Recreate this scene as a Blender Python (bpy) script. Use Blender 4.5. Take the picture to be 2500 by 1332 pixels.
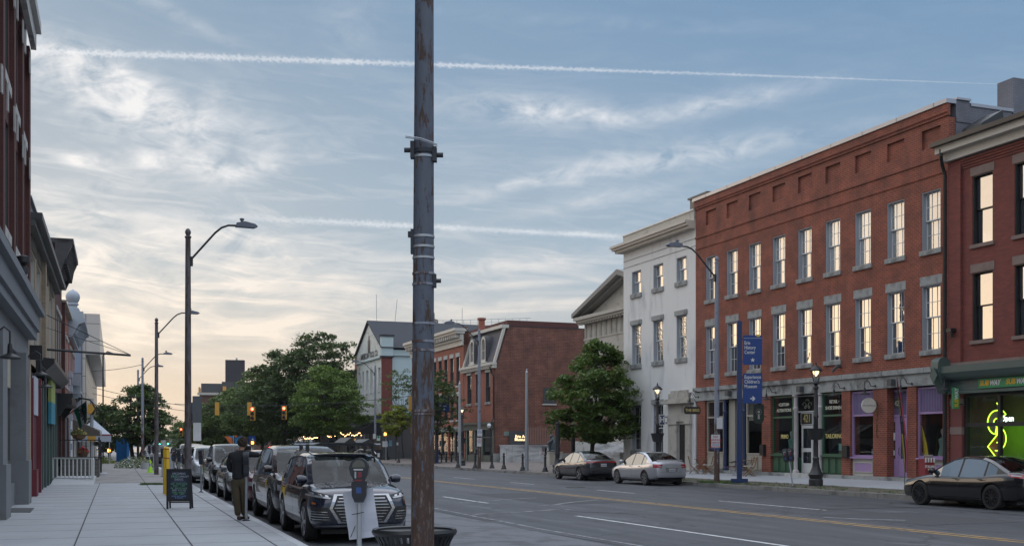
import bpy, bmesh, math, random
import numpy as np
from math import radians as RAD, sin, cos, tan, pi, atan, atan2, sqrt
from mathutils import Vector, Matrix
from mathutils.bvhtree import BVHTree
S = bpy.context.scene
for o in list(bpy.data.objects): bpy.data.objects.remove(o)
COL = S.collection
# ------------------------------------------------------------------ camera
F, HX, HY, CAMZ = 2750.0, 1250.0, 1083.0, 1.8      # focal length and horizon in photo pixels
cd = bpy.data.cameras.new('camera'); cam = bpy.data.objects.new('camera', cd); COL.objects.link(cam)
cam.location = (0, 0, CAMZ); cam.rotation_euler = (RAD(90), 0, 0)
cd.sensor_width = 36; cd.lens = 36*F/2500; cd.shift_y = (HY-666)/2500.0
cd.clip_start = .1; cd.clip_end = 20000
S.camera = cam
S.view_settings.view_transform = 'Standard'; S.view_settings.look = 'None'
S.view_settings.exposure = 0.3; S.view_settings.gamma = 1
S.render.resolution_x = 1024; S.render.resolution_y = 545
# ------------------------------------------------------------------ shader maths helper
class X:
    def __init__(s, nt, v): s.nt = nt; s.v = v
    def _m(s, op, *a, clamp=False):
        n = s.nt.nodes.new('ShaderNodeMath'); n.operation = op; n.use_clamp = clamp
        for i, q in enumerate((s,)+a):
            q = q.v if isinstance(q, X) else q
            if isinstance(q, (int, float)): n.inputs[i].default_value = q
            else: s.nt.links.new(q, n.inputs[i])
        return X(s.nt, n.outputs[0])
    def __add__(s, o): return s._m('ADD', o)
    __radd__ = __add__
    def __sub__(s, o): return s._m('SUBTRACT', o)
    def __rsub__(s, o): return (s*-1)+o
    def __mul__(s, o): return s._m('MULTIPLY', o)
    __rmul__ = __mul__
    def __truediv__(s, o): return s._m('DIVIDE', o)
    def f(s, op, *a): return s._m(op, *a)
    def clamp(s): return s._m('ADD', 0.0, clamp=True)
    def step(s, a, b):                       # smoothstep a..b
        n = s.nt.nodes.new('ShaderNodeMapRange'); n.interpolation_type = 'SMOOTHSTEP'
        s.nt.links.new(s.v, n.inputs[0]); n.inputs[1].default_value = a; n.inputs[2].default_value = b
        return X(s.nt, n.outputs[0])
def comb(nt, x, y, z=0.0):
    n = nt.nodes.new('ShaderNodeCombineXYZ')
    for i, q in enumerate((x, y, z)):
        q = q.v if isinstance(q, X) else q
        if isinstance(q, (int, float)): n.inputs[i].default_value = q
        else: nt.links.new(q, n.inputs[i])
    return n.outputs[0]
def noise(nt, vec, scale=1, detail=4, rough=.55, dist=0.0):
    n = nt.nodes.new('ShaderNodeTexNoise'); n.inputs['Scale'].default_value = scale
    n.inputs['Detail'].default_value = detail; n.inputs['Roughness'].default_value = rough
    n.inputs['Distortion'].default_value = dist
    if vec is not None: nt.links.new(vec, n.inputs['Vector'])
    return X(nt, n.outputs[0])
def rgb(nt, c):
    n = nt.nodes.new('ShaderNodeRGB'); n.outputs[0].default_value = (*c[:3], 1); return n.outputs[0]
def mixc(nt, f, a, b, mode='MIX'):
    n = nt.nodes.new('ShaderNodeMix'); n.data_type = 'RGBA'; n.blend_type = mode; n.clamp_factor = True
    for i, q in ((0, f), (6, a), (7, b)):
        if isinstance(q, X): q = q.v
        if isinstance(q, (int, float)): n.inputs[i].default_value = q
        elif isinstance(q, (tuple, list)): n.inputs[i].default_value = (*q[:3], 1)
        else: nt.links.new(q, n.inputs[i])
    return n.outputs[2]
def lin(r, g, b):                            # sRGB 0..255 to linear
    f = lambda c: (c/255/12.92) if c/255 <= .04045 else ((c/255+.055)/1.055)**2.4
    return (f(r), f(g), f(b))
def azel(px, py):
    az = atan((px-HX)/F); return az, atan((HY-py)/F*cos(az))
# ------------------------------------------------------------------ sky
SUN_AZ, SUN_EL = RAD(-50), RAD(5)
W = bpy.data.worlds.new('World'); S.world = W; W.use_nodes = True
nt = W.node_tree; nt.nodes.clear()
bg = nt.nodes.new('ShaderNodeBackground'); out = nt.nodes.new('ShaderNodeOutputWorld'); nt.links.new(bg.outputs[0], out.inputs[0])
sky = nt.nodes.new('ShaderNodeTexSky'); sky.sky_type = 'NISHITA'; sky.sun_disc = False
sky.sun_elevation = SUN_EL; sky.sun_rotation = SUN_AZ; sky.air_density = 1.0; sky.dust_density = 1.2; sky.ozone_density = 1.6
tc = nt.nodes.new('ShaderNodeTexCoord'); sep = nt.nodes.new('ShaderNodeSeparateXYZ'); nt.links.new(tc.outputs['Generated'], sep.inputs[0])
dx, dy, dz = (X(nt, sep.outputs[i]) for i in range(3))
az = dx.f('ARCTAN2', dy); el = dz.f('ARCSINE')
def gauss(caz, cel, saz, sel, rot=0.0):
    a = az-caz; e = el-cel
    u = a*cos(rot)+e*sin(rot); v = e*cos(rot)-a*sin(rot)
    q = (u/saz); r = (v/sel)
    return (q*q+r*r)._m('MULTIPLY', -1.0).f('EXPONENT')
def px_gauss(px, py, w, h, rotdeg=0):
    a, e = azel(px, py); return gauss(a, e, w/F*.9, h/F*.9, RAD(rotdeg))
elc = el.f('MAXIMUM', 0.0)
leftness = (az*-1.0).step(-.5, .75)          # 0 to the right, 1 towards the sunset
hi = mixc(nt, leftness, lin(112, 146, 182), lin(138, 160, 180))
mid = mixc(nt, leftness, lin(158, 178, 196), lin(176, 184, 192))
low = mixc(nt, leftness, lin(206, 198, 192), lin(228, 205, 184))
g1 = mixc(nt, elc.step(.0, .17), low, mid); g2 = mixc(nt, elc.step(.08, .42), g1, hi)
up = mixc(nt, elc.step(.5, 1.4), g2, lin(130, 160, 198))
nish = mixc(nt, 1.0, sky.outputs[0], (.10, .10, .10), 'MULTIPLY')
base = mixc(nt, .78, nish, up)
# clouds: wispy cirrus in direction space, stretched along the wind
wv = noise(nt, comb(nt, az*3.0, el*5.0, 3.1), 1, 3)
wx = (wv-.5)*.30
n_broad = noise(nt, comb(nt, az*5.0+wx*3.0, el*16.0-az*1.0+wx*2.0, 1.7), 1, 6, .55, .5)
n_fine = noise(nt, comb(nt, az*13.0+wx*9.0, el*70.0+az*6.0+wx*12.0, 4.2), 1, 6, .62, .8)
n_wisp = noise(nt, comb(nt, az*17.0+el*13.0+wx*10, el*38.0-az*10.0+wx*6.0, 9.3), 1, 7, .60, 1.2)
n_puff = noise(nt, comb(nt, az*26.0+wx*8, el*52.0+wx*6.0, 2.3), 1, 7, .6, .6)
mask = None
BL = [(170, 160, 260, 42, -18, 1.0), (330, 230, 170, 55, -28, 1.2), (300, 300, 300, 60, -24, .65), (430, 400, 170, 22, 0, 1.3), (195, 392, 62, 18, -8, 1.3),
      (200, 460, 190, 26, 6, .9), (520, 290, 70, 80, -30, .65), (640, 330, 60, 50, -30, .55), (660, 400, 150, 30, 20, .6), (1300, 268, 210, 34, -3, 1.15), (1480, 285, 150, 16, -8, .5),
      (1760, 252, 260, 24, 7, .85), (1560, 405, 420, 26, 7, .8), (1300, 440, 160, 14, 14, .6), (1450, 490, 300, 20, 10, .55), (1300, 640, 260, 30, 4, .85), (1320, 745, 260, 26, 4, .8),
      (1270, 695, 200, 10, 3, .8), (430, 560, 420, 26, -4, .7), (450, 620, 380, 70, -2, .85), (520, 720, 420, 90, 3, 1.0), (650, 800, 300, 50, 8, .9), (250, 700, 260, 120, 0, .8), (380, 820, 300, 30, 0, .6), (1700, 360, 380, 30, 4, .35),
      (420, 30, 180, 16, -20, .35), (850, 60, 70, 90, 60, .2), (1550, 60, 500, 18, -4, .15)]
for b in BL:
    g = px_gauss(*b[:5])*b[5]; mask = g if mask is None else mask+g
gen = (leftness*.6+.22)*(1.0-elc.step(.10, .40))+.03
tex = (n_broad*.30+n_fine*.38+n_wisp*.32)
tex2 = (n_wisp*.45+n_puff*.55)
hiw = elc.step(.16, .26)
texm = tex*(1.0-hiw)+tex2*hiw
cl = ((texm-.385)*3.6).clamp()*(mask.f('MINIMUM', 1.25)*.95)+((n_fine-.46)*3.2).clamp()*gen*.9+((n_broad-.5)*2.2).clamp()*.05
# clouds out of the photograph, overhead and behind, so that the light and the reflections come from a clouded sky
cl = cl+((n_broad-.46)*2.5).clamp()*.35*(dy*-1.0+.35).clamp()
def trail(pts, wd, amp, bump):
    p = np.array([azel(*q) for q in pts]); c = np.polyfit(p[:, 0], p[:, 1], 2)
    line = (az*az)*float(c[0])+az*float(c[1])+float(c[2])
    q = (el-line)
    tw = wd(az) if callable(wd) else wd
    puff = noise(nt, comb(nt, az*330.0, el*300.0, 0), 1, 3, .6)
    q = q+(puff-.5)*bump*(az*-1.1+.55)
    z = (q/tw); t = (z*z)._m('MULTIPLY', -1.0).f('EXPONENT')
    return t*amp
t1w = lambda a: (a*-1.0+.50)*.0027
t1n = noise(nt, comb(nt, az*16.0, 1.0, 5), 1, 5, .65).step(.25, .75)*.5+.5
t1 = trail([(60, 126), (500, 136), (1000, 156), (1500, 174), (2000, 190), (2470, 206)], t1w, .62, .010)*(1.0-az.step(.40, .425))*(.45+.55*(1.0-az.step(-.1, .42)))
n_t2 = noise(nt, comb(nt, az*60.0, el*150.0, 7), 1, 4, .6)
t2n = noise(nt, comb(nt, az*22.0, 3.0, 1), 1, 4, .6).step(.25, .75)*.6+.4
t2 = trail([(380, 522), (640, 533), (1000, 551), (1300, 566), (1530, 578)], .0022, .70, .010)*az.step(-.36, -.12)*(1.0-az.step(.08, .115))*(n_t2+.35).clamp()
cloudc = mixc(nt, elc.step(.03, .25), mixc(nt, leftness, lin(214, 206, 198), lin(238, 220, 196)), mixc(nt, leftness, lin(200, 205, 212), lin(226, 225, 224)))
c1 = mixc(nt, (cl*1.05).clamp(), base, cloudc)
c2 = mixc(nt, (t1*t1n+t2*t2n).clamp()*.85, c1, lin(236, 236, 238))
# sunset glow round the hidden sun, and the warm lower western sky that the windows mirror
glow = gauss(SUN_AZ, SUN_EL*.8, .24, .10)*.55+gauss(SUN_AZ-.05, .08, .62, .24)*.20
gl = mixc(nt, 1.0, comb(nt, glow, glow, glow), lin(255, 214, 158), 'MULTIPLY')
c3 = mixc(nt, 1.0, c2, gl, 'ADD')
c3.node.clamp_result = False
# unseen sky overhead and to the south, boosted as added fill light
sky_boost = (el.step(.40, .70)+(dy*-1.0).step(-.25, .4)*elc.step(.02, .2)*.25).clamp()
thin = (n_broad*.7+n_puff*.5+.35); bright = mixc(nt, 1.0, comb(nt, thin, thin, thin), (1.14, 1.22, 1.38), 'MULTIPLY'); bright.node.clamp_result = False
c3 = mixc(nt, sky_boost, c3, bright); c3.node.clamp_result = False
gnd = mixc(nt, dz.step(-.02, -.005), (.10, .10, .11), c3)
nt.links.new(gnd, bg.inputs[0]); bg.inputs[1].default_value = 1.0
# ------------------------------------------------------------------ sun
sd = bpy.data.lights.new('sun', 'SUN'); sun = bpy.data.objects.new('sun', sd); COL.objects.link(sun)
sd.energy = .38; sd.angle = RAD(36); sd.color = (1, .72, .46)
v = Vector((sin(SUN_AZ)*cos(SUN_EL+.06), cos(SUN_AZ)*cos(SUN_EL+.06), sin(SUN_EL+.06)))
sun.rotation_euler = v.to_track_quat('Z', 'Y').to_euler(); sun.location = v*300
# ================================================================== helpers
TH_R, TH_L = RAD(21.1), RAD(19.37)                  # the two sides of the street are not quite parallel
def frame(th): return Vector((-sin(th), cos(th), 0)), Vector((cos(th), sin(th), 0))
dR, nR = frame(TH_R); dL, nL = frame(TH_L)
RZ_R = atan2(-cos(TH_R), sin(TH_R)); RZ_L = atan2(cos(TH_L), -sin(TH_L))
def RW(u, v, z=0): p = dR*u+nR*v; return Vector((p.x, p.y, z))
def LW(u, v, z=0): p = dL*u+nL*v; return Vector((p.x, p.y, z))
def ru(px, v): return v/tan(atan((px-HX)/F)+TH_R)
def rd(px, v): return v/((px-HX)/F*cos(TH_R)+sin(TH_R))
def rz(px, py, v): return CAMZ+(HY-py)*rd(px, v)/F
def lu(px, v): return v/tan(atan((px-HX)/F)+TH_L)
def ld(px, v): return v/((px-HX)/F*cos(TH_L)+sin(TH_L))
def lz(px, py, v): return CAMZ+(HY-py)*ld(px, v)/F
def G(px, py, z=0.0):
    D = (CAMZ-z)*F/(py-HY); return Vector(((px-HX)/F*D, D, z))
def PD(px, D, z=0.0): return Vector(((px-HX)/F*D, D, z))
def ZD(py, D): return CAMZ+(HY-py)*D/F

# ------------------------------------------------------------------ materials
MATS = {}
def scoord(t, su, sv):
    sp = t.nodes.new('ShaderNodeSeparateXYZ'); t.links.new(objcoord(t), sp.inputs[0]); x, y = X(t, sp.outputs[0]), X(t, sp.outputs[1])
    return (x*dR.x+y*dR.y)*su, (x*nR.x+y*nR.y)*sv
def split_loose(o):
    me = o.data; par = list(range(len(me.vertices)))
    def find(i):
        while par[i] != i: par[i] = par[par[i]]; i = par[i]
        return i
    for p in me.polygons:
        v0 = find(p.vertices[0])
        for v in p.vertices[1:]: par[find(v)] = v0
    grp = {}
    for p in me.polygons: grp.setdefault(find(p.vertices[0]), []).append(p)
    if len(grp) < 2: return [o]
    res = []
    for ps in grp.values():
        ids = sorted({v for p in ps for v in p.vertices}); mp = {v: i for i, v in enumerate(ids)}
        m2 = bpy.data.meshes.new(me.name); m2.from_pydata([me.vertices[i].co for i in ids], [], [[mp[v] for v in p.vertices] for p in ps])
        for m in me.materials: m2.materials.append(m)
        m2.polygons.foreach_set('material_index', [p.material_index for p in ps]); m2.polygons.foreach_set('use_smooth', [p.use_smooth for p in ps]); m2.update()
        q = bpy.data.objects.new(o.name.split('.')[0], m2); COL.objects.link(q); q.parent = o.parent; q.location = o.location; q.rotation_euler = o.rotation_euler; res.append(q)
    bpy.data.objects.remove(o); return res
def newmat(name):
    m = bpy.data.materials.new(name); m.use_nodes = True; t = m.node_tree
    b = t.nodes['Principled BSDF']; MATS[name] = m; return m, t, b
def objcoord(t, scale=(1, 1, 1)):
    n = t.nodes.new('ShaderNodeTexCoord'); mp = t.nodes.new('ShaderNodeMapping'); mp.inputs['Scale'].default_value = scale
    t.links.new(n.outputs['Object'], mp.inputs[0]); return mp.outputs[0]
def bump(t, b, h, strength=.3, dist=.01):
    n = t.nodes.new('ShaderNodeBump'); n.inputs['Strength'].default_value = strength; n.inputs['Distance'].default_value = dist
    t.links.new(h.v if isinstance(h, X) else h, n.inputs['Height']); t.links.new(n.outputs[0], b.inputs['Normal'])
def M(name, col=None, rough=.6, metal=0, var=.25, scale=3, bmp=.0, dirt=None, dsc=1.2, damt=.5, stretch=(1, 1, 1), spec=.5, coat=0):
    if name in MATS: return MATS[name]
    m, t, b = newmat(name)
    vec = objcoord(t, stretch)
    n1 = noise(t, vec, scale, 5, .6)
    c = mixc(t, n1, tuple(q*(1-var) for q in col), tuple(min(1, q*(1+var)) for q in col))
    if dirt:
        n2 = noise(t, vec, dsc, 6, .65, .4)
        c = mixc(t, n2.step(.62-damt*.35, .78-damt*.2), c, dirt)
    t.links.new(c, b.inputs['Base Color']); b.inputs['Roughness'].default_value = rough; b.inputs['Metallic'].default_value = metal
    b.inputs['Specular IOR Level'].default_value = spec; b.inputs['Coat Weight'].default_value = coat; b.inputs['Coat Roughness'].default_value = .03
    if bmp: bump(t, b, noise(t, vec, scale*6, 4), bmp, .02)
    return m
def MB_brick(name, c1, c2, mortar, paint=None, pamt=.5, w=.205, h=.069, msize=.009, stain=(.05, .03, .03), stamt=.3, rough=.85, eff=None):
    m, t, b = newmat(name)
    tcn = t.nodes.new('ShaderNodeTexCoord'); sp = t.nodes.new('ShaderNodeSeparateXYZ'); t.links.new(tcn.outputs['Object'], sp.inputs[0])
    x, y, z = (X(t, sp.outputs[i]) for i in range(3))
    vec = comb(t, x+y, z, 0)
    br = t.nodes.new('ShaderNodeTexBrick'); t.links.new(vec, br.inputs['Vector'])
    br.inputs['Color1'].default_value = (*c1, 1); br.inputs['Color2'].default_value = (*c2, 1); br.inputs['Mortar'].default_value = (*mortar, 1)
    br.inputs['Scale'].default_value = 1; br.inputs['Brick Width'].default_value = w; br.inputs['Row Height'].default_value = h
    br.inputs['Mortar Size'].default_value = msize; br.inputs['Bias'].default_value = 0.0; br.inputs['Mortar Smooth'].default_value = .3
    nb = noise(t, vec, 1.1, 5, .6); nf = noise(t, comb(t, (x+y)*4.9, z*14.5), 1, 2)
    c = mixc(t, nb.step(.35, .7), br.outputs[0], tuple(q*.72 for q in c1), 'MIX') if False else br.outputs[0]
    c = mixc(t, (nf*.9), c, mixc(t, .5, c, (c1[0]*1.5, c1[1]*1.25, c1[2]*1.1)))
    c = mixc(t, (nb-.35).clamp()*2.0*stamt, c, stain)
    st = noise(t, comb(t, (x+y)*1.6, z*.25), 1, 5, .6)
    c = mixc(t, (st-.5).clamp()*2.2*stamt, c, stain)
    if eff:
        ne = noise(t, comb(t, (x+y)*2.3, z*3.1, 5), 1, 6, .7, .3); c = mixc(t, ne.step(.66, .70)*.8, c, eff)
    if paint:
        np_ = noise(t, comb(t, (x+y)*1.2, z*1.2, 2), 1, 7, .7, .5); c = mixc(t, np_.step(.62-pamt*.5, .64-pamt*.5), c, paint)
    t.links.new(c, b.inputs['Base Color']); b.inputs['Roughness'].default_value = rough
    bump(t, b, X(t, br.outputs['Fac'])*-1.0+nf*.3, .6, .012)
    return m
def M_emit(name, col, st):
    if name in MATS: return MATS[name]
    m, t, b = newmat(name); b.inputs['Base Color'].default_value = (*col, 1); b.inputs['Emission Color'].default_value = (*col, 1)
    b.inputs['Emission Strength'].default_value = st; return m
def schlick(t, nrm=None):
    g = t.nodes.new('ShaderNodeNewGeometry'); d = t.nodes.new('ShaderNodeVectorMath'); d.operation = 'DOT_PRODUCT'
    t.links.new(g.outputs['Incoming'], d.inputs[0]); t.links.new(g.outputs['Normal'], d.inputs[1]); c = X(t, d.outputs['Value']).f('ABSOLUTE')
    q = (c*-1.0+1.0); return (q*q*q*q*q)*.96+.04
def M_glass(name, tint=(.02, .025, .03), refl=.5, wavy=.02, wsc=3.0, rough=.02, rtint=(1, 1, 1)):
    m, t, b = newmat(name); t.nodes.remove(b)
    d = t.nodes.new('ShaderNodeBsdfDiffuse'); d.inputs[0].default_value = (*tint, 1)
    g = t.nodes.new('ShaderNodeBsdfGlossy'); g.inputs['Roughness'].default_value = rough; g.inputs[0].default_value = (*rtint, 1)
    bp = t.nodes.new('ShaderNodeBump'); bp.inputs['Strength'].default_value = 1; bp.inputs['Distance'].default_value = wavy
    oi = t.nodes.new('ShaderNodeObjectInfo'); rnd = X(t, oi.outputs['Random']); vm = t.nodes.new('ShaderNodeVectorMath'); vm.operation = 'ADD'; t.links.new(objcoord(t), vm.inputs[0]); t.links.new(comb(t, rnd*37.0, rnd*19.0, rnd*53.0), vm.inputs[1])
    t.links.new(noise(t, vm.outputs[0], wsc, 2, .4).v, bp.inputs['Height']); rr_ = (rnd*1.6+.3); t.links.new(mixc(t, 1.0, comb(t, rr_, rr_, rr_), tint, 'MULTIPLY'), d.inputs[0]); t.links.new(bp.outputs[0], g.inputs['Normal'])
    k = (schlick(t)*(1-refl)+refl).clamp()
    mx = t.nodes.new('ShaderNodeMixShader'); t.links.new(k.v, mx.inputs[0]); t.links.new(d.outputs[0], mx.inputs[1]); t.links.new(g.outputs[0], mx.inputs[2])
    t.links.new(mx.outputs[0], t.nodes['Material Output'].inputs[0]); return m
def M_clear(name, refl=.04, tint=(.85, .88, .88)):
    m, t, b = newmat(name); t.nodes.remove(b)
    d = t.nodes.new('ShaderNodeBsdfTransparent'); d.inputs[0].default_value = (*tint, 1)
    g = t.nodes.new('ShaderNodeBsdfGlossy'); g.inputs['Roughness'].default_value = .01
    k = (schlick(t)*.6+refl).clamp()
    mx = t.nodes.new('ShaderNodeMixShader'); t.links.new(k.v, mx.inputs[0]); t.links.new(d.outputs[0], mx.inputs[1]); t.links.new(g.outputs[0], mx.inputs[2])
    t.links.new(mx.outputs[0], t.nodes['Material Output'].inputs[0]); return m
brickA = MB_brick('brick_red', (.265, .066, .034), (.16, .040, .026), (.29, .19, .145), stain=(.05, .024, .02), stamt=.75, h=.084, w=.23, msize=.011)
brickB = MB_brick('brick_maroon', (.20, .052, .038), (.125, .035, .030), (.10, .05, .045), stamt=.35, h=.084, w=.26, msize=.010)
brickC = MB_brick('brick_old', (.20, .078, .050), (.11, .045, .036), (.24, .17, .14), stain=(.03, .017, .017), stamt=.75, eff=(.36, .31, .28), h=.12, w=.32, msize=.013)
brickD = MB_brick('brick_orange', (.31, .105, .065), (.22, .072, .048), (.30, .19, .15), stamt=.3, h=.10, w=.28)
brickE = MB_brick('brick_yellow', (.36, .31, .22), (.28, .24, .18), (.16, .14, .12), stain=(.10, .09, .08), stamt=.5, w=.24, h=.075)
brickF = MB_brick('brick_dark', (.10, .035, .03), (.075, .028, .026), (.07, .045, .04), stamt=.3)
brickP = MB_brick('brick_painted', (.25, .085, .065), (.2, .07, .06), (.2, .16, .14), paint=(.48, .60, .62), pamt=.62)
brickG = MB_brick('brick_grey_paint', (.17, .19, .23), (.15, .17, .21), (.09, .10, .13), stain=(.05, .055, .06), stamt=.5)
gstone = M('grey_stone', (.30, .31, .30), .85, var=.22, scale=2.2, bmp=.3, dirt=(.10, .10, .10), damt=.45)
lstone = M('light_stone', (.46, .46, .44), .8, var=.15, scale=2, bmp=.2, dirt=(.22, .21, .20), damt=.4)
bstone = M('brown_stone', (.20, .15, .13), .9, var=.3, scale=3, bmp=.4)
marble = M('weathered_marble', (.52, .53, .54), .7, var=.15, scale=1.5, bmp=.2, dirt=(.24, .25, .26), damt=.55, dsc=.9, stretch=(.5, .5, 1.8))
stucco = M('white_stucco', (.68, .68, .66), .85, var=.06, scale=.9, bmp=.15, dirt=(.50, .50, .52), damt=.32, dsc=.8, stretch=(1.3, 1.3, .35))
concL = M('light_concrete', (.42, .44, .46), .85, var=.10, scale=2, bmp=.15)
metalG = M('grey_metal_coping', (.34, .36, .40), .4, .5, var=.12, scale=1)
white = M('white_paint', (.62, .63, .62), .5, var=.08, scale=4)
offw = M('offwhite_paint', (.50, .48, .43), .6, var=.12, scale=3)
casing = M('grey_casing', (.33, .36, .40), .6, var=.06, scale=2)
black = M('black_paint', (.015, .016, .018), .4, var=.3, scale=6)
iron = M('black_iron', (.022, .024, .027), .5, var=.4, scale=8, bmp=.1)
dgrey = M('dark_grey_paint', (.06, .065, .07), .5, var=.2)
green = M('green_paint', (.035, .10, .055), .5, var=.2)
dgreen = M('dark_green_metal', (.065, .10, .092), .45, var=.12)
beige = M('beige_paint', (.34, .32, .27), .6, var=.1)
purple = M('lavender_paint', (.33, .22, .40), .55, var=.08)
navy = M('navy_paint', (.03, .045, .11), .5, var=.2)
bluep = M('blue_sign_paint', (.003, .040, .20), .35, var=.08, scale=2)
bluepole = M('blue_pole_paint', (.008, .030, .11), .35, var=.1, scale=2)
galv = M('galvanised', (.38, .41, .44), .42, .6, var=.15, scale=8)
yellow = M('yellow_paint', (.72, .46, .03), .45, var=.1)
wood = M('brown_wood', (.20, .115, .06), .6, var=.3, scale=9)
roofS = M('dark_shingles', (.045, .05, .06), .9, var=.35, scale=6, bmp=.4)
slate = M('slate_roof', (.075, .075, .085), .75, var=.4, scale=5, bmp=.4)
cream = M('cream_stone', (.42, .40, .35), .8, var=.14, scale=1.6, bmp=.15, dirt=(.24, .22, .20), damt=.35)
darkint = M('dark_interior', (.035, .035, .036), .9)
maroonp = M('maroon_paint', (.14, .018, .03), .5, var=.15)
rubber = M('rubber', (.016, .016, .017), .8, var=.3, scale=12)
winG = M_glass('window_glass', refl=.32, wavy=.0045, wsc=1.6)
winG2 = M_glass('window_glass_blind', tint=(.20, .22, .22), refl=.25, wavy=.0025, wsc=1.0)
winD = M_glass('dark_window_glass', refl=.12, wavy=.004)
shopG = M_clear('shop_glass', refl=.06)
# ------------------------------------------------------------------ mesh builder
class MB:
    def __init__(s, mat=None): s.v = []; s.f = []; s.m = []; s.mats = []; s.cur = 0; s.use(mat) if mat else None
    def use(s, mat):
        if mat not in s.mats: s.mats.append(mat)
        s.cur = s.mats.index(mat); return s
    def add(s, vs, fs, mat=None):
        if mat: s.use(mat)
        o = len(s.v); s.v += [tuple(p) for p in vs]
        for f in fs: s.f.append(tuple(i+o for i in f)); s.m.append(s.cur)
        return s
    def box(s, x0, x1, y0, y1, z0, z1, mat=None):
        return s.add([(x0, y0, z0), (x1, y0, z0), (x1, y1, z0), (x0, y1, z0), (x0, y0, z1), (x1, y0, z1), (x1, y1, z1), (x0, y1, z1)],
                     [(0, 3, 2, 1), (4, 5, 6, 7), (0, 1, 5, 4), (1, 2, 6, 5), (2, 3, 7, 6), (3, 0, 4, 7)], mat)
    def bar(s, a, b, w, h=None, mat=None, up=(0, 0, 1)):
        a = Vector(a); b = Vector(b); h = h or w; d = (b-a).normalized(); up = Vector(up)
        if abs(d.dot(up)) > .99: up = Vector((0, 1, 0))
        r = d.cross(up).normalized(); q = r.cross(d)
        vs = [p+r*(i*w/2)+q*(j*h/2) for p in (a, b) for i, j in ((-1, -1), (1, -1), (1, 1), (-1, 1))]
        return s.add(vs, [(0, 3, 2, 1), (4, 5, 6, 7), (0, 1, 5, 4), (1, 2, 6, 5), (2, 3, 7, 6), (3, 0, 4, 7)], mat)
    def quad(s, a, b, c, d, mat=None): return s.add([a, b, c, d], [(0, 1, 2, 3)], mat)
    def tube(s, pts, r, n=10, mat=None, cap=True):
        pts = [Vector(p) for p in pts]; k = len(pts)
        rs = r if isinstance(r, (list, tuple)) else [r]*k
        vs = []; prev = None
        for i, p in enumerate(pts):
            d = ((pts[min(i+1, k-1)]-pts[max(i-1, 0)])).normalized()
            if prev is None:
                a = Vector((0, 0, 1)) if abs(d.z) < .9 else Vector((1, 0, 0)); e1 = d.cross(a).normalized()
            else: e1 = (prev-d*prev.dot(d)).normalized()
            prev = e1; e2 = d.cross(e1)
            for j in range(n):
                t = 2*pi*j/n; vs.append(p+(e1*cos(t)+e2*sin(t))*rs[i])
        fs = [(i*n+j, i*n+(j+1) % n, (i+1)*n+(j+1) % n, (i+1)*n+j) for i in range(k-1) for j in range(n)]
        if cap: fs += [tuple(range(n-1, -1, -1)), tuple((k-1)*n+j for j in range(n))]
        return s.add(vs, fs, mat)
    def lathe(s, prof, c=(0, 0, 0), n=20, mat=None, axis='z', ring=False):
        c = Vector(c); vs = []
        for r, z in prof:
            for j in range(n):
                t = 2*pi*j/n; p = (r*cos(t), r*sin(t), z)
                if axis == 'y': p = (r*cos(t), z, r*sin(t))
                if axis == 'x': p = (z, r*cos(t), r*sin(t))
                vs.append(c+Vector(p))
        k = len(prof); fs = [(i*n+j, i*n+(j+1) % n, (i+1)*n+(j+1) % n, (i+1)*n+j) for i in range(k-1) for j in range(n)]
        if ring: fs += [((k-1)*n+j, (k-1)*n+(j+1) % n, (j+1) % n, j) for j in range(n)]
        else: fs += [tuple(range(n-1, -1, -1)), tuple((k-1)*n+j for j in range(n))]
        return s.add(vs, fs, mat)
    def prism(s, poly, y0, y1, mat=None, plane='xz'):
        n = len(poly)
        def P(a, b, y): return (a, y, b) if plane == 'xz' else ((y, a, b) if plane == 'yz' else (a, b, y))
        vs = [P(a, b, y0) for a, b in poly]+[P(a, b, y1) for a, b in poly]
        fs = [tuple(range(n)), tuple(range(2*n-1, n-1, -1))]+[(i, n+i, n+(i+1) % n, (i+1) % n) for i in range(n)]
        return s.add(vs, fs, mat)
    def build(s, name, parent=None, smooth=False, fix=True, loc=None, ang=35):
        me = bpy.data.meshes.new(name); me.from_pydata(s.v, [], s.f)
        for m in s.mats: me.materials.append(m)
        me.polygons.foreach_set('material_index', s.m)
        if fix:
            b = bmesh.new(); b.from_mesh(me); bmesh.ops.recalc_face_normals(b, faces=b.faces); b.to_mesh(me); b.free()
        if smooth:
            me.polygons.foreach_set('use_smooth', [True]*len(me.polygons)); me.set_sharp_from_angle(angle=RAD(ang))
        me.update()
        o = bpy.data.objects.new(name, me); COL.objects.link(o)
        if parent: o.parent = parent
        if loc: o.location = loc
        return o
def tag(o, label=None, cat=None, group=None, kind=None):
    if label: o['label'] = label
    if cat: o['category'] = cat
    if group: o['group'] = group
    if kind: o['kind'] = kind
    return o
def thing(name, label, cat, loc=(0, 0, 0), rzv=0.0, group=None):
    o = bpy.data.objects.new(name, None); COL.objects.link(o); o.empty_display_size = .3
    o.location = loc; o.rotation_euler = (0, 0, rzv); return tag(o, label, cat, group)
KIDS = {}
def kids(o): return [c for c in bpy.data.objects if c.parent is o]
def copy_tree(o, parent=None):
    c = o.copy(); COL.objects.link(c)
    if parent: c.parent = parent
    for ch in kids(o): copy_tree(ch, c)
    return c
def dup(o, loc, rzv=None, label=None, group=None, scale=None):
    c = copy_tree(o); c.location = loc
    if rzv is not None: c.rotation_euler = (0, 0, rzv)
    if label: c['label'] = label
    if group: c['group'] = group
    if scale: c.scale = scale
    return c
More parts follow.
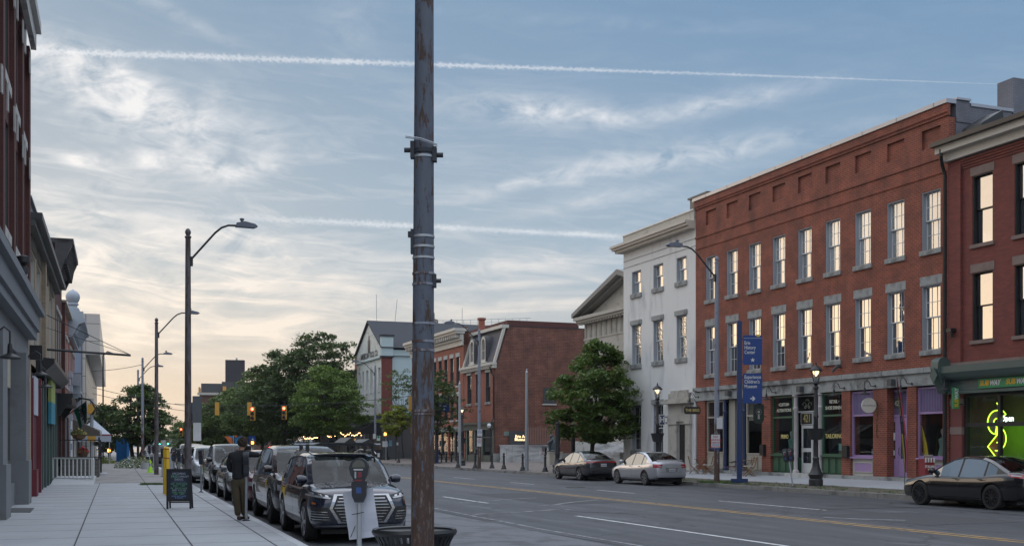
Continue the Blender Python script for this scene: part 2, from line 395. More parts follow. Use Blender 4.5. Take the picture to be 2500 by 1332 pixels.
def text(body, size, mat, parent, name='lettering', loc=(0, 0, 0), rot=(RAD(90), 0, 0), al='CENTER', ext=.004, sx=1.0, bold=0.0, lh=1.0, sh=0.0):
    cu = bpy.data.curves.new('lettering', 'FONT'); cu.body = body; cu.size = size; cu.align_x = al; cu.align_y = 'CENTER'
    cu.extrude = ext; cu.offset = bold; cu.space_line = lh; cu.shear = sh; cu.resolution_u = 3
    t = bpy.data.objects.new('tmp', cu); COL.objects.link(t)
    dg = bpy.context.evaluated_depsgraph_get(); dg.update(); me = bpy.data.meshes.new_from_object(t.evaluated_get(dg)); bpy.data.objects.remove(t)
    me.materials.clear(); me.materials.append(mat)
    o = bpy.data.objects.new(name, me); COL.objects.link(o); o.parent = parent; o.location = loc; o.rotation_euler = rot; o.scale = (sx, 1, 1); return o
# wall in the x-z plane (front at y=y0) with rectangular openings and real reveals of depth dep
def wall_open(mb, x0, x1, z0, z1, ops, y0=0.0, dep=.25, mat=None, reveal=None):
    if mat: mb.use(mat)
    xs = sorted(set([x0, x1]+[q for o in ops for q in (o[0], o[1]) if x0 < q < x1]))
    zs = sorted(set([z0, z1]+[q for o in ops for q in (o[2], o[3]) if z0 < q < z1]))
    for i in range(len(xs)-1):
        for j in range(len(zs)-1):
            cx = (xs[i]+xs[i+1])/2; cz = (zs[j]+zs[j+1])/2
            if any(o[0] < cx < o[1] and o[2] < cz < o[3] for o in ops): continue
            mb.quad((xs[i], y0, zs[j]), (xs[i+1], y0, zs[j]), (xs[i+1], y0, zs[j+1]), (xs[i], y0, zs[j+1]))
    for a, b, c, d in ops:
        if reveal: mb.use(reveal)
        y1 = y0+dep
        mb.quad((a, y0, c), (a, y1, c), (a, y1, d), (a, y0, d)); mb.quad((b, y1, c), (b, y0, c), (b, y0, d), (b, y1, d))
        mb.quad((a, y0, d), (a, y1, d), (b, y1, d), (b, y0, d)); mb.quad((a, y1, c), (a, y0, c), (b, y0, c), (b, y1, c))
        if reveal and mat: mb.use(mat)
    return mb
WC = {}
def window(parent, cx, z0, w, h, y=.0, cols=1, rows=1, fm=white, gm=winG, cm=None, dep=.22, sash=True, key=None, sill=None, lintel=None, fw=.05, mun=.022):
    """sash window; origin at the middle of the opening's foot; y is the wall face"""
    key = (round(w, 2), round(h, 2), cols, rows, fm.name, gm.name, cm.name if cm else '', dep, sash, str(sill), str(lintel), fw)
    if key in WC:
        c = copy_tree(WC[key], parent); c.location = (cx, y, z0); return c
    f = MB(cm or fm)
    hw = w/2; e = .004
    t_ = .035 if cm else .012                                     # casing lines the reveal
    f.box(-hw+e, -hw+t_, .02, dep, e, h-e); f.box(hw-t_, hw-e, .02, dep, e, h-e); f.box(-hw+t_, hw-t_, .02, dep, h-t_, h-e)
    f.use(fm); a = hw-t_-.002
    ys = dep-.10
    def rect(xa, xb, za, zb, ya, yb, fwv):
        f.box(xa, xa+fwv, ya, yb, za, zb); f.box(xb-fwv, xb, ya, yb, za, zb); f.box(xa+fwv, xb-fwv, ya, yb, za, za+fwv); f.box(xa+fwv, xb-fwv, ya, yb, zb-fwv, zb)
    mid = h*.5
    parts = [(mid, h-t_, ys), (e, mid+fw, ys+.05)] if sash else [(e, h-t_, ys)]
    g = MB(gm)
    for za, zb, yy in parts:
        rect(-a, a, za, zb, yy, yy+.045, fw)
        ia, ib, ja, jb = -a+fw, a-fw, za+fw, zb-fw
        for i in range(1, cols): x = ia+(ib-ia)*i/cols; f.box(x-mun/2, x+mun/2, yy+.008, yy+.035, ja, jb)
        for j in range(1, rows):
            z = ja+(jb-ja)*j/rows
            for i in range(cols):
                xa_ = ia+(ib-ia)*i/cols+(mun/2 if i else 0); xb_ = ia+(ib-ia)*(i+1)/cols-(mun/2 if i < cols-1 else 0); f.box(xa_, xb_, yy+.008, yy+.035, z-mun/2, z+mun/2)
        g.quad((ia, yy+.022, ja), (ib, yy+.022, ja), (ib, yy+.022, jb), (ia, yy+.022, jb))
    W_ = f.build('window', parent, loc=(cx, y, z0))
    g.build('pane', W_, fix=False)
    if sill: MB(sill[0]).box(-hw-sill[1], hw+sill[1], -sill[2], .10, -sill[3], -.001).build('sill', W_)
    if lintel: MB(lintel[0]).box(-hw-lintel[1], hw+lintel[1], -lintel[2], .08, h+.001, h+lintel[3]).build('lintel', W_)
    WC[key] = W_
    return W_
def back_box(mb, x0, x1, y0, y1, z0, z1, mat=None, top=True):
    """the sides, back and roof of a building behind its street wall"""
    if mat: mb.use(mat)
    mb.quad((x0, y1, z0), (x0, y0, z0), (x0, y0, z1), (x0, y1, z1)); mb.quad((x1, y0, z0), (x1, y1, z0), (x1, y1, z1), (x1, y0, z1))
    mb.quad((x1, y1, z0), (x0, y1, z0), (x0, y1, z1), (x1, y1, z1))
    if top: mb.quad((x0, y0, z1), (x1, y0, z1), (x1, y1, z1), (x0, y1, z1))
    return mb
def struct(o): o['kind'] = 'structure'; return o
# ================================================================== ground, road, pavements, water
def strip(name, fn, us, vs, z, mat, zf=None):
    """sheet in street coordinates: fn(u,v,z) -> world"""
    mb = MB(mat); n = len(vs)
    P = [fn(u, v, (zf(u, v) if zf else z)) for u in us for v in vs]
    mb.add(P, [(i*n+j, i*n+j+1, (i+1)*n+j+1, (i+1)*n+j) for i in range(len(us)-1) for j in range(n-1)])
    return mb
m, t, b = newmat('asphalt')                                      # world-space asphalt
cc = objcoord(t); n1 = noise(t, cc, .35, 6, .6); n2 = noise(t, cc, 14, 4, .7); sp_ = noise(t, cc, 60, 2, .6)
su0, sv0 = scoord(t, .10, 1.9); st_ = noise(t, comb(t, su0, sv0), 1, 6, .65, .3)
c = mixc(t, n1, (.030, .034, .041), (.062, .067, .076)); c = mixc(t, st_.step(.45, .72)*.55, c, (.115, .122, .135)); c = mixc(t, (n2-.45).clamp()*1.8, c, (.032, .034, .038))
su_, sv_ = scoord(t, 1, 1); tr_ = sv_.f('MULTIPLY', 2*pi/1.9).f('SINE').step(.2, 1.0)*noise(t, comb(t, su_*.05, sv_*.3), 1, 3).step(.35, .6)
c = mixc(t, tr_*.6, c, (.030, .033, .038)); oil = noise(t, comb(t, su_*.35, sv_*1.1, 4), 1, 6, .7, .6); c = mixc(t, oil.step(.56, .68)*.75, c, (.024, .025, .028)); c = mixc(t, oil.step(.43, .30)*.6, c, (.13, .137, .15))
c = mixc(t, sp_.step(.62, .72)*.5, c, (.19, .19, .20))
nk = t.nodes.new('ShaderNodeTexVoronoi'); nk.feature = 'DISTANCE_TO_EDGE'; nk.inputs['Scale'].default_value = .22
wv_ = t.nodes.new('ShaderNodeVectorMath'); wv_.operation = 'ADD'; nz = t.nodes.new('ShaderNodeTexNoise'); nz.inputs['Scale'].default_value = .8; nz.inputs['Detail'].default_value = 5
t.links.new(cc, nz.inputs['Vector']); t.links.new(cc, wv_.inputs[0]); sc_ = t.nodes.new('ShaderNodeVectorMath'); sc_.operation = 'SCALE'; sc_.inputs['Scale'].default_value = 2.5
t.links.new(nz.outputs[1], sc_.inputs[0]); t.links.new(sc_.outputs[0], wv_.inputs[1]); t.links.new(wv_.outputs[0], nk.inputs['Vector'])
crk = X(t, nk.outputs[0]).step(.016, .004)
c = mixc(t, crk*.9, c, (.018, .019, .021))
t.links.new(c, b.inputs['Base Color']); b.inputs['Roughness'].default_value = .62; bump(t, b, sp_+n2, .5, .01)
asphalt = m
asphL = M('asphalt_light_patch', (.135, .142, .158), .7, var=.22, scale=9, bmp=.4, dirt=(.07, .072, .078), damt=.5, dsc=1.2)
m, t, b = newmat('pavement_slabs')
cc = objcoord(t); n1 = noise(t, cc, .7, 5, .6); n2 = noise(t, cc, 18, 3, .6)
spx = t.nodes.new('ShaderNodeSeparateXYZ'); t.links.new(cc, spx.inputs[0]); uu = X(t, spx.outputs[0])
streak = noise(t, objcoord(t, (2.6, .35, 1)), 1, 4, .6)
c = mixc(t, n1, (.29, .31, .335), (.42, .44, .465)); c = mixc(t, (n2-.5).clamp()*1.1, c, (.30, .31, .33)); c = mixc(t, streak.step(.5, .75)*.30, c, (.27, .285, .30))
su_, sv_ = scoord(t, 1/1.83, 1/1.8); wn = t.nodes.new('ShaderNodeTexWhiteNoise'); t.links.new(comb(t, (su_-.2).f('FLOOR'), (sv_+.33).f('FLOOR')), wn.inputs[0]); c = mixc(t, X(t, wn.outputs[0])*.28, c, (.27, .28, .295))
ns_ = noise(t, cc, 1.9, 6, .75, .8); gum = noise(t, cc, 7, 2, .5); c = mixc(t, gum.step(.74, .76)*.5, c, (.12, .12, .125)); c = mixc(t, ns_.step(.58, .74)*.5, c, (.19, .19, .195))
t.links.new(c, b.inputs['Base Color']); b.inputs['Roughness'].default_value = .75; bump(t, b, n2, .2, .006)
pave = m
paveO = M('old_pavement', (.27, .26, .25), .85, var=.22, scale=1.5, bmp=.2, dirt=(.15, .145, .14), damt=.45, dsc=.8)
paveR = M('brick_pavement', (.19, .165, .15), .85, var=.25, scale=2.5, bmp=.2, dirt=(.11, .10, .095), damt=.4)
kerbm = M('kerb_stone', (.22, .215, .20), .85, var=.3, scale=3, bmp=.4, dirt=(.08, .08, .075), damt=.4)
dirtm = M('verge_dirt', (.115, .10, .08), .95, var=.35, scale=5, bmp=.5, dirt=(.06, .075, .035), damt=.55, dsc=1.6)
joint = M('pavement_joint', (.06, .062, .066), .9)
grassm = M('grass_blade', (.07, .12, .03), .7, var=.5, scale=3)
# one ground sheet reaching the horizon: level town, then the bluff down to the lake bed
us = [-120, 0, 60, 120, 180, 240, 262, 300, 400, 2000, 9000]
def gz(u, v): return 0.0 if u <= 262 else (-4.0 if u <= 300 else -12.0)
g = strip('ground', lambda u, v, z: LW(u, v, z), us, [-6000, -400, -120, -40, 0, 40, 120, 400, 6000], 0, M('ground_soil', (.09, .095, .09), .9), zf=lambda u, v: gz(u, v)-.012)
struct(g.build('ground'))
rd_ = strip('road', LW, [-60, -20, 0, 15, 30, 45, 60, 75, 90, 110, 130, 170, 210, 262], [-.5, 6, 12, 18, 24, 29], 0, asphalt)
rd_o = struct(rd_.build('road'))
cs = strip('cross_street', LW, [109, 119.5], [-90, -40, -2.6], .004, asphalt); cs.add([LW(109, 29, .004), LW(109, 120, .004), LW(119.5, 120, .004), LW(119.5, 29, .004)], [(0, 1, 2, 3)]); struct(cs.build('side_street'))
water = M('lake_water', (.20, .24, .28), .12, var=.05, scale=.02)
wm = MB(water); wm.add([LW(300, -6000, -5), LW(300, 6000, -5), LW(8900, 6000, -5), LW(8900, -6000, -5)], [(0, 1, 2, 3)]); struct(wm.build('lake_water'))
# far wooded peninsula
hm = MB(M('far_woods', (.06, .085, .085), .95, var=.3, scale=.02)); random.seed(4)
N = 150; P = []
for i in range(N):
    vv = -900+i*2600/N
    h = 26+9*sin(i*.21)+7*sin(i*.53+1)+random.uniform(-3, 3)
    P.append((vv, h))
for row, (du, k) in enumerate(((0, 0), (15, .75), (45, 1), (400, .8))): hm.v += [tuple(LW(2900+du+60*sin(j*.1), vv, -5.5+h*k)) for j, (vv, h) in enumerate(P)]
for r in range(3):
    for j in range(N-1): hm.f.append((r*N+j, r*N+j+1, (r+1)*N+j+1, (r+1)*N+j)); hm.m.append(0)
struct(hm.build('hills'))
# near pavement (left of the street): slabs with joints and a kerb
KL = 2.95
mb = MB(pave)
def slab(mb, fn, u0, u1, v0, v1, z, mat, zb=-.02):
    vs = [fn(u0, v0, zb), fn(u0, v1, zb), fn(u1, v1, zb), fn(u1, v0, zb), fn(u0, v0, z), fn(u0, v1, z), fn(u1, v1, z), fn(u1, v0, z)]
    mb.add(vs, [(0, 1, 2, 3), (7, 6, 5, 4), (4, 5, 1, 0), (5, 6, 2, 1), (6, 7, 3, 2), (7, 4, 0, 3)], mat)
slab(mb, LW, 2, 50.5, -6.4, KL-.16, .15, pave); slab(mb, LW, 50.5, 108, -6.4, KL-.16, .15, paveO); slab(mb, LW, 120.5, 258, -6.4, KL-.16, .15, paveO)
for v_ in (-.64, 1.17, 2.46): slab(mb, LW, 2, 50.5, v_-.012, v_+.012, .154, joint, .15)
slab(mb, LW, 50.5, 108, 1.16, 1.19, .154, joint, .15)
for i in range(27):
    u_ = 3+i*1.83; slab(mb, LW, u_-.006, u_+.006, -6, 2.76, .153, M('pale_joint', (.24, .255, .275), .9), .15)
slab(mb, LW, 50.45, 50.55, -6, 2.76, .154, joint, .15)
mb.build('pavement', None)['kind'] = 'structure'
mb = MB(concL)
k = 2.0
while k < 258:
    if not 106 < k < 121:
        slab(mb, LW, k, k+2.98, KL-.155, KL, .15, concL)
    k += 3.0
struct(mb.build('kerb'))
# far pavement, rising to the shop fronts
KR = 24.95
def fz(v): return .15+(v-KR)/2.2*.05 if v < KR+2.2 else .20+(v-KR-2.2)/2.8*.16
def far_strip(u0, u1, m1, m2, vin=40):
    mb = MB(m1)
    vs = [KR+.3, KR+2.2]; nu = max(2, int((u1-u0)/8)); us = [u0+(u1-u0)*i/nu for i in range(nu+1)]
    mb.add([RW(u, v, fz(v)) for u in us for v in vs], [(i*2, i*2+1, i*2+3, i*2+2) for i in range(nu)], m1)
    vs = [KR+2.2, 30, vin]
    mb.add([RW(u, v, min(fz(v), .36)) for u in us for v in vs], [(i*3+j, i*3+j+1, i*3+j+4, i*3+j+3) for i in range(nu) for j in range(2)], m2)
    for u in (u0, u1): mb.add([RW(u, KR+.3, -.02), RW(u, 30, -.02), RW(u, 30, .36), RW(u, KR+2.2, .2), RW(u, KR+.3, .15)], [(0, 1, 2, 3, 4)], m2)
    return mb
struct(far_strip(8, 52.5, dirtm, pave).build('verge_and_pavement'))
struct(far_strip(52.5, 108, paveR, paveR).build('brick_pavement'))
struct(far_strip(120.5, 258, paveR, paveR).build('brick_pavement'))
mb = MB(kerbm); random.seed(2); k = 8.0
while k < 258:
    L_ = random.uniform(1.0, 1.9)
    if not 107 < k < 120: slab(mb, RW, k, k+L_-.02, KR+random.uniform(-.02, .02), KR+.3, .15+random.uniform(-.015, .012), kerbm)
    k += L_
struct(mb.build('kerb'))
# markings
mwhite = M('worn_white_marking', (.55, .56, .56), .7, var=.3, scale=6, dirt=(.13, .135, .14), damt=.35, dsc=5)
mfaint = M('faint_white_marking', (.30, .31, .32), .75, var=.3, scale=6, dirt=(.10, .105, .11), damt=.75, dsc=2.5)
myel = M('worn_yellow_marking', (.40, .25, .075), .7, var=.3, scale=6, dirt=(.12, .10, .075), damt=.5, dsc=3)
def mark(name, u0, u1, v0, v1, mat, z=.004, wob=0.0, fn=RW):
    n = max(1, int((u1-u0)/2)); mb = MB(mat)
    P = []
    for i in range(n+1):
        u = u0+(u1-u0)*i/n; w = wob*sin(i*.9)+wob*.5*sin(i*2.3); P += [fn(u, v0+w, z), fn(u, v1+w, z)]
    mb.add(P, [(i*2, i*2+1, i*2+3, i*2+2) for i in range(n)]); return struct(mb.build(name))
mark('centre_line', 10, 108, 16.05, 16.17, myel, wob=.02); mark('centre_line', 10, 108, 16.33, 16.45, myel, wob=.02)
for a, b_ in ((14, 25.8), (32.3, 36.8), (43, 47), (54, 58), (66, 70), (78, 82)): mark('lane_dash', a, b_, 11.62, 11.74, mwhite)
for a, b_ in ((25.5, 31.0), (36.8, 40.0), (46.5, 49.5), (54.5, 58)): mark('lane_dash', a, b_, 18.95, 19.05, mwhite)
mark('edge_line', 12, 60, 9.2, 9.30, mfaint, wob=.06)
mark('light_patch', 6, 60, 5.6, 8.85, asphL, wob=.08, z=.003); mark('tar_seam', 12, 60, 8.95, 9.0, M('tar', (.02, .02, .022), .5), z=.005, wob=.09)
def streak(px, py, w, mat, z=.005, name='worn_patch'):      # faded turning arrows / worn strokes lying across the lanes
    mb = MB(mat)
    for i in range(len(px)-1):
        a = G(px[i], py[i]); b_ = G(px[i+1], py[i+1]); d = (b_-a).normalized(); r = Vector((d.y, -d.x, 0))*w/2
        mb.add([a-r+Vector((0, 0, z)), a+r+Vector((0, 0, z)), b_+r+Vector((0, 0, z)), b_-r+Vector((0, 0, z))], [(0, 1, 2, 3)])
    return struct(mb.build(name, fix=False))
mark('asphalt_patch', 31, 38.5, 13.2, 15.6, M('asphalt_dark_patch', (.045, .047, .052), .75, var=.3, scale=8, bmp=.4), z=.0035); mark('asphalt_patch', 44, 47.5, 20.0, 22.6, MATS['asphalt_dark_patch'], z=.0035); mark('asphalt_patch', 20, 24, 17.6, 20.5, MATS['asphalt_dark_patch'], z=.0035)
streak((1121, 1200, 1250, 1310), (1226, 1221, 1217, 1214), .14, mfaint); streak((1150, 1220, 1270, 1370, 1396), (1255, 1251, 1249, 1242, 1243.5), .16, mfaint)
streak((1315, 1350, 1390, 1460), (1234, 1232, 1225.5, 1219), .14, mfaint); streak((1390, 1470, 1560), (1247, 1250, 1254), .08, M('tar', (.02, .02, .022)))
streak((1990, 2110, 2250, 2400, 2520), (1244, 1239.5, 1237.5, 1249, 1258), .12, M('tar', (.02, .02, .022))); streak((2010, 2100, 2210), (1262, 1266, 1269), .2, mfaint)

for u_ in (106.2, 109.4):
    mb = MB(mwhite); mb.add([LW(u_, 3.2, .006), LW(u_, 24, .006), LW(u_+.3, 24, .006), LW(u_+.3, 3.2, .006)], [(0, 1, 2, 3)]); struct(mb.build('crosswalk_line'))
mb = MB(M('manhole_iron', (.05, .048, .045), .6, .3)); q = G(1405, 1188.5); mb.lathe([(.40, 0), (.40, .012), (.34, .016)], (q.x, q.y, .001), 24); tag(mb.build('manhole_cover'), 'round iron manhole cover set in the far lane beyond the yellow line', 'manhole cover')
# grass tufts in the verge and the little grass strip on the near pavement
random.seed(9)
def blades(name, pts, h, mat=grassm, spread=.12, per=14, w=.012):
    mb = MB(mat)
    for p in pts:
        for _ in range(per):
            a = random.uniform(0, 2*pi); r = random.uniform(0, spread); q = Vector(p)+Vector((cos(a)*r, sin(a)*r, -.01)); hh = h*random.uniform(.5, 1.1); b_ = random.uniform(0, 2*pi)
            l = Vector((cos(b_), sin(b_), 0)); tip = q+Vector((random.uniform(-.4, .4)*hh, random.uniform(-.4, .4)*hh, hh))
            mb.add([q-l*w, q+l*w, tip], [(0, 1, 2)])
    o = mb.build(name, fix=False); o['kind'] = 'stuff'; return o
pts = [RW(random.uniform(22, 51), random.uniform(KR+.3, KR+2.2), .17) for _ in range(240)]+[RW(random.uniform(22, 51), KR+.33, .15) for _ in range(70)]
pole = PD(1753, 47.8)
pts += [Vector((pole.x+random.uniform(-.75, .95), pole.y+random.uniform(-.7, .7), .18)) for _ in range(150)]
blades('verge_weeds', pts, .09, per=9)['label'] = 'weeds and grass tufts growing in the verge by the far kerb'
blades('grass_strip', [LW(random.uniform(47.6, 49.4), random.uniform(.95, 2.7), .15) for _ in range(260)], .07, spread=.1)['label'] = 'narrow strip of grass crossing the near pavement by the bollards'
# ================================================================== right-hand buildings
def rfac(name, label, cat, U0, V): o = thing(name, label, cat, RW(U0, V), RZ_R); o['_u0'] = 0; return o
# --- long red brick building with nine bays
U0 = 51.2; V = 30.0
B = rfac('brick_building', 'long three-storey red brick building with nine bays of white sash windows above small shops', 'building', U0, V)
Wd = U0-32.97; TOP = 14.36
LX = lambda px, v=V: U0-ru(px, v)
wx = [50.2-1.975*i for i in range(9)]; ww = 1.0
cxs = [U0-(u-ww/2) for u in wx]
ops = [(c-.5, c+.5, 9.12, 11.33) for c in cxs]+[(c-.5, c+.5, 5.34, 7.79) for c in cxs]
pan = [(c-.5, c+.5, 12.95, 13.68) for c in cxs]
w = MB(brickA); wall_open(w, 0, Wd, 4.70, TOP, ops+pan, 0, .24, brickA)
for a, b, c, d in pan: w.quad((a, .10, c), (b, .10, c), (b, .10, d), (a, .10, d))
for z0, z1, pr in ((13.93, 14.04, .06), (14.04, TOP, .10), (12.42, 12.52, .05), (11.86, 11.93, .035)): w.box(-.02, Wd+.02, -pr, .05, z0, z1, brickA)
back_box(w, 0, Wd, 0, 14, 4.70, TOP-.5, brickA, top=True)
w.box(.003, Wd-.003, .5, 14, .3, 4.69, brickA)  if False else None
w.build('wall', B)
c = MB(metalG); c.box(-.12, Wd+.05, -.16, .30, TOP+.002, TOP+.16); 
for i in range(9): c.box(i*2.05+1.2, i*2.05+1.22, -.166, -.16, TOP+.01, TOP+.155, dgrey)
c.build('parapet_coping', B)
p = MB(brickG); p.box(Wd-.36, Wd+.03, .31, .95, 12.2, TOP+.16); p.box(Wd-.30, Wd+.03, .95, 3.0, 12.2, TOP-.02); p.box(Wd-.30, Wd+.02, 3.0, 14, 10, TOP-.3); p.box(Wd-.1, Wd+.06, .31, 1.0, 13.7, 13.9); p.box(Wd-.1, Wd+.05, .31, .98, 12.9, 13.02)
pe = p.build('party_wall', B); MB(metalG).box(Wd-.38, Wd+.08, .30, .98, TOP+.162, TOP+.24).box(Wd-.34, Wd+.07, .98, 3.02, TOP-.018, TOP+.10).build('coping', pe)
MB(brickG).box(Wd-.75, Wd+.05, 3.03, 3.9, 12, 15.65).build('chimney', B)
MB(lstone).box(1.9, 2.5, 1.5, 2.4, TOP-.6, TOP+.55).build('roof_vent', B)
for i, cx in enumerate(cxs):
    window(B, cx, 9.12, 1.0, 2.21, cols=3, rows=2, fm=white, gm=winG2, cm=casing, dep=.26, sill=(gstone, .08, .07, .19), lintel=None, fw=.045)
for i, cx in enumerate(cxs):
    window(B, cx, 5.34, 1.0, 2.45, cols=3, rows=2, fm=white, gm=winG, cm=casing, dep=.26, sill=(gstone, .08, .07, .19), lintel=(gstone, .09, .012, .34), fw=.045)
# stone belt over the shops
s = MB(gstone); s.box(-.10, Wd-.02, -.14, .05, 4.50, 4.699); s.box(-.03, Wd-.03, -.06, .05, 4.02, 4.499); random.seed(3)
k = 0
while k < Wd-.5: s.box(k, k+.012, -.143, -.13, 4.502, 4.698, dgrey); k += random.uniform(.8, 1.5)
s.build('stone_belt', B)
# ground floor
P = lambda px: U0-ru(px, V)
GZ = .50
piers = [(1703, 1722), (1861, 1882), (2056, 2077), (2133, 2167), (2216, 2238), (2303, 2318)]
pm = MB(brickA)
for a, b in piers: MB(brickA).box(P(a), P(b), -.03, .45, GZ, 4.01).build('brick_pier', B)
pl = MB(gstone); pl.box(0, Wd, -.16, .40, .1, GZ-.002); pl.build('stone_plinth', B)
inn = MB(darkint)                                      # shop interiors
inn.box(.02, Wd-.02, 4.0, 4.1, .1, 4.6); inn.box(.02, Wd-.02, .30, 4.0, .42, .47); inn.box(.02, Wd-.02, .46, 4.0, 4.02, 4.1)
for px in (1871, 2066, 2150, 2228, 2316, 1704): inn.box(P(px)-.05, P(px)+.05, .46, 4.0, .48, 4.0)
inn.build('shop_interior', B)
def shopwin(x0, x1, z0, z1, ztr, fm, y=.12, name='shop_window', trm=None, kick=None, kickz=GZ, kp=3, kin=None, trslats=None, sillm=None):
    f = MB(fm); t = .07
    f.box(x0, x0+t, y-.05, y+.06, z0, z1); f.box(x1-t, x1, y-.05, y+.06, z0, z1); f.box(x0+t, x1-t, y-.05, y+.06, z1-t, z1); f.box(x0+t, x1-t, y-.05, y+.06, z0, z0+t)
    if ztr: f.box(x0+t, x1-t, y-.06, y+.06, ztr-.04, ztr+.04)
    if sillm: f.box(x0-.02, x1+.02, y-.16, y+.02, z0-.07, z0-.002, sillm)
    o = f.build(name, B)
    g = MB(shopG); g.quad((x0+t, y, z0+t), (x1-t, y, z0+t), (x1-t, y, (ztr-.04) if ztr else z1-t), (x0+t, y, (ztr-.04) if ztr else z1-t)); 
    if ztr: g.quad((x0+t, y, ztr+.04), (x1-t, y, ztr+.04), (x1-t, y, z1-t), (x0+t, y, z1-t), trm or shopG)
    g.build('pane', o, fix=False)
    if trslats:
        q = MB(trslats); n = int((x1-x0-.14)/.085)
        for i in range(n): q.box(x0+t+.01+i*.085, x0+t+.05+i*.085, y-.02, y-.004, ztr+.05, z1-t-.005)
        q.build('transom_slats', o)
    if kick:
        q = MB(kick); q.box(x0, x1, y-.02, y+.1, kickz, z0-(.072 if sillm else .002))
        wd = (x1-x0)/kp
        for i in range(kp):
            mg = .16 if kp == 1 else .07; a, b = x0+i*wd+mg, x0+(i+1)*wd-mg; zz0, zz1 = kickz+.17 if kp == 1 else kickz+.1, z0-(.26 if kp == 1 else .15)
            q.box(a, b, y-.05, y-.021, zz0, zz1, kin or kick); q.use(kick)
            q.box(a-.03, a, y-.065, y-.021, zz0-.03, zz1+.03); q.box(b, b+.03, y-.065, y-.021, zz0-.03, zz1+.03); q.box(a, b, y-.065, y-.021, zz1, zz1+.03); q.box(a, b, y-.065, y-.021, zz0-.03, zz0)
        q.build('bulkhead', o)
    return o
Zs = lambda px, py: rz(px, py, V)
# beige shop
shopwin(P(1723), P(1764), 1.35, 3.98, 3.15, beige, kick=beige, kp=2)
shopwin(P(1819), P(1861), 1.30, 3.98, 3.15, beige, kick=beige, kp=3)
for px in (1767, 1814): col = MB(navy); col.lathe([(.13, .5), (.13, .62), (.085, .66), (.085, 3.3), (.12, 3.36), (.12, 3.42), (.085, 3.46), (.085, 3.9), (.13, 3.93), (.13, 4.01)], (P(px), .08, 0), 14); col.build('iron_column', B, smooth=True)
q = MB(beige); q.box(P(1771), P(1786), .20, .9, GZ, 4.0); q.box(P(1786), P(1811), .82, .90, 3.05, 4.0); q.box(P(1786)+.001, P(1811), .80, .9, 2.95, 3.05); q.build('entrance_recess', B)
def door(x0, x1, z0, z1, y, fm, panes, handle=iron, name='door'):
    d = MB(fm); t = .10
    d.box(x0, x0+t, y, y+.05, z0, z1); d.box(x1-t, x1, y, y+.05, z0, z1)
    zs = [z0+.002]+[q for p_ in panes for q in p_]+[z1-.002]
    for i in range(0, len(zs), 2): d.box(x0+t, x1-t, y, y+.05, zs[i], zs[i+1])
    o = d.build(name, B)
    g = MB(winD)
    for a, b in panes: g.quad((x0+t, y+.02, a), (x1-t, y+.02, a), (x1-t, y+.02, b), (x0+t, y+.02, b))
    g.build('pane', o, fix=False)
    MB(handle).tube([(x0+.06, y-.001, z0+.85), (x0+.06, y-.06, z0+.88), (x0+.06, y-.06, z0+1.12), (x0+.06, y-.001, z0+1.15)], .012, 6).build('handle', o)
    return o
door(U0-ru(1788, V+.84), U0-ru(1809, V+.84), GZ, 2.70, .84, beige, [(1.25, 2.5)]); 
# green shop
shopwin(P(1883), P(1933), 1.32, 3.98, 3.02, green, kick=green, kp=3, sillm=green)
shopwin(P(2004), P(2056), 1.32, 3.98, 3.02, green, kick=green, kp=3, sillm=green)
for px in (1940, 2000): col = MB(M('pale_pink_paint', (.48, .44, .45), .5)); col.lathe([(.14, .5), (.14, .6), (.09, .66), (.09, 3.3), (.12, 3.35), (.12, 3.42), (.09, 3.46), (.09, 3.9), (.16, 3.94), (.16, 4.01)], (P(px), .06, 0), 14); col.build('round_column', B, smooth=True)
P_ = P; P = lambda px: U0-ru(px, V+.43)
f = MB(white); xa, xb = P(1944), P(1997)
for a, b, c_, d_ in ((xa, xa+.06, GZ, 3.98), (xb-.06, xb, GZ, 3.98), (xa+.06, xb-.06, 3.92, 3.98), (xa+.06, xb-.06, 3.22, 3.28)): f.box(a, b, .42, .50, c_, d_)
f.build('door_surround', B)
MB(green).box(xa+.06, P(1957)-.04, .44, .5, GZ, 1.2).build('door_side_panel', B); MB(green).box(P(1984)+.04, xb-.06, .44, .5, GZ, 1.2).build('door_side_panel', B)
MB(shopG).quad((xa+.06, .46, 3.28), (xb-.06, .46, 3.28), (xb-.06, .46, 3.92), (xa+.06, .46, 3.92)).build('transom_pane', B, fix=False)
q = MB(white); q.box(P(1957)-.03, P(1984)+.03, .41, .47, 2.66, 3.2); q.box(P(1957)+.02, P(1984)-.02, .395, .409, 2.70, 3.16, black); q.build('number_panel', B)
door(P(1957), P(1984), GZ+.01, 2.64, .43, white, [(.95, 1.45), (1.62, 2.50)])
P = P_
MB(lstone).box(P(1936), P(1996), -.45, .4, .2, GZ+.003).box(P(1996)+.01, P(2004), -.35, .1, .2, GZ+.001, gstone).build('step', B)
gold = M('gold_lettering', (.62, .52, .20), .5, var=.05)
cream_l = M('cream_lettering', (.55, .55, .45), .6, var=.05)
text('421', .50, gold, B, 'house_number', (U0-ru(1970.5, V+.4), .388, 2.93), sx=.72)
text('PRIMO', .26, gold, B, 'window_lettering', (P(1911), .105, 1.98+.15), sx=.75, bold=.005); text('TAILORING', .26, gold, B, 'window_lettering', (P(2031), .105, 1.98+.15), sx=.88, bold=.005)
text('•CUSTOM•\nALTERATIONS', .20, cream_l, B, 'window_lettering', (P(1909), .105, 3.46), sx=.88, bold=.004, lh=1.3); text('RETAIL •\nSHOE SHINING', .21, cream_l, B, 'window_lettering', (P(2032), .105, 3.47), sx=.86, bold=.004, lh=1.25)
orn = MB(cream_l)
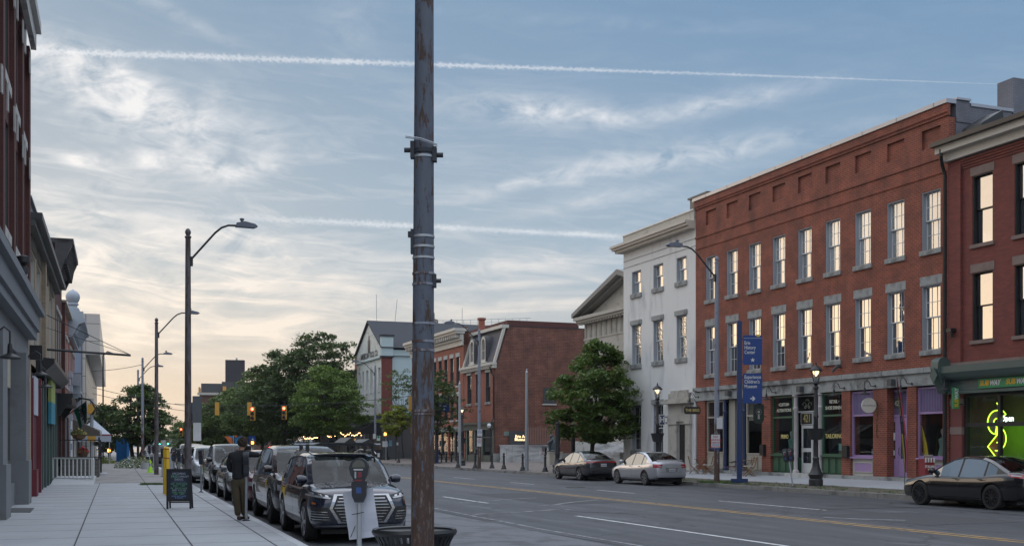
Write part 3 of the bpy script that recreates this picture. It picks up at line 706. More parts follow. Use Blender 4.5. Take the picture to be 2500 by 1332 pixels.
for sx_ in (-1, 1):
    cxo = (xa+xb)/2
    orn.tube([(cxo+sx_*(.05+.20*k/10+.10*sin(k*.9)), .44, 3.42+.10*cos(k*.9)+.02*k) for k in range(11)], .012, 5)
for k in range(7): a = RAD(40+k*16.7); orn.tube([(cxo+.12*cos(a), .44, 3.62+.12*sin(a)), (cxo+.22*cos(a), .44, 3.62+.22*sin(a))], .008, 4)
orn.build('window_ornament', B)
# lavender shop
slats = M('lavender_slats', (.12, .09, .18), .6)
shopwin(P(2077), P(2132), 1.28, 3.96, 2.98, purple, kick=offw, kp=1, kin=purple, trm=slats, trslats=M('lavender_slats_light', (.22, .17, .31), .6), sillm=purple)
shopwin(P(2238), P(2302), 1.28, 3.96, 2.98, purple, kick=offw, kp=1, kin=purple, trm=slats, trslats=M('lavender_slats_light', (.22, .17, .31), .6), sillm=purple)
xa, xb = U0-ru(2168, V+.3), U0-ru(2216, V+.3)
f = MB(purple)
for a, b, c_, d_ in ((xa, xa+.07, GZ, 3.96), (xb-.07, xb, GZ, 3.96), (xa+.07, xb-.07, 2.86, 2.96), (xa+.07, xb-.07, 3.88, 3.96), ((xa+xb)/2-.05, (xa+xb)/2+.05, GZ, 2.858)): f.box(a, b, .30, .38, c_, d_)
f.build('door_surround', B); MB(slats).box(xa+.07, xb-.07, .33, .36, 2.96, 3.88).build('door_transom', B)
door(xa+.08, (xa+xb)/2-.06, GZ+.01, 2.84, .31, purple, [(1.22, 2.68)]); door((xa+xb)/2+.06, xb-.08, GZ+.01, 2.84, .31, purple, [(1.22, 2.68)])
q = MB(dgrey); q.box((xa+xb)/2-.25, (xa+xb)/2+.25, .315, .329, 3.2, 3.6); q.build('number_panel', B); text('423', .30, cream_l, B, 'house_number', ((xa+xb)/2, .308, 3.4), sx=.85)
notice = M('paper_notice', (.6, .6, .6), .7)
MB(notice).box(xa+.24, xa+.44, .285, .29, 1.95, 2.25).box(xa+.24, xa+.42, .285, .29, 1.35, 1.55).build('door_notice', B)
# things standing in the shop windows
def mannequin(x, z, cloth, hh=1.35):
    m_ = MB(M('dress_pale', cloth, .8)); m_.lathe([(.02, 0), (.02, .35), (.20, .40), (.17, .62), (.12, .80), (.155, .98), (.17, 1.08), (.08, 1.15), (.045, 1.18)], (0, 0, 0), 14)
    o = tag(m_.build('mannequin', smooth=True), None, 'mannequin'); o.matrix_world = Matrix.Translation(RW(U0-x, V+.75, z))
    q = MB(M('mannequin_skin', (.35, .42, .40), .6)); q.lathe([(.04, 1.16), (.045, 1.24), (.075, 1.30), (.09, 1.38), (.075, 1.46), (.02, 1.50)], (0, 0, 0), 12); q.build('head', o, smooth=True); return o
mannequin(P(1899), .9, (.14, .28, .24))['label'] = 'mannequin in a pale green dress in the left window of the tailoring shop'
mannequin(P(2264), .9, (.10, .22, .30))['label'] = 'mannequin in a pale blue dress behind the lavender shop window by the downpipe'
mannequin(P(2292), .72, (.10, .30, .36))['label'] = 'dress form in turquoise in the right corner of the lavender shop window'
mannequin(P(1838), .8, (.02, .02, .022))['label'] = 'dark clothed mannequin in the window beside the brick pier of the beige shop'
def shelf(x, y, z, w_, h_, mat, label, items):
    o = thing('display_shelf', label, 'shelf', RW(U0-x, V+y, z), RZ_R); m_ = MB(mat)
    m_.box(-w_/2, -w_/2+.02, 0, .3, 0, h_); m_.box(w_/2-.02, w_/2, 0, .3, 0, h_)
    for k in range(3): m_.box(-w_/2+.02, w_/2-.02, 0, .3, h_*(k+1)/3-.02, h_*(k+1)/3)
    m_.build('frame', o)
    return o
shelf(P(2103), .7, .5, .45, 1.1, white, 'white open display shelf in the round-sign shop window', 0)
o = tag(MB(M('terracotta', (.22, .09, .05))).lathe([(.09, 0), (.13, .28), (.14, .3), (.14, .34)], (0, 0, 0), 14).build('flower_pot', smooth=True), 'terracotta flower pot with a plant on the white display shelf', 'plant pot'); o.location = RW(U0-P(2103), V+.85, 1.61)
pl_ = MB(grassm); random.seed(7)
for k in range(60):
    a = random.uniform(0, 6.28); r = random.uniform(.02, .22); pl_.add([(0, 0, .3), (r*cos(a), r*sin(a), .5+random.uniform(-.1, .2)), (r*cos(a)+.05, r*sin(a)+.04, .46)], [(0, 1, 2)])
pl_.build('leaves', o, fix=False)
o = thing('sewing_display', 'pale green counter display in the right window of the tailoring shop', 'display', RW(U0-P(2032), V+.8, .5), RZ_R)
MB(M('pale_green_cloth', (.22, .50, .38), .7)).box(-.62, .62, 0, .5, 1.02, 1.32).build('cloth', o); MB(dgrey).box(-.62, .62, 0, .5, .0, 1.01).build('cabinet', o)
o = thing('merchandise_rack', 'brown shelves of folded goods at the back of the beige shop', 'shelves', RW(U0-P(1848), V+2.6, .5), RZ_R)
m_ = MB(wood); m_.box(-.6, .6, .35, .4, 0, 2.6)
for k in range(5): m_.box(-.6, .6, 0, .34, .5*k+.1, .5*k+.13)
m_.build('shelves', o); random.seed(5); m_ = MB(M('folded_goods', (.16, .09, .05), .9, var=.5, scale=7))
for k in range(5):
    for j in range(5): x_ = -.55+j*.22; m_.box(x_, x_+.18, .02, .3, .5*k+.132, .5*k+.2+random.uniform(.05, .25))
m_.build('goods', o)
# --- white three-storey building
U1 = 59.5; Vw = 30.0
B2 = rfac('white_building', 'white stucco three-storey building with grey stone sills and heavy cornice beside the long brick building', 'building', U1, Vw)
W2 = U1-51.22; Q = lambda px: U1-ru(px, Vw)
tw = [(1542.7, 1565), (1595, 1619), (1651.5, 1676)]
opsw = []
for a, b in tw: opsw += [(Q(a), Q(b), 10.44, 11.75), (Q(a), Q(b), 6.38, 8.65)]
opsw += [(Q(1542.7), Q(1565), 1.45, 4.0), (Q(1595), Q(1619), 1.3, 4.0), (Q(1657), Q(1678), .3, 2.85)]
w = MB(stucco); wall_open(w, 0, W2, .1, 13.0, opsw, 0, .26, stucco); back_box(w, 0, W2, 0, 13, .1, 13.0, stucco)
w.box(0, W2, -.02, 0.002, 12.47, 12.5, gstone); w.box(0, W2, -.02, .002, 12.08, 12.11, gstone); w.build('wall', B2)
c = MB(M('cream_cornice', (.56, .51, .44), .8, var=.1, scale=2)); c.box(-.35, W2-.02, -.40, .3, 13.0, 13.15); c.box(-.5, W2-.02, -.55, .3, 13.15, 13.28); c.box(-.58, W2-.02, -.64, .3, 13.28, 13.42); c.build('cornice', B2)
c = MB(cream); c.box(.1, W2-.02, -.08, .4, 13.42, 13.95); c.build('parapet', B2); MB(white).box(.06, W2-.02, -.14, .46, 13.952, 14.02).build('parapet_coping', B2)
MB(dgrey).box(W2-2.3, W2-.5, 1.0, 2.4, 13.0, 15.0).box(W2-2.4, W2-.4, .9, 2.5, 15.0, 15.1).build('chimney', B2)
def blindwin(cx, z0, w_, h_, gm, cols, rows, lint=None): return window(B2, cx, z0, w_, h_, cols=cols, rows=rows, fm=white, gm=gm, cm=casing, dep=.27, sill=(gstone, .08, .09, .25), lintel=lint, fw=.05)
lint = (gstone, .10, .08, .26)
winT = M_glass('window_glass_leafy', refl=.45, wavy=.035, wsc=9)
for a, b in tw:
    cx = (Q(a)+Q(b))/2; wv = Q(b)-Q(a)
    blindwin(cx, 10.44, wv, 1.31, winG2, 3, 1); blindwin(cx, 6.38, wv, 2.27, winT, 3, 2, lint)
for (a, b), z in (((1542.7, 1565), 1.45), ((1595, 1619), 1.3)): blindwin((Q(a)+Q(b))/2, z, Q(b)-Q(a), 4.0-z, winD, 2, 2, lint)
e = MB(cream)
xa, xb, xc, xd = Q(1636), Q(1657), Q(1678), Q(1689)
e.box(xa, xb, -.14, .002, .3, 3.0); e.box(xc, xd, -.14, .002, .3, 3.0); e.box(xa-.06, xb+.06, -.2, .002, 2.85, 3.0); e.box(xc-.06, xd+.06, -.2, .002, 2.85, 3.0)
e.box(xa-.05, xd+.05, -.16, .002, 3.001, 3.35); e.box(xa, xd, -.12, .002, 3.35, 3.95); e.box(xa-.03, xd+.03, -.17, .002, 3.30, 3.36); e.box(xa-.28, xd+.22, -.42, .002, 3.95, 4.12); e.box(xa-.18, xd+.14, -.32, .002, 4.12, 4.2)
e.box(xa+.1, xd-.1, -.18, .002, 4.2, 4.5); e.box(xa+.32, xd-.32, -.16, .002, 4.5, 4.65); e.build('door_surround', B2)
d = MB(black); d.box(xb+.01, xc-.01, .04, .08, .31, 2.84)
for i in range(2):
    for j in range(3): x0 = xb+.06+i*((xc-xb-.06)/2); d.box(x0, x0+(xc-xb)/2-.12, .025, .039, .45+j*.82, 1.15+j*.82)
dd = d.build('door', B2); MB(galv).box(xc-.14, xc-.08, .01, .039, 1.35, 1.6).build('handle', dd)
MB(lstone).box(xa-.1, xd+.1, -.5, -.145, .25, .44).build('step', B2)
# --- Greek temple front with pediment
Vt = 34.0; U2 = 74.0
B3 = rfac('temple_building', 'pale stone Greek temple front with pediment and columns behind the maple tree', 'building', U2, Vt)
Wt = 14.0; w = MB(cream)
w.box(.5, Wt-.5, 2.4, 18, .3, 9.0); w.build('wall', B3)
e = MB(cream); e.box(.35, Wt-.35, 0, 16, 8.0, 9.2); e.box(.3, Wt-.3, -.05, 16.05, 9.2, 9.32); e.box(.38, Wt-.38, .02, 16, 9.32, 10.45)
for i in range(17):
    x_ = .45+i*(Wt-1.2)/16
    for k in range(3): e.box(x_+k*.11, x_+k*.11+.07, -.04, .015, 9.34, 10.4)
e.box(-.05, Wt+.05, -.5, 16.5, 10.45, 10.62); e.box(-.2, Wt+.2, -.65, 16.7, 10.62, 10.85)
for i in range(34): e.box(.1+i*.41, .35+i*.41, -.42, -.1, 10.33, 10.448)
e.build('entablature', B3)
pd_ = MB(cream); pk = 13.35
pd_.prism([(.6, 10.86), (Wt-.6, 10.86), (Wt/2, 12.75)], .15, .4); pd_.build('pediment', B3)
r = MB(M('weathered_cornice', (.26, .25, .23), .85, var=.2))
for x0, x1 in ((-.3, Wt/2), (Wt+.3, Wt/2)):
    r.prism([(x0, 10.86), (x1, pk-.35), (x1, pk), (x0, 11.15)], -.75, 16.8); r.prism([(x0+(.5 if x0 < 1 else -.5), 10.9), (x1, pk-.62), (x1, pk-.36), (x0+(.2 if x0 < 1 else -.2), 10.88)], -.35, .3)
r.build('roof', B3)
for i in range(4):
    cm_ = MB(cream); x_ = 1.0+i*(Wt-2)/3
    prof = [(.62, 2.0), (.60, 2.05), (.58, 4.5), (.50, 7.3), (.52, 7.4), (.74, 7.7)]; cm_.lathe(prof, (x_, .75, 0), 20); cm_.box(x_-.78, x_+.78, -.03, 1.53, 7.7, 7.998); cm_.build('column', B3, smooth=True, ang=25)
MB(lstone).box(-.2, Wt+.2, -.6, 3, .3, 2.0).build('podium', B3)
# --- museum annexe with mansard roof
U3 = 91.8; Vm = 31.0
B4 = rfac('mansard_building', 'red brick corner building with slate mansard roof, arched dormers and a big blank side wall', 'building', U3, Vm)
W4 = U3-84.1; T = lambda px: U3-ru(px, Vm)
opm = [(T(1141), T(1151), 5.2, 7.6), (T(1162), T(1173), 5.2, 7.6), (T(1186), T(1197), 5.2, 7.6)]
w = MB(brickD); wall_open(w, 0, W4-.3, 3.4, 8.1, opm, 0, .22, brickD); w.box(W4-.3, W4, 0, .001, 0, 8.1) if False else None
w.build('wall', B4)
sw = MB(brickC); sw.prism([(0.0, .2), (0.0, 8.1), (.35, 8.5), (1.1, 11.2), (15, 11.2), (15, .2)], W4-.3, W4, plane='yz'); sw.box(0, W4-.301, 1.5, 15, 3.4, 8.2); 
so = sw.build('side_wall', B4)
MB(gstone).box(W4-.32, W4+.05, -.05, 15, .2, 1.05).build('foundation', B4)
roof = MB(slate); roof.prism([(.0, 8.3), (.85, 11.05), (15, 11.05), (15, 8.3)], .0, W4-.302, plane='yz'); roof.build('mansard_roof', B4)
tr = MB(offw); tr.box(-.2, W4+.15, -.40, .1, 8.1, 8.3); tr.box(-.15, W4+.1, -.25, .1, 7.85, 8.1)
for i in range(20): tr.box(.1+i*.38, .22+i*.38, -.36, -.25, 7.95, 8.099)
tr.prism([(-.15, 8.3), (.05, 8.3), (.95, 11.25), (.75, 11.3)], W4-.12, W4+.1, plane='yz'); tr.prism([(-.15, 8.3), (.05, 8.3), (.95, 11.25), (.75, 11.3)], -.1, .12, plane='yz'); tr.box(-.15, W4+.12, .55, 1.15, 11.06, 11.32); tr.box(W4-.31, W4+.04, 1.15, 15, 11.205, 11.26, roofS); tr.build('cornice', B4)
def dormer(x):
    d = MB(offw); hw = .62
    pts = [(-hw, 8.5), (-hw, 10.0)]+[(-hw*cos(RAD(a)), 10.0+.62*sin(RAD(a))) for a in range(20, 180, 20)]+[(hw, 10.0), (hw, 8.5)]
    inn_ = [(-hw+.2, 8.7), (-hw+.2, 9.95)]+[(-(hw-.2)*cos(RAD(a)), 9.95+.42*sin(RAD(a))) for a in range(20, 180, 20)]+[(hw-.2, 9.95), (hw-.2, 8.7)]
    n = len(pts); f = MB(offw); vs = [(x+a, -.05, b) for a, b in pts]+[(x+a, -.05, b) for a, b in inn_]+[(x+a, .1, b) for a, b in inn_]
    f.add(vs, [(i, i+1, n+i+1, n+i) for i in range(n-1)]+[(n+i, n+i+1, 2*n+i+1, 2*n+i) for i in range(n-1)]+[(0, n, 2*n-1, n-1)])
    f.add([(x+a*1.02, -.08, b+.01) for a, b in pts]+[(x+a*1.02, .7, b+.01) for a, b in pts], [(i, i+1, n+i+1, n+i) for i in range(n-1)], slate)
    f.box(x-hw-.08, x+hw+.08, -.12, .1, 8.4, 8.5, offw); o = f.build('dormer', B4)
    g = MB(winG); g.add([(x+a, .06, b) for a, b in inn_], [tuple(range(n))]); g.build('pane', o, fix=False)
    MB(offw).box(x-.02, x+.02, .02, .055, 8.7, 10.3).box(x-.4, x-.021, .02, .055, 9.4, 9.45).box(x+.021, x+.4, .02, .055, 9.4, 9.45).build('glazing_bar', o)
dormer(T(1153)); dormer(T(1181))
lintm = (lstone, .08, .06, .28)
for a, b, c_, d_ in opm: window(B4, (a+b)/2, c_, b-a, d_-c_, cols=1, rows=1, fm=dgrey, gm=winG, dep=.22, sill=(gstone, .08, .08, .2), lintel=lintm)
g = MB(dgreen)
g.box(0, W4-.3, -.1, .1, 2.95, 3.4); g.box(-.1, W4-.25, -.28, .1, 3.4, 3.58)
for px in (1138, 1158, 1176, 1203): g.box(T(px), T(px)+.35, -.04, .15, .3, 2.95)
g.box(T(1138)+.35, T(1158), 0, .1, .3, .9); g.box(T(1176)+.35, T(1203), 0, .1, .3, .9); g.box(T(1138)+.35, T(1203), 0, .1, 2.3, 2.38); g.build('shopfront', B4)
MB(shopG).quad((T(1138)+.35, .06, .9), (T(1203), .06, .9), (T(1203), .06, 2.95), (T(1138)+.35, .06, 2.95)).build('shop_pane', B4, fix=False); MB(darkint).box(.3, W4-.4, 1.4, 1.5, .3, 3.4).box(0, .3, .0, 1.4, .3, 2.95, brickD).build('shop_interior', B4)
MB(iron).tube([(W4-.42, -.3, 8.0), (W4-.42, -.1, 7.4), (W4-.2, -.06, 7.2), (W4-.2, -.06, 3.9), (W4-.1, -.32, 3.5), (W4-.1, -.32, .4)], .06, 8).build('downpipe', B4)
SX = lambda t_, z: RW(84.1, Vm+t_, z)
o = thing('side_window', '', '') if False else None
sw_ = MB(dgrey); sw_.box(W4+.002, W4+.05, 4.15, 5.2, 5.05, 6.35); sw_.box(W4+.051, W4+.06, 4.25, 5.05, 5.2, 6.25, winD); sw_.box(W4+.002, W4+.1, 4.05, 5.3, 4.95, 5.049, lstone); sw_.build('side_window', B4)
pq = MB(M('bronze_plaque', (.16, .22, .20), .6, var=.3)); pq.box(W4+.004, W4+.04, .75, 1.85, 2.45, 2.8); tag(pq.build('wall_plaque', B4), None)
# the Erie Art Museum sign: a dark panel that sticks out of the side wall
o = thing('museum_sign', 'dark grey square sign with lit lettering on the blank brick side wall', 'sign', SX(1.0, 0), RZ_R+RAD(90)); o.location = RW(84.1-.25, Vm+1.35, 0); o.rotation_euler = (0, 0, -TH_R*-1-RAD(0))
o.rotation_euler = (0, 0, TH_R)
ps = MB(dgrey); ps.box(-.2, 1.35, .0, .1, 1.75, 2.85); ps.build('panel', o); text('Erie Art\nMuseum', .33, M_emit('lit_letters', (1, .78, .42), 1.3), o, 'lettering', (1.3, -.01, 2.28), al='RIGHT', sx=.95, lh=.72, bold=.006)
# --- brick building with white cornice left of it
U4 = 108.0
B5 = rfac('corniced_building', 'orange brick shop building with deep white bracketed cornice half hidden by the pole', 'building', U4, Vm)
W5 = U4-91.9; R_ = lambda px: U4-ru(px, Vm)
wx5 = [R_(1119)-.1-i*1.72 for i in range(9)]
ops5 = [(x-.45, x+.45, 6.9, 9.4) for x in wx5]+[(x-.45, x+.45, 3.9, 6.0) for x in wx5]
w = MB(brickD); wall_open(w, 0, W5, 3.3, 10.3, ops5, 0, .22, brickD); back_box(w, 0, W5, 0, 14, .2, 11.5, brickC); w.box(W5-.3, W5, .01, .4, 10.3, 11.9, brickC); w.build('wall', B5)
for i, x in enumerate(wx5):
    window(B5, x, 6.9, .9, 2.5, fm=dgrey, gm=winG, dep=.22, sill=(lstone, .06, .06, .15), lintel=(lstone, .1, .05, .35)); window(B5, x, 3.9, .9, 2.1, fm=dgrey, gm=winG, dep=.22, sill=(lstone, .06, .06, .15), lintel=(lstone, .1, .05, .35))
c = MB(offw); c.box(0, W5, -.15, .1, 10.3, 10.75); c.box(-.1, W5+.1, -.75, .1, 11.3, 11.5); c.box(-.1, W5+.15, -.9, .3, 11.5, 11.75); c.box(0, W5, -.3, .1, 10.75, 11.3)
for i in range(30): c.box(.1+i*.54, .28+i*.54, -.7, -.3, 10.95, 11.299)
c.build('cornice', B5)
g = MB(dgrey); g.box(0, W5, -.12, .1, 2.9, 3.3, gstone)
for i in range(9): g.box(i*1.95, i*1.95+.3, -.03, .2, .3, 2.9, [brickD, dgrey, dgrey][i % 3])
for i in range(8): g.box(i*1.95+.3, i*1.95+1.95, 0, .1, .3, .8, dgrey)
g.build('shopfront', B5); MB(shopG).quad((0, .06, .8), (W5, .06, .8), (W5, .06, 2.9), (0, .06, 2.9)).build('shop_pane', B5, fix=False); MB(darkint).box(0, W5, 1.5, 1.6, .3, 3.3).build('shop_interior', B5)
MB(brickD).lathe([(.3, 11.5), (.3, 12.6), (.4, 12.65), (.4, 12.8)], (W5-1.0, 2, 0), 8).build('chimney', B5)
MB(brickF).box(1, W5-2.5, 5, 12, 11.5, 12.9).build('rooftop_block', B5)
# --- gabled white and brick tool company building across the side street
U5 = 131.5
B6 = rfac('gabled_building', 'gabled building of flaking white painted brick with faded tool company lettering', 'building', U5, Vm)
W6 = 11.9
w = MB(M('pale_painted_wall', (.60, .62, .58), .85, var=.08, scale=2, dirt=(.3, .28, .26), damt=.35))
og = [(x-.5, x+.5, z0, z1) for x in (1.2, 3.0, 5.0, 7.0, 8.8, 10.6) for z0, z1 in ((7.6, 10.2),)]
wall_open(w, 0, W6, 5.0, 11.3, og, 0, .3); w.prism([(0, 11.3), (W6, 11.3), (W6, 12.4), (W6/2, 15.6), (0, 12.4)], 0, .3)
w.build('front_wall', B6)
for a, b, c_, d_ in og: window(B6, (a+b)/2, c_, b-a, d_-c_, fm=white, gm=winD, dep=.25, sill=(lstone, .05, .06, .15))
gw = MB(dgrey); gw.box(W6/2-.55, W6/2+.55, -.03, .0, 12.2, 13.6); gw.prism([(W6/2-.3, 13.6), (W6/2+.3, 13.6), (W6/2+.2, 14.1), (W6/2-.2, 14.1)], -.03, -.001); gw.build('gable_window', B6)
sw = MB(brickP); sw.box(W6-.3, W6, .31, 22, .2, 11.9, brickP); sw.box(0, .3, .31, 22, .2, 11.9); sw.box(W6-.002, W6+.25, -.12, 1.05, .2, 11.4, brickB); sw.box(0, W6, 22, 22.3, .2, 11.9); sw.build('side_wall', B6)
tq = M('pale_teal_paint', (.42, .52, .53), .7, var=.08)
q = MB(tq); q.box(W6-.15, W6+.35, -.2, 1.15, 11.4, 13.5); q.box(W6-.25, W6+.45, -.3, 1.25, 13.5, 13.7, roofS); q.box(W6-.2, W6+.4, -.25, 1.2, 11.25, 11.4); q.box(W6-.1, W6+.2, 1.2, 22, 11.45, 12.1, tq); q.box(-.2, W6-.151, -.22, .1, 11.2, 11.35); q.build('corner_block', B6)
r = MB(roofS); r.prism([(-.3, 12.25), (W6/2, 15.65), (W6/2, 15.85), (-.5, 12.3)], -.25, 22); r.prism([(W6+.3, 12.25), (W6/2, 15.65), (W6/2, 15.85), (W6+.5, 12.3)], -.25, 22); r.build('roof', B6)
r = MB(tq); r.prism([(9.5, 12.1), (16, 12.1), (12.75, 14.9)], W6+.1, W6+.3, plane='yz'); rr = r.build('side_gable', B6); MB(roofS).prism([(9.1, 12.0), (12.75, 15.0), (12.75, 15.25), (8.9, 12.1)], W6-3, W6+.5, plane='yz').prism([(16.4, 12.0), (12.75, 15.0), (12.75, 15.25), (16.6, 12.1)], W6-3, W6+.5, plane='yz').build('roof', rr)
text('AMERICAN TOOL CO.', .95, dgrey, B6, 'painted_lettering', (W6/2, -.03, 11.85), sx=.85, bold=.02)
for y_ in (6, 10, 14): window(B6, 0, 7.6, 1.1, 2.6, fm=white, gm=winD, dep=.25).matrix_local = Matrix.Translation((W6+.26, y_, 7.6))@Matrix.Rotation(RAD(90), 4, 'Z')
g = MB(dgrey); g.box(0, W6+.3, -.15, .4, .2, 5.0); g.build('dark_shopfront', B6)
for i in range(6): MB(M('grey_render', (.20, .19, .185), .85, var=.1)).box(.3+i*2, .9+i*2, -.22, -.149, .3, 4.6).build('pilaster', B6)
sg = MB(dgrey); sg.box(W6+.26, W6+.34, .4, 16, .2, 5.2); sg.build('dark_side_cladding', B6)
o = thing('restaurant_sign', 'thin white metal letters on the dark corner restaurant wall', 'sign', RW(119.5, Vm, 0), TH_R); text('FA', .8, white, o, 'lettering', (3.6, -.15, 4.2), sx=1)
o = thing('awning', 'black sloping shop awning over the string lights', 'awning', RW(U5, Vm), RZ_R); a_ = MB(black); a_.prism([(-.16, 4.6), (-.16, 4.5), (-3.6, 2.85), (-3.6, 2.95)], W6-5.5, W6+.3, plane='yz'); a_.prism([(-.17, 4.45), (-.17, 2.85), (-3.5, 2.85)], W6+.2, W6+.3, plane='yz'); a_.build('canopy', o); [MB(iron).box(q_, q_+.1, -3.6, -3.5, .3, 2.85).build('post', o) for q_ in (W6-.1, W6-5.5)]
# --- red brick hotel stepping up behind
o = thing('stepped_brick_building', 'tall plain red brick building with rooftop railings rising behind the gabled roof', 'building', PD(866, 190), RAD(-14))
w = MB(MB_brick('brick_hotel', (.26, .10, .07), (.22, .08, .06), (.2, .12, .1))); w.box(0, 6.5, 0, 8, 0, 16.5); w.box(3.8, 9, 1, 9, 0, 19.5); w.box(7.5, 30, 3, 12, 0, 20.5); w.box(12.5, 30, 2, 10, 0, 21.4); w.build('wall', o)
w = MB(M('brown_clad', (.15, .12, .10), .8)); w.prism([(9.8, 21.4), (9.8, 23.2), (10.4, 24.2), (12.2, 24.2), (12.2, 21.4)], 3, 6); w.box(10.0, 12.8, 3.2, 6.1, 21.3, 23.0); w.build('rooftop_tower', o)
r = MB(galv)
for x0, x1, y_, z_ in ((3.8, 8.0, 1.1, 19.5), (7.5, 30, 3.1, 20.5), (12.5, 30, 2.1, 21.4)):
    r.box(x0, x1, y_, y_+.05, z_+1.0, z_+1.06); r.box(x0, x1, y_, y_+.05, z_+.5, z_+.54); k = x0
    while k < x1: r.box(k, k+.06, y_, y_+.05, z_, z_+1); k += 1.2
r.build('roof_railing', o); [MB(galv).tube(q_, .045, 6).build('antenna', o) for q_ in ([(3.6, 1, 19), (3.5, 1, 27)], [(6.6, 1, 20), (7.2, 1, 26)], [(18, 3, 21), (18, 3, 24.5)])]
# --- distant brick building with a dark tower, seen between pole and trees
o = thing('distant_brick_building', 'distant brown brick block with gold-lit cornice beyond the left street pole', 'building', PD(487, 230), RAD(14))
w = MB(MB_brick('brick_far', (.12, .07, .055), (.10, .055, .045), (.14, .1, .08))); ops_ = [(2+i*2.6, 3.3+i*2.6, z, z+2) for i in range(5) for z in (1.5, 5.2, 8.9)]
wall_open(w, 0, 15, 0, 11.8, ops_, 0, .3); back_box(w, 0, 15, 0, 20, 0, 11.8); w.build('wall', o)
for a, b, c_, d_ in ops_: MB(winD).quad((a, .25, c_), (b, .25, c_), (b, .25, d_), (a, .25, d_)).build('window', o, fix=False)
MB(cream).box(-.4, 15.2, -.5, .3, 11.8, 12.3).build('cornice', o); oc_ = M('gold_lit_stone', (.55, .30, .08), .8); MB(oc_).box(-.2, .1, -.3, 6, 12.31, 13.4).build('gold_lit_parapet', o); MB(oc_).box(4.6, 5.3, -.3, .5, 12.31, 13.6).build('gold_lit_parapet', o); MB(dgrey).box(.3, 15, .5, 18, 12.31, 14.2).box(4.4, 14.9, .45, 19, 12.9, 14.6).build('roof_storey', o)  # golden evening light on the parapet is put into its ochre colour
o = thing('dark_tower', 'plain dark windowless tower above the distant brick block', 'tower', PD(550, 245), RAD(14))
MB(M('dark_tower_clad', (.045, .042, .05), .8, var=.1)).box(0, 4.15, 0, 4.5, 0, 20.1).build('shaft', o); MB(galv).box(2.2, 2.6, 1, 1.4, 20.1, 20.6).build('roof_vent', o)
# --- sandwich shop building at the right edge
U6 = 32.9
B7 = rfac('maroon_brick_building', 'dark red painted brick building with large one-pane sashes above a green shop cornice', 'building', U6, V)
W7 = 11.0; ZZ = lambda px: U6-ru(px, V)
xs7 = [(U6-31.8, U6-30.83), (U6-29.85, U6-28.88), (U6-27.9, U6-26.93), (U6-25.95, U6-24.98)]
ops7 = [(a, b, 8.93, 11.4) for a, b in xs7]+[(a, b, 5.5, 7.93) for a, b in xs7]
w = MB(brickB); wall_open(w, 0, W7, 4.6, 12.2, ops7, .0, .26, brickB); back_box(w, 0, W7, 0, 14, .2, 12.2, brickB)
w.box(0, .62, -.10, .0, 4.6, 12.1); 
for k in range(4): w.box(.62, W7, -.03*(k+1), -.002, 11.75+k*.09, 11.83+k*.09)
w.build('wall', B7)
for a, b in xs7:
    for z0, h in ((8.93, 2.47), (5.5, 2.43)): window(B7, (a+b)/2, z0, b-a, h, fm=black, gm=winG, cm=black, dep=.26, sill=(bstone, .08, .07, .13), lintel=(bstone, .08, .02, .30), fw=.045)
c = MB(offw); c.box(-.15, W7, -.25, .05, 12.15, 12.45); c.box(-.25, W7, -.5, .05, 12.45, 12.7); c.use(black); c.box(-.35, W7, -.68, -.1, 12.7, 12.86); c.build('gutter_cornice', B7)
r = MB(roofS); r.prism([(-.6, 12.86), (-.5, 12.92), (8, 16.0), (8, 12.9)], -.3, W7, plane='yz') if False else r.prism([(-.6, 12.865), (7, 14.4), (14, 12.9)], -.3, W7, plane='yz'); r.build('roof', B7)
sk = MB(black); sk.prism([(.3, 13.1), (.35, 13.35), (1.3, 13.9), (1.4, 13.4)], .25, 1.2, plane='yz'); sk.build('skylight', B7)
dp = MB(black); dp.tube([(.02, -.45, 12.6), (.02, -.45, 12.35), (-.12, -.28, 12.1), (-.12, -.14, 11.7), (-.12, -.14, .4)], .065, 10); dp.build('downpipe', B7, smooth=True)
s = MB(bstone); s.box(.1, W7, -.16, .0, 4.62, 4.76); s.build('stone_band', B7)
c = MB(dgreen); c.box(.15, W7, -.62, .0, 4.38, 4.62); c.box(.3, W7, -.72, .0, 4.62, 4.619) if False else None
c.prism([(-.62, 4.38), (-.50, 4.2), (-.35, 4.12), (-.2, 4.12), (-.2, 3.75), (-.24, 3.72), (-.24, 3.62), (0, 3.62), (0, 4.38)], .15, W7, plane='yz')
c.build('shop_cornice', B7)
c = MB(dgreen); c.prism([(-.72, 4.55), (-.70, 4.75)]+[(-.42-.28*cos(RAD(a)), 4.75+.22*sin(RAD(a))) for a in range(20, 180, 20)]+[(-.1, 4.75), (-.1, 3.65), (-.35, 3.65), (-.62, 4.2)], -.22, .16, plane='yz')
c.prism([(-.22-.0, 4.3), (-.03, 4.6), (.16, 4.3), (-.03, 4.0)], -.76, -.72); c.build('cornice_bracket', B7)
pier = MB(M('terracotta_paint', (.16, .045, .04), .7, var=.12)); pier.box(0.06, .62, -.05, .3, .3, 3.6); pier.box(.05, .63, -.07, .3, 3.2, 3.45, bstone); pier.box(.05, .63, -.07, .3, 2.15, 2.42, bstone); pier.build('corner_pier', B7)
fr = MB(black); x0 = .66; x1 = W7
for x_ in (x0, ZZ(2433), ZZ(2433)+2.0, ZZ(2433)+4.0, W7-.1): fr.box(x_, x_+.12, .05, .18, .35, 3.6)
xsf = [x0+.12, ZZ(2433), ZZ(2433)+.12, ZZ(2433)+2.0, ZZ(2433)+2.12, ZZ(2433)+4.0, ZZ(2433)+4.12, W7-.1]
for i in range(0, 8, 2):
    for za, zb in ((.35, .45), (2.42, 2.56), (3.5, 3.6)): fr.box(xsf[i], xsf[i+1], .05, .18, za, zb)
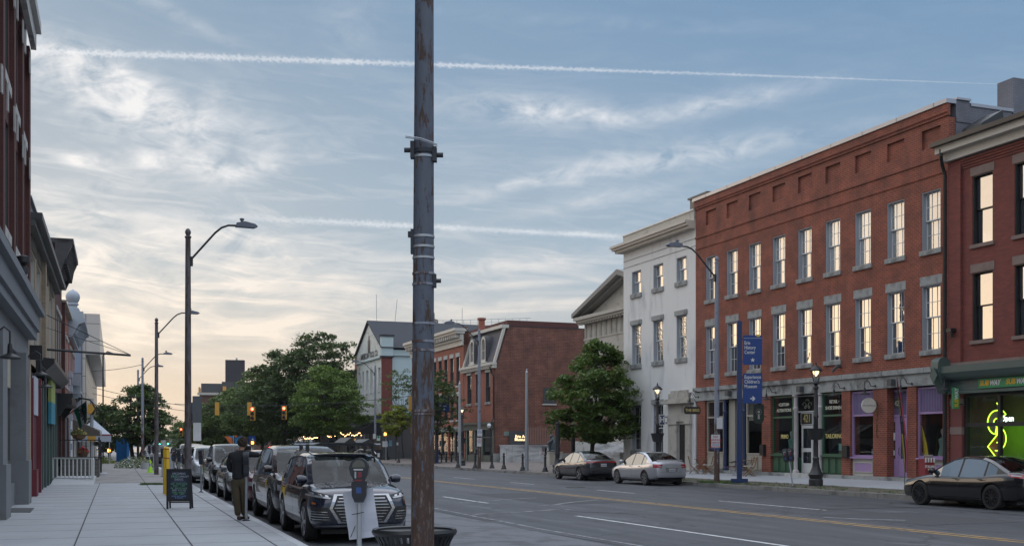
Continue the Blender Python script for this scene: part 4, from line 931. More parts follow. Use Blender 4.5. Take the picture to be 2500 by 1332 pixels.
fr.build('shopfront_frame', B7)
MB(shopG).quad((x0, .12, .4), (W7, .12, .4), (W7, .12, 3.55), (x0, .12, 3.55)).build('shop_pane', B7, fix=False)
MB(gstone).box(0, W7, -.08, .5, .1, .349).build('plinth', B7)
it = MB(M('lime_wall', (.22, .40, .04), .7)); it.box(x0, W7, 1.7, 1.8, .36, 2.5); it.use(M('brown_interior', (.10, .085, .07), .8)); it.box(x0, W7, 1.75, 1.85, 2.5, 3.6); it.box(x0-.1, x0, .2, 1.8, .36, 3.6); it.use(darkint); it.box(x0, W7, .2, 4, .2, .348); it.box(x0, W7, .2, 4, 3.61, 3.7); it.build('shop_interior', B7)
lampw = MB(M_emit('lime_glow_strip', (.62, 1.0, .06), 7)); 
# the neon S with its two arrow ends
So = thing('neon_sign', 'large glowing S shaped arrow sign inside the sandwich shop window', 'neon sign', RW(ru(2437, V+.5), V+.5, ZD(1050, rd(2437, V+.5))), RZ_R)
def s_shape():
    R1, R2 = .43, .14; up = []; 
    cx, cz = 0, .285
    L = [(cx+R1*cos(RAD(a)), cz+R1*sin(RAD(a))) for a in range(80, 271, 12)]
    Li = [(cx+R2*cos(RAD(a)), cz+R2*sin(RAD(a))) for a in range(270, 79, -14)]
    return L+Li
t1_ = s_shape(); t2_ = [(-a, -b) for a, b in t1_]
ar1 = [(.0, .98), (.42, .57), (.0, .17)]; ar2 = [(-a, -b) for a, b in ar1]
gm_ = M('sign_grey', (.20, .17, .13), .6); bm_ = M('sign_brown', (.30, .11, .02), .6)
for t_, a_, mt in ((t1_, ar1, gm_), (t2_, ar2, bm_)):
    f = MB(mt); nn_ = len(t_)//2; f.add([(a, -.05, b) for a, b in t_]+[(a, .0, b) for a, b in t_], [(i, i+1, 2*nn_-2-i, 2*nn_-1-i) for i in range(nn_-1)]+[(i, i+1, 2*nn_+i+1, 2*nn_+i) for i in range(2*nn_-1)]); f.prism(a_, -.055, -.001); h = f.build('arrow_half', So)
    e = MB(M_emit('lime_neon', (.55, 1, .05), 2.2)); pts = [(a, -.065, b) for a, b in t_]; e.tube(pts, .020, 6); e.tube([(a, -.07, b) for a, b in a_], .020, 6); e.build('neon_edge', h)
wl = bpy.data.lights.new('sign_glow', 'AREA'); wlo = bpy.data.objects.new('sign_glow', wl); COL.objects.link(wlo); wlo.parent = So; wl.energy = 4.5; wl.color = (.62, 1, .12); wl.size = 1.6; wlo.location = (0, .25, .05); wlo.rotation_euler = (RAD(90), 0, RAD(0)); wl.size_y = 1
oo = thing('open_sign', 'lit white and green OPEN sign hanging in front of the neon S', 'open sign', RW(ru(2459, V+.3), V+.3, ZD(1021, rd(2459, V+.3))), RZ_R); text('Open', .29, M_emit('white_neon', (.95, 1, .95), 1.6), oo, 'lettering', sx=.9, bold=.008); MB(M_emit('green_neon', (.05, .9, .25), 3)).box(-.34, .34, -.01, .01, -.16, -.135).box(-.40, -.37, -.01, .01, -.16, .12).build('underline', oo)
pl = bpy.data.lights.new('wall_lamp_light', 'POINT'); pl.energy = 14; pl.color = (1, .65, .25); pl.shadow_soft_size = .12
o = thing('wall_sconce', 'warm glowing round wall lamp inside the sandwich shop at the picture edge', 'lamp', RW(ru(2503, V+1.5), V+1.5, ZD(940, rd(2503, V+1.5))), RZ_R); MB(M_emit('warm_globe', (1, .62, .2), 9)).lathe([(.02, -.16), (.12, -.12), (.16, 0), (.12, .12), (.02, .16)], (0, 0, 0), 12).build('globe', o, smooth=True); plo = bpy.data.objects.new('wall_lamp_light', pl); COL.objects.link(plo); plo.parent = o; plo.location = (0, -.35, 0)
o = thing('shop_fascia_sign', 'long green shop sign with repeated yellow and white name above the shop window', 'sign', RW(U6-ZZ(2402), V-.2, 3.93), RZ_R)
gs = MB(M('sign_green', (.03, .23, .085), .5, var=.05)); gs.box(0, 6, -.06, 0, -.17, .17); gs.build('panel', o); ye = M('sign_yellow', (.62, .36, .02), .5, var=.05)
for k in range(4):
    text('SUB', .25, ye, o, 'lettering', (.08+k*1.2, -.065, 0), al='LEFT', bold=.01, sh=.25, sx=.95); text('WAY', .25, white, o, 'lettering', (.53+k*1.2, -.065, 0), al='LEFT', bold=.01, sh=.25, sx=.85)
o = thing('blade_sign', 'narrow upright green blade sign on the corner pier beside the downpipe', 'sign', RW(ru(2333, 29.7), 29.7, ZD(971, rd(2333, 29.7))), TH_R*.6)
bs = MB(M('sign_green', (.03, .23, .085))); bs.box(-.12, .12, -.06, .06, -.38, .38); bs.box(.12, .3, -.02, .02, .2, .25, iron); bs.box(.12, .3, -.02, .02, -.25, -.2, iron); bs.build('panel', o)
text('SUB', .20, ye, o, 'lettering', (0, -.065, -.18), rot=(RAD(90), RAD(-90), 0), bold=.01, sx=.85); text('WAY', .20, white, o, 'lettering', (0, -.065, .16), rot=(RAD(90), RAD(-90), 0), bold=.01, sx=.85)
o = thing('counter_display', 'low counter with menu boards inside the sandwich shop window', 'counter', RW(U6-ZZ(2480), V+1.0, .36), RZ_R); MB(M('counter_green', (.04, .12, .03), .5)).box(-.6, 2.5, 0, .5, 0, 1.02).build('cabinet', o); MB(black).box(.0, .35, .1, .15, 1.02, 1.32).build('screen', o)
# ================================================================== left-hand buildings (local x runs away from the camera, outward is -y)
VL = -2.6
def lfac(name, label, cat, U, v=VL): return thing(name, label, cat, LW(U, v), RZ_L)
# near building: brick above a stone shop front
U = 8.0; W_ = 29.7
A1 = lfac('near_brick_building', 'tall dark red brick building with grey stone shopfront and deep cornice at the left edge', 'building', U)
w = MB(brickF); opn = []
for cx in (3.2, 7.2, 11.2, 15.2, 19.2, 22.6, 25.4, 28.1):
    for z0, z1 in ((7.1, 9.9), (10.9, 13.6), (15.4, 18.2)): opn.append((cx-.85, cx+.85, z0, z1))
wall_open(w, 0, W_, 5.9, 20, opn, 0, .55, brickF); back_box(w, 0, W_, 0, 16, 5.9, 20, brickF)
for cx in (1.2, 5.2, 9.2, 13.2, 17.2, 21.0, 24.0, 26.75, 29.45): w.box(cx-.25, cx+.25, -.12, -.002, 6.1, 13.9, brickF)
w.build('wall', A1)
st = MB(lstone); st.box(-.1, W_+.02, -.28, -.125, 13.95, 14.75); st.box(-.1, W_+.02, -.42, -.28, 14.45, 14.75)
for cx in (3.2, 7.2, 11.2, 15.2, 19.2, 22.6, 25.4, 28.1):
    for z in (9.9, 13.1): st.box(cx-1.05, cx-.86, -.16, -.121, z-.1, z+.55); st.box(cx+.86, cx+1.05, -.16, -.121, z-.1, z+.55)
st.build('stone_trim', A1)
for i, (a, b, c_, d_) in enumerate(opn): window(A1, (a+b)/2, c_, b-a, d_-c_, fm=dgrey, gm=winD, dep=.5, sill=(lstone, .1, .08, .25))
c = MB(M('grey_cast_stone', (.15, .165, .185), .7, var=.08, scale=1, bmp=.1)); c.box(-.1, W_+.02, -.30, .0, 5.0, 5.25); c.box(-.1, W_+.05, -.38, .0, 5.25, 5.72); c.box(-.1, W_+.08, -.52, .0, 5.72, 5.88); c.box(-.1, W_+.06, -.45, .0, 5.88, 6.08); c.build('cornice', A1)
st = MB(M('pale_shop_stone', (.17, .18, .19), .75, var=.18, scale=1.2, bmp=.1, dirt=(.14, .14, .14), damt=.3)); st.box(0, W_, -.05, .5, 4.3, 4.999)
for a, b, pr in ((25.5, 26.5, .28), (26.5, 29.7, .02), (18.8, 19.9, .28), (12, 13, .28), (5, 6, .28)):
    st.box(a, b, -pr, .45, .15, 4.3); st.box(a-.05, b+.02, -pr-.07, .45, .15, 1.35)
st.box(19.9, 25.5, .0, .4, .15, .75); st.build('stone_shopfront', A1)
fr = MB(M('bronze_frame', (.10, .105, .11), .4, .4)); gl = MB(M_glass('shopfront_dark_glass', tint=(.03, .035, .04), refl=.18, wavy=.003))
k = 19.95
while k < 25.5: fr.box(k, k+.09, .12, .24, .75, 4.3); k += .92
for z in (.76, 3.35, 4.2): fr.box(19.95, 25.5, .10, .12, z, z+.1)
fr.build('shopfront_frame', A1); gl.quad((19.95, .2, .8), (25.5, .2, .8), (25.5, .2, 4.3), (19.95, .2, 4.3)); gl.quad((13, .2, .2), (18.8, .2, .2), (18.8, .2, 4.3), (13, .2, 4.3)); gl.quad((6, .2, .2), (12, .2, .2), (12, .2, 4.3), (6, .2, 4.3)); gl.build('shopfront_pane', A1, fix=False)
MB(black).box(17.3, 18.75, .05, .12, .2, 3.2).build('door', A1)
sc = MB(galv); sc.box(26.75, 26.85, -.04, -.021, 1.8, 2.0, black); sc.build('hydrant_cap', A1)
lg = M('pale_panel', (.45, .42, .33), .5)
o = thing('shop_sign_panel', 'cream sign panel with blue and yellow lettering high on the near shopfront', 'sign', LW(29.9, VL-.08, 0), RZ_L); MB(lg).box(0, 3.2, .0, .06, 3.3, 4.25).build('panel', o); text('NISE', .5, M('blue_letter', (.1, .2, .45), .5), o, 'lettering', (1.5, -.01, 3.8), sx=1.2)
# yellow brick building
U = 37.75; W_ = 17.1
A2 = lfac('yellow_brick_building', 'narrow yellow brick building with dark metal cornices behind the near stone shopfront', 'building', U)
opn = [(1.6, 3.6, 5.0, 8.0), (4.6, 6.6, 5.0, 8.0), (8.6, 10.6, 5.0, 8.0), (12.5, 14.5, 5.0, 8.0)]
w = MB(brickE); wall_open(w, 0, W_, 4.4, 9.0, opn, 0, .3, brickE); back_box(w, 0, W_, 0, 15, .1, 9.0, brickE); w.box(0, .65, -.08, .4, .15, 4.4); w.box(7.3, 8.0, -.15, -.002, 4.6, 9); w.build('wall', A2)
for a, b, c_, d_ in opn: window(A2, (a+b)/2, c_, b-a, d_-c_, fm=offw, gm=winD, dep=.28, cols=2, rows=2, sill=(lstone, .05, .06, .15))
for a, b, c_, d_ in opn:
    lat = MB(M('lattice_brown', (.13, .12, .10), .7))
    for i in range(9): lat.bar((a+i*(b-a)/9, -.05, 8.05), (a+(i+1)*(b-a)/9, -.05, 8.6), .03); lat.bar((a+(i+1)*(b-a)/9, -.05, 8.05), (a+i*(b-a)/9, -.05, 8.6), .03)
    lat.build('lattice_panel', A2)

c = MB(M('weathered_metal', (.10, .105, .10), .6, .2, var=.3)); c.box(-.03, W_, -.25, .1, 8.55, 8.75); c.box(-.05, W_, -.45, .1, 8.75, 8.95, dgrey); c.box(-.03, W_, -.06, .1, 8.95, 9.4); c.box(-.05, W_, -.15, .15, 9.4, 9.46, galv); c.build('cornice', A2)
c = MB(black); c.prism([(-.6, 4.75), (-.6, 4.6), (-.3, 4.3), (0, 4.3), (0, 4.8)], 4.2, W_, plane='yz'); c.box(1.2, 1.5, -.38, .0, 4.5, 4.95); c.build('shop_cornice', A2)
m_ = MB(maroonp); m_.box(.66, 4.1, -.03, .3, .15, 4.1); m_.box(1.0, 1.35, -.12, -.031, .3, 3.9); m_.box(3.7, 4.05, -.2, -.031, .15, 4.0); m_.box(.66, 1.5, -.25, -.031, .15, 1.0); m_.use(M('maroon_dark', (.07, .012, .02), .6)); m_.box(1.5, 3.6, -.06, -.031, .9, 2.7); m_.build('maroon_shopfront', A2)
MB(M('blue_white_panel', (.42, .46, .52), .6)).box(1.36, 3.5, -.12, -.061, 2.75, 4.0).build('transom_panel', A2)
s_ = MB(dgreen); 
for x_ in (4.6, 6.6, 8.6, 10.6, 12.6, 14.6, 16.6): s_.box(x_, x_+.3, -.1, .2, .15, 4.1)
s_.box(4.9, 16.6, .02, .1, .15, .8, black); s_.build('green_shopfront', A2); MB(winD).quad((4.9, .1, .8), (16.9, .1, .8), (16.9, .1, 4.1), (4.9, .1, 4.1)).build('shop_pane', A2, fix=False)
pa = thing('painted_shop_sign', 'small square shop sign in green yellow and blue hung over the left pavement', 'sign', LW(47.5, VL+.1, 2.6), RZ_L); q = MB(M('sign_lime', (.30, .36, .10), .6)); q.box(0, 3, -.12, 0, .85, 1.7); q.box(0, 3, -.12, 0, 0, .849, M('sign_teal', (.03, .22, .30), .6)); q.build('panel', pa)
# brick building with heavy bracketed cornice
U = 54.9; W_ = 6.6
A3 = lfac('bracketed_cornice_building', 'dark red brick building with big dark bracketed roof cornice jutting over the left pavement', 'building', U)
opn = [(1.0, 2.1, 5.2, 8.0), (2.9, 4.0, 5.2, 8.0), (4.7, 5.8, 5.2, 8.0)]
w = MB(brickF); wall_open(w, 0, W_, 3.9, 10.0, opn, 0, .25, brickF); back_box(w, 0, W_, 0, 15, .1, 10.6, brickF); w.box(0, .8, -.02, .3, .1, 3.9); w.box(5.8, W_, -.02, .3, .1, 3.9); w.build('wall', A3)
for a, b, c_, d_ in opn: window(A3, (a+b)/2, c_, b-a, d_-c_, fm=offw, gm=winD, dep=.22, sill=(lstone, .05, .06, .15), lintel=(lstone, .05, .05, .2))
c = MB(M('dark_cornice', (.045, .045, .05), .5, var=.2)); c.prism([(-.72, 11.05), (-.72, 10.85), (-.2, 9.6), (0, 9.6), (0, 11.05)], -.1, .25, plane='yz'); c.box(-.1, W_+.1, -.78, .2, 10.9, 11.1); c.box(.25, W_, -.5, .0, 10.0, 10.9)
for i in range(8): c.prism([(-.68, 10.9), (-.3, 9.9), (-.5, 9.9)], .5+i*.8, .62+i*.8, plane='yz')
c.prism([(-.72, 11.05), (-.72, 10.85), (-.2, 9.6), (0, 9.6), (0, 11.05)], W_-.25, W_+.1, plane='yz'); c.build('cornice', A3)
c = MB(black); c.prism([(-.75, 4.1), (-.75, 3.95), (-.2, 3.1), (0, 3.1), (0, 4.1)], -.05, .3, plane='yz'); c.box(.3, W_, -.7, 0, 3.6, 4.0); c.prism([(-.75, 4.1), (-.75, 3.95), (-.2, 3.1), (0, 3.1), (0, 4.1)], W_-.3, W_, plane='yz'); c.build('shop_cornice', A3)
MB(winD).quad((.8, .15, .4), (5.8, .15, .4), (5.8, .15, 3.6), (.8, .15, 3.6)).build('shop_pane', A3, fix=False); MB(dgrey).box(.8, 5.8, .05, .14, .1, .7).box(2.4, 2.5, .05, .14, .7, 3.6).box(4.1, 4.2, .05, .14, .7, 3.6).build('shopfront', A3)
# lower brick building
U = 61.6; W_ = 8.5
A4 = lfac('low_brick_building', 'plain lower brick building with pale window frames between two ornate cornices', 'building', U)
opn = [(.8+i*2.1, 1.9+i*2.1, 5.0, 7.6) for i in range(4)]
w = MB(brickD); wall_open(w, 0, W_, 3.3, 9.0, opn, 0, .25, brickD); back_box(w, 0, W_, 0, 15, .1, 9.0, brickF); w.box(0, .5, -.15, -.002, .1, 9.1); w.box(W_-.5, W_, -.02, .3, .1, 3.3); w.build('wall', A4); MB(cream).box(-.05, W_+.05, -.22, .3, 9.0, 9.12).build('coping', A4)
for a, b, c_, d_ in opn: window(A4, (a+b)/2, c_, b-a, d_-c_, fm=white, gm=winD, dep=.2, sill=(lstone, .05, .06, .15), lintel=(lstone, .05, .05, .2))
MB(dgrey).box(.5, 8, .05, .2, .1, 3.3).build('shopfront', A4)
# ornate white-corniced building with the ball finial
U = 70.1; W_ = 10
A5 = lfac('ornate_building', 'brick building with ornate white cornice, quoins and a grey ball finial on its corner', 'building', U)
opn = [(1.2+i*2.3, 2.4+i*2.3, 4.4, 7.4) for i in range(4)]
w = MB(brickD); wall_open(w, 0, W_, 3.4, 8.2, opn, 0, .25, brickD); back_box(w, 0, W_, 0, 15, .1, 8.6, brickD); w.build('wall', A5)
for a, b, c_, d_ in opn: window(A5, (a+b)/2, c_, b-a, d_-c_, fm=white, gm=winD, dep=.12, sill=(lstone, .08, .08, .15), lintel=(lstone, .08, .08, .2))
pg = M('pale_grey_ornament', (.34, .39, .44), .6, var=.15, scale=3)
c = MB(pg); c.box(0, W_, -.25, .1, 8.0, 8.2); c.prism([(-.9, 9.1), (-.9, 8.9), (-.55, 8.75), (-.3, 8.2), (0, 8.2), (0, 9.1)], 0, W_, plane='yz')
for i in range(12): c.prism([(-.8, 8.9), (-.3, 8.2), (-.45, 8.2)], .2+i*.8, .38+i*.8, plane='yz')
c.box(0, .9, -.8, .3, 9.1, 9.5); c.box(.1, .8, -.6, .2, 9.5, 9.62); c.build('cornice', A5)
f_ = MB(pg); f_.lathe([(.34, 9.62), (.34, 9.72), (.25, 9.76), (.25, 9.86), (.33, 9.92), (.33, 9.97), (.26, 10.02), (.34, 10.14), (.40, 10.32), (.38, 10.5), (.27, 10.66), (.10, 10.76), (.02, 10.82)], (.45, -.22, 0), 16); f_.build('ball_finial', A5, smooth=True)
c = MB(pg)
for i in range(14): c.box(-.02, .6+(i % 2)*.2, -.12-(i % 2)*.08, .001, .2+i*.42, .58+i*.42)
for i in range(6): c.box(6+i*.5, 6.3+i*.5, -.5+i*.02, .0, 5.5-i*.5, 6.2-i*.5)
[split_loose(c.build('quoin', A5))]
fe = MB(iron)
for i in range(9): fe.tube([(2.5+i*.25, -.1, 4.2), (2.5+i*.25, -.5-.1*sin(i), 4.6), (2.5+i*.25, -1.1, 4.5), (2.5+i*.25, -1.5, 3.9+.2*sin(i*2)), (2.5+i*.25, -1.2, 3.6)], .025, 5)
fe.build('iron_scrollwork', A5); MB(white).box(.6, W_, -.06, .2, .1, 3.4).build('shopfront', A5)
A7 = lfac('low_rendered_building', 'low plain grey rendered shop building between the ball finial and the metal building', 'building', 80.2, -3.0)
ops_ = [(1+i*4.8, 4.6+i*4.8, .5, 3.0) for i in range(6)]; w = MB(M('grey_render', (.20, .19, .185), .85, var=.1)); wall_open(w, 0, 29.5, .1, 6.2, ops_, 0, .2); back_box(w, 0, 29.5, 0, 12, .1, 6.2); w.build('wall', A7); MB(offw).box(0, 29.5, -.15, .2, 6.2, 6.35).build('coping', A7)
for a, b, c_, d_ in ops_: MB(winD).quad((a, .18, c_), (b, .18, c_), (b, .18, d_), (a, .18, d_)).build('window', A7, fix=False)
# metal-panel building
U = 110; W_ = 62
A6 = lfac('metal_panel_building', 'modern building clad in pale metal panels with a blue glass end wall beyond the finial', 'building', U)
m, t, b = newmat('metal_panels'); tcx = objcoord(t); sx_ = t.nodes.new('ShaderNodeSeparateXYZ'); t.links.new(tcx, sx_.inputs[0]); brk = t.nodes.new('ShaderNodeTexBrick')
t.links.new(comb(t, X(t, sx_.outputs[0])+X(t, sx_.outputs[1]), X(t, sx_.outputs[2]), 0), brk.inputs['Vector']); brk.offset = 0; brk.inputs['Scale'].default_value = 1; brk.inputs['Brick Width'].default_value = 3.0; brk.inputs['Row Height'].default_value = 1.6; brk.inputs['Mortar Size'].default_value = .03
brk.inputs['Color1'].default_value = (.50, .47, .43, 1); brk.inputs['Color2'].default_value = (.44, .42, .39, 1); brk.inputs['Mortar'].default_value = (.12, .12, .12, 1); t.links.new(brk.outputs[0], b.inputs['Base Color']); b.inputs['Roughness'].default_value = .35; b.inputs['Metallic'].default_value = .3
w = MB(MATS['metal_panels']); w.prism([(0, .2), (W_, .2), (W_, 10), (0, 10)], -.02, .3); w.prism([(0, 10), (W_, 10), (W_-2, 13.2), (0, 13.7)], -1.2, .3); w.box(0, W_, .3, 20, .2, 13.0, dgrey); w.build('panel_wall', A6)
gl = MB(M_glass('blue_glass_wall', tint=(.18, .24, .32), refl=.25, wavy=.002)); gl.box(-.12, -.02, .3, 9, .3, 13.6); gw = gl.build('glass_end_wall', A6); fm_ = MB(dgrey)
for i in range(5): fm_.box(-.16, -.121, .3+i*2.1, .36+i*2.1, .3, 13.6)
for z in (3, 5.6, 8.2, 10.8): fm_.box(-.17, -.161, .3, 9, z, z+.06)
fm_.build('mullion', gw); MB(iron).tube([(8, -1.4, .2), (8, -1.4, 10.5), (8, -1.8, 10.9), (8, -2.4, 10.7)], .07, 6).build('gutter_pole', A6)
# wall lamps on the near shopfront
def gooseneck(u, v, z, s, label, arm=.6, group='gooseneck wall lamps over the left pavement', fn=LW, rzv=RZ_L):
    o = thing('gooseneck_lamp', label, 'wall lamp', fn(u, v, z), rzv, group); o.scale = (s, s, s)
    m_ = MB(iron); m_.tube([(0, arm, .42), (0, arm*.6, .42), (0, arm*.45, .6), (0, arm*.2, .72), (0, .0, .62), (0, 0, .32)], .022, 8); m_.lathe([(.07, arm), (.07, arm+.03)], (0, 0, .42), 10, axis='y'); m_.build('arm', o, smooth=True)
    m_ = MB(iron); m_.lathe([(.04, .34), (.055, .26), (.06, .12), (.24, .03), (.245, .0), (.23, 0), (.05, .09)], (0, 0, 0), 18); m_.build('shade', o, smooth=True); return o
gooseneck(25.2, -2.05, 3.55, .9, 'nearest black gooseneck wall lamp in front of the cream sign panel'); gooseneck(34.2, -2.0, 3.72, .95, 'larger of the two gooseneck lamps on the stone end pier by the yellow brick', arm=.65); gooseneck(39.3, -2.15, 3.62, .9, 'smaller lower gooseneck lamp beside the maroon shopfront', arm=.45)
tag(MB(iron).lathe([(.12, 0), (.12, .16), (.06, .2), (.16, .28), (.16, .42), (.05, .46)], (0, 0, 0), 12).build('roof_floodlight', smooth=True, loc=LW(30.8, -2.2, 6.08)), 'small black floodlight standing on the near stone cornice', 'floodlight')
# flag, boom, awnings
o = thing('open_flag', 'green and white OPEN flag hanging from an angled pole on the left buildings', 'flag', PD(149, 56, 3.0), 0)
a = Vector((0, 0, 0)); tp = PD(211, 52.5, ZD(979, 52.5))-PD(149, 56, 3.0); MB(iron).tube([a, tp], .02, 6).build('pole', o)
p0 = a.lerp(tp, .52); p1 = a.lerp(tp, .99); dn = Vector((.30, 0, -.93)).normalized()*.95
fl = MB(M('flag_green', (.02, .25, .12), .8)); n = 8; L3 = (p1-p0)
def fp(i, j): s_ = i/n; t_ = j/n; return p0+L3*s_*(1-.35*t_)+dn*t_*(1-.15*s_)+Vector((0, .05*sin(s_*7+t_*3), 0))
for i in range(n):
    for j in range(n):
        mt = MATS['flag_green'] if i < 3 else (white if i < 5 else M('flag_dark', (.01, .07, .05), .8))
        fl.quad(fp(i, j), fp(i+1, j), fp(i+1, j+1), fp(i, j+1), mt)
fo = fl.build('cloth', o, fix=False); text('PEN', .30, M('flag_letter', (.02, .03, .03), .8), o, 'lettering', tuple(fp(5, 4)+Vector((0, -.12, 0))), rot=(RAD(90), RAD(62), 0), bold=.01)
o = thing('wall_boom', 'long thin horizontal steel boom held by guy wires over the left pavement', 'boom', LW(47.0, VL, 0), RZ_L)
m_ = MB(iron); m_.tube([(0, 0, 5.45), (0, -3.15, 5.3)], .045, 8); m_.build('beam', o)
for i, (dz_, du_) in enumerate(((1.4, .0), (1.0, 1.2), (1.3, -1.5))): MB(iron).tube([(du_, 0, 5.4+dz_), (0, -3.1, 5.34)], .010, 4).build('guy_wire', o)
o = thing('striped_awning', 'brown and white striped awning above the black railing', 'awning', LW(75, VL), RZ_L); a_ = MB(); st1 = M('awning_brown', (.10, .085, .07), .8); st2 = M('awning_cream', (.45, .43, .38), .8)
for i in range(10): a_.prism([(0, 3.4), (-1.7, 2.65), (-1.7, 2.35), (-1.68, 2.35), (-1.68, 2.63), (0, 3.37)], i*.5, i*.5+.499, st1 if i % 2 else st2, plane='yz')
a_.prism([(0, 3.36), (-1.66, 2.6), (-1.66, 2.3), (0, 2.3)], -.02, .0, st1, plane='yz'); a_.build('canopy', o)
o = thing('market_tent', 'pale grey peaked canopy tent with red edge beyond the left buildings', 'tent', LW(100, -1.6, 0), RZ_L); a_ = MB(M('tent_cloth', (.38, .42, .48), .8)); a_.add([(0, -1.2, 2.6), (5, -1.2, 2.6), (5, 1.6, 2.6), (0, 1.6, 2.6), (2.5, .2, 3.9)], [(0, 1, 4), (1, 2, 4), (2, 3, 4), (3, 0, 4)]); a_.box(0, 5, -1.2, 1.6, 2.0, 2.6); a_.box(-.02, 5.02, -1.22, 1.62, 2.5, 2.62, M('tent_red', (.25, .06, .07), .8)); a_.build('canopy', o); [MB(galv).box(q_, q_+.06, -1.1, -1.04, .15, 2.0).build('post', o) for q_ in (.1, 4.8)]
o = tag(MB(M('bright_blue_panel', (.02, .20, .55), .5)).box(-.5, .5, -.4, .4, 0, 2.2).build('blue_kiosk', loc=PD(300, 108, .15)), 'bright blue upright kiosk left of the pavement tree trunk', 'kiosk')
# ================================================================== cars
carglass = M_glass('car_glass', tint=(.018, .022, .026), refl=.03, wavy=.001)
carclear = M_clear('car_windscreen', refl=.035, tint=(.45, .50, .50)); seatm = M('car_seat', (.035, .036, .04), .7)
chrome = M('chrome_trim', (.40, .41, .43), .22, .95, var=.03); tyrem = M('tyre_rubber', (.018, .018, .019), .85, var=.2, scale=10); alloy = M('alloy_silver', (.42, .43, .45), .3, .8, var=.06)
blackpl = M('black_plastic', (.014, .014, .015), .55, var=.2, scale=8); redlamp = M('red_lamp_glass', (.30, .008, .012), .12, var=.1, coat=1); clearlamp = M('clear_lamp_glass', (.30, .32, .34), .08, .3, var=.3, scale=14, coat=1); amber = M('amber_reflector', (.5, .14, .02), .3)
platem = M('number_plate', (.50, .50, .50), .5, var=.04); platet = M('plate_letter', (.05, .06, .2), .5)
def paint(name, c, metal=.35, rough=.28): return M(name, c, rough, metal, var=.03, scale=2, coat=1.0)
def evalmesh(o):
    dg = bpy.context.evaluated_depsgraph_get(); dg.update(); return bpy.data.meshes.new_from_object(o.evaluated_get(dg))
def interp(tab, x):
    for i in range(len(tab)-1):
        if x <= tab[i+1][0]: a, b = tab[i], tab[i+1]; t = (x-a[0])/(b[0]-a[0]+1e-9); return a[1]+(b[1]-a[1])*t
    return tab[-1][1]
SED = dict(top=[(0, .62), (.012, .70), (.05, .77), (.12, .83), (.22, .92), (.29, .955), (.5, .965), (.72, 1.0), (.82, 1.05), (.93, 1.07), (.975, 1.03), (1, .93)],
           bot=[(0, .30), (.04, .22), (.2, .19), (.8, .20), (.95, .26), (1, .36)], wid=[(0, .64), (.012, .76), (.045, .88), (.12, .965), (.3, 1), (.7, 1), (.88, .985), (.95, .93), (.985, .85), (1, .74)],
           cab=[(.25, .92), (.30, 1.04), (.37, 1.22), (.44, 1.375), (.50, 1.425), (.58, 1.435), (.66, 1.41), (.73, 1.33), (.80, 1.20), (.88, 1.04)], ws=(.25, .44), rw=(.67, .88), zb=.94, win=(.285, .80), pill=[.52, .715], wr=.64)
SUV = dict(top=[(0, .74), (.012, .86), (.04, .96), (.10, 1.02), (.2, 1.07), (.27, 1.10), (.5, 1.11), (.8, 1.14), (.95, 1.15), (.985, 1.10), (1, .98)],
           bot=[(0, .32), (.04, .24), (.2, .22), (.8, .22), (.95, .28), (1, .40)], wid=[(0, .74), (.012, .83), (.04, .92), (.10, .975), (.3, 1), (.7, 1), (.9, .985), (.97, .93), (1, .84)],
           cab=[(.22, 1.04), (.27, 1.20), (.33, 1.40), (.385, 1.545), (.44, 1.60), (.6, 1.63), (.78, 1.60), (.87, 1.55), (.92, 1.38), (.97, 1.14)], ws=(.22, .40), rw=(.88, .97), zb=1.07, win=(.25, .90), pill=[.475, .68, .86], wr=.70)
TRK = dict(top=[(0, .85), (.01, 1.0), (.03, 1.10), (.10, 1.15), (.2, 1.18), (.26, 1.20), (.5, 1.20), (.64, 1.20), (.66, 1.22), (.95, 1.24), (.99, 1.24), (1, 1.1)],
           bot=[(0, .42), (.04, .34), (.2, .30), (.8, .32), (.95, .42), (1, .5)], wid=[(0, .80), (.012, .88), (.04, .95), (.10, .98), (.3, 1), (.7, 1), (.95, .99), (1, .95)],
           cab=[(.23, 1.14), (.27, 1.32), (.32, 1.58), (.36, 1.73), (.42, 1.79), (.5, 1.80), (.6, 1.77), (.635, 1.60), (.65, 1.20)], ws=(.23, .37), rw=(.61, .65), zb=1.16, win=(.26, .63), pill=[.45, .60], wr=.74)
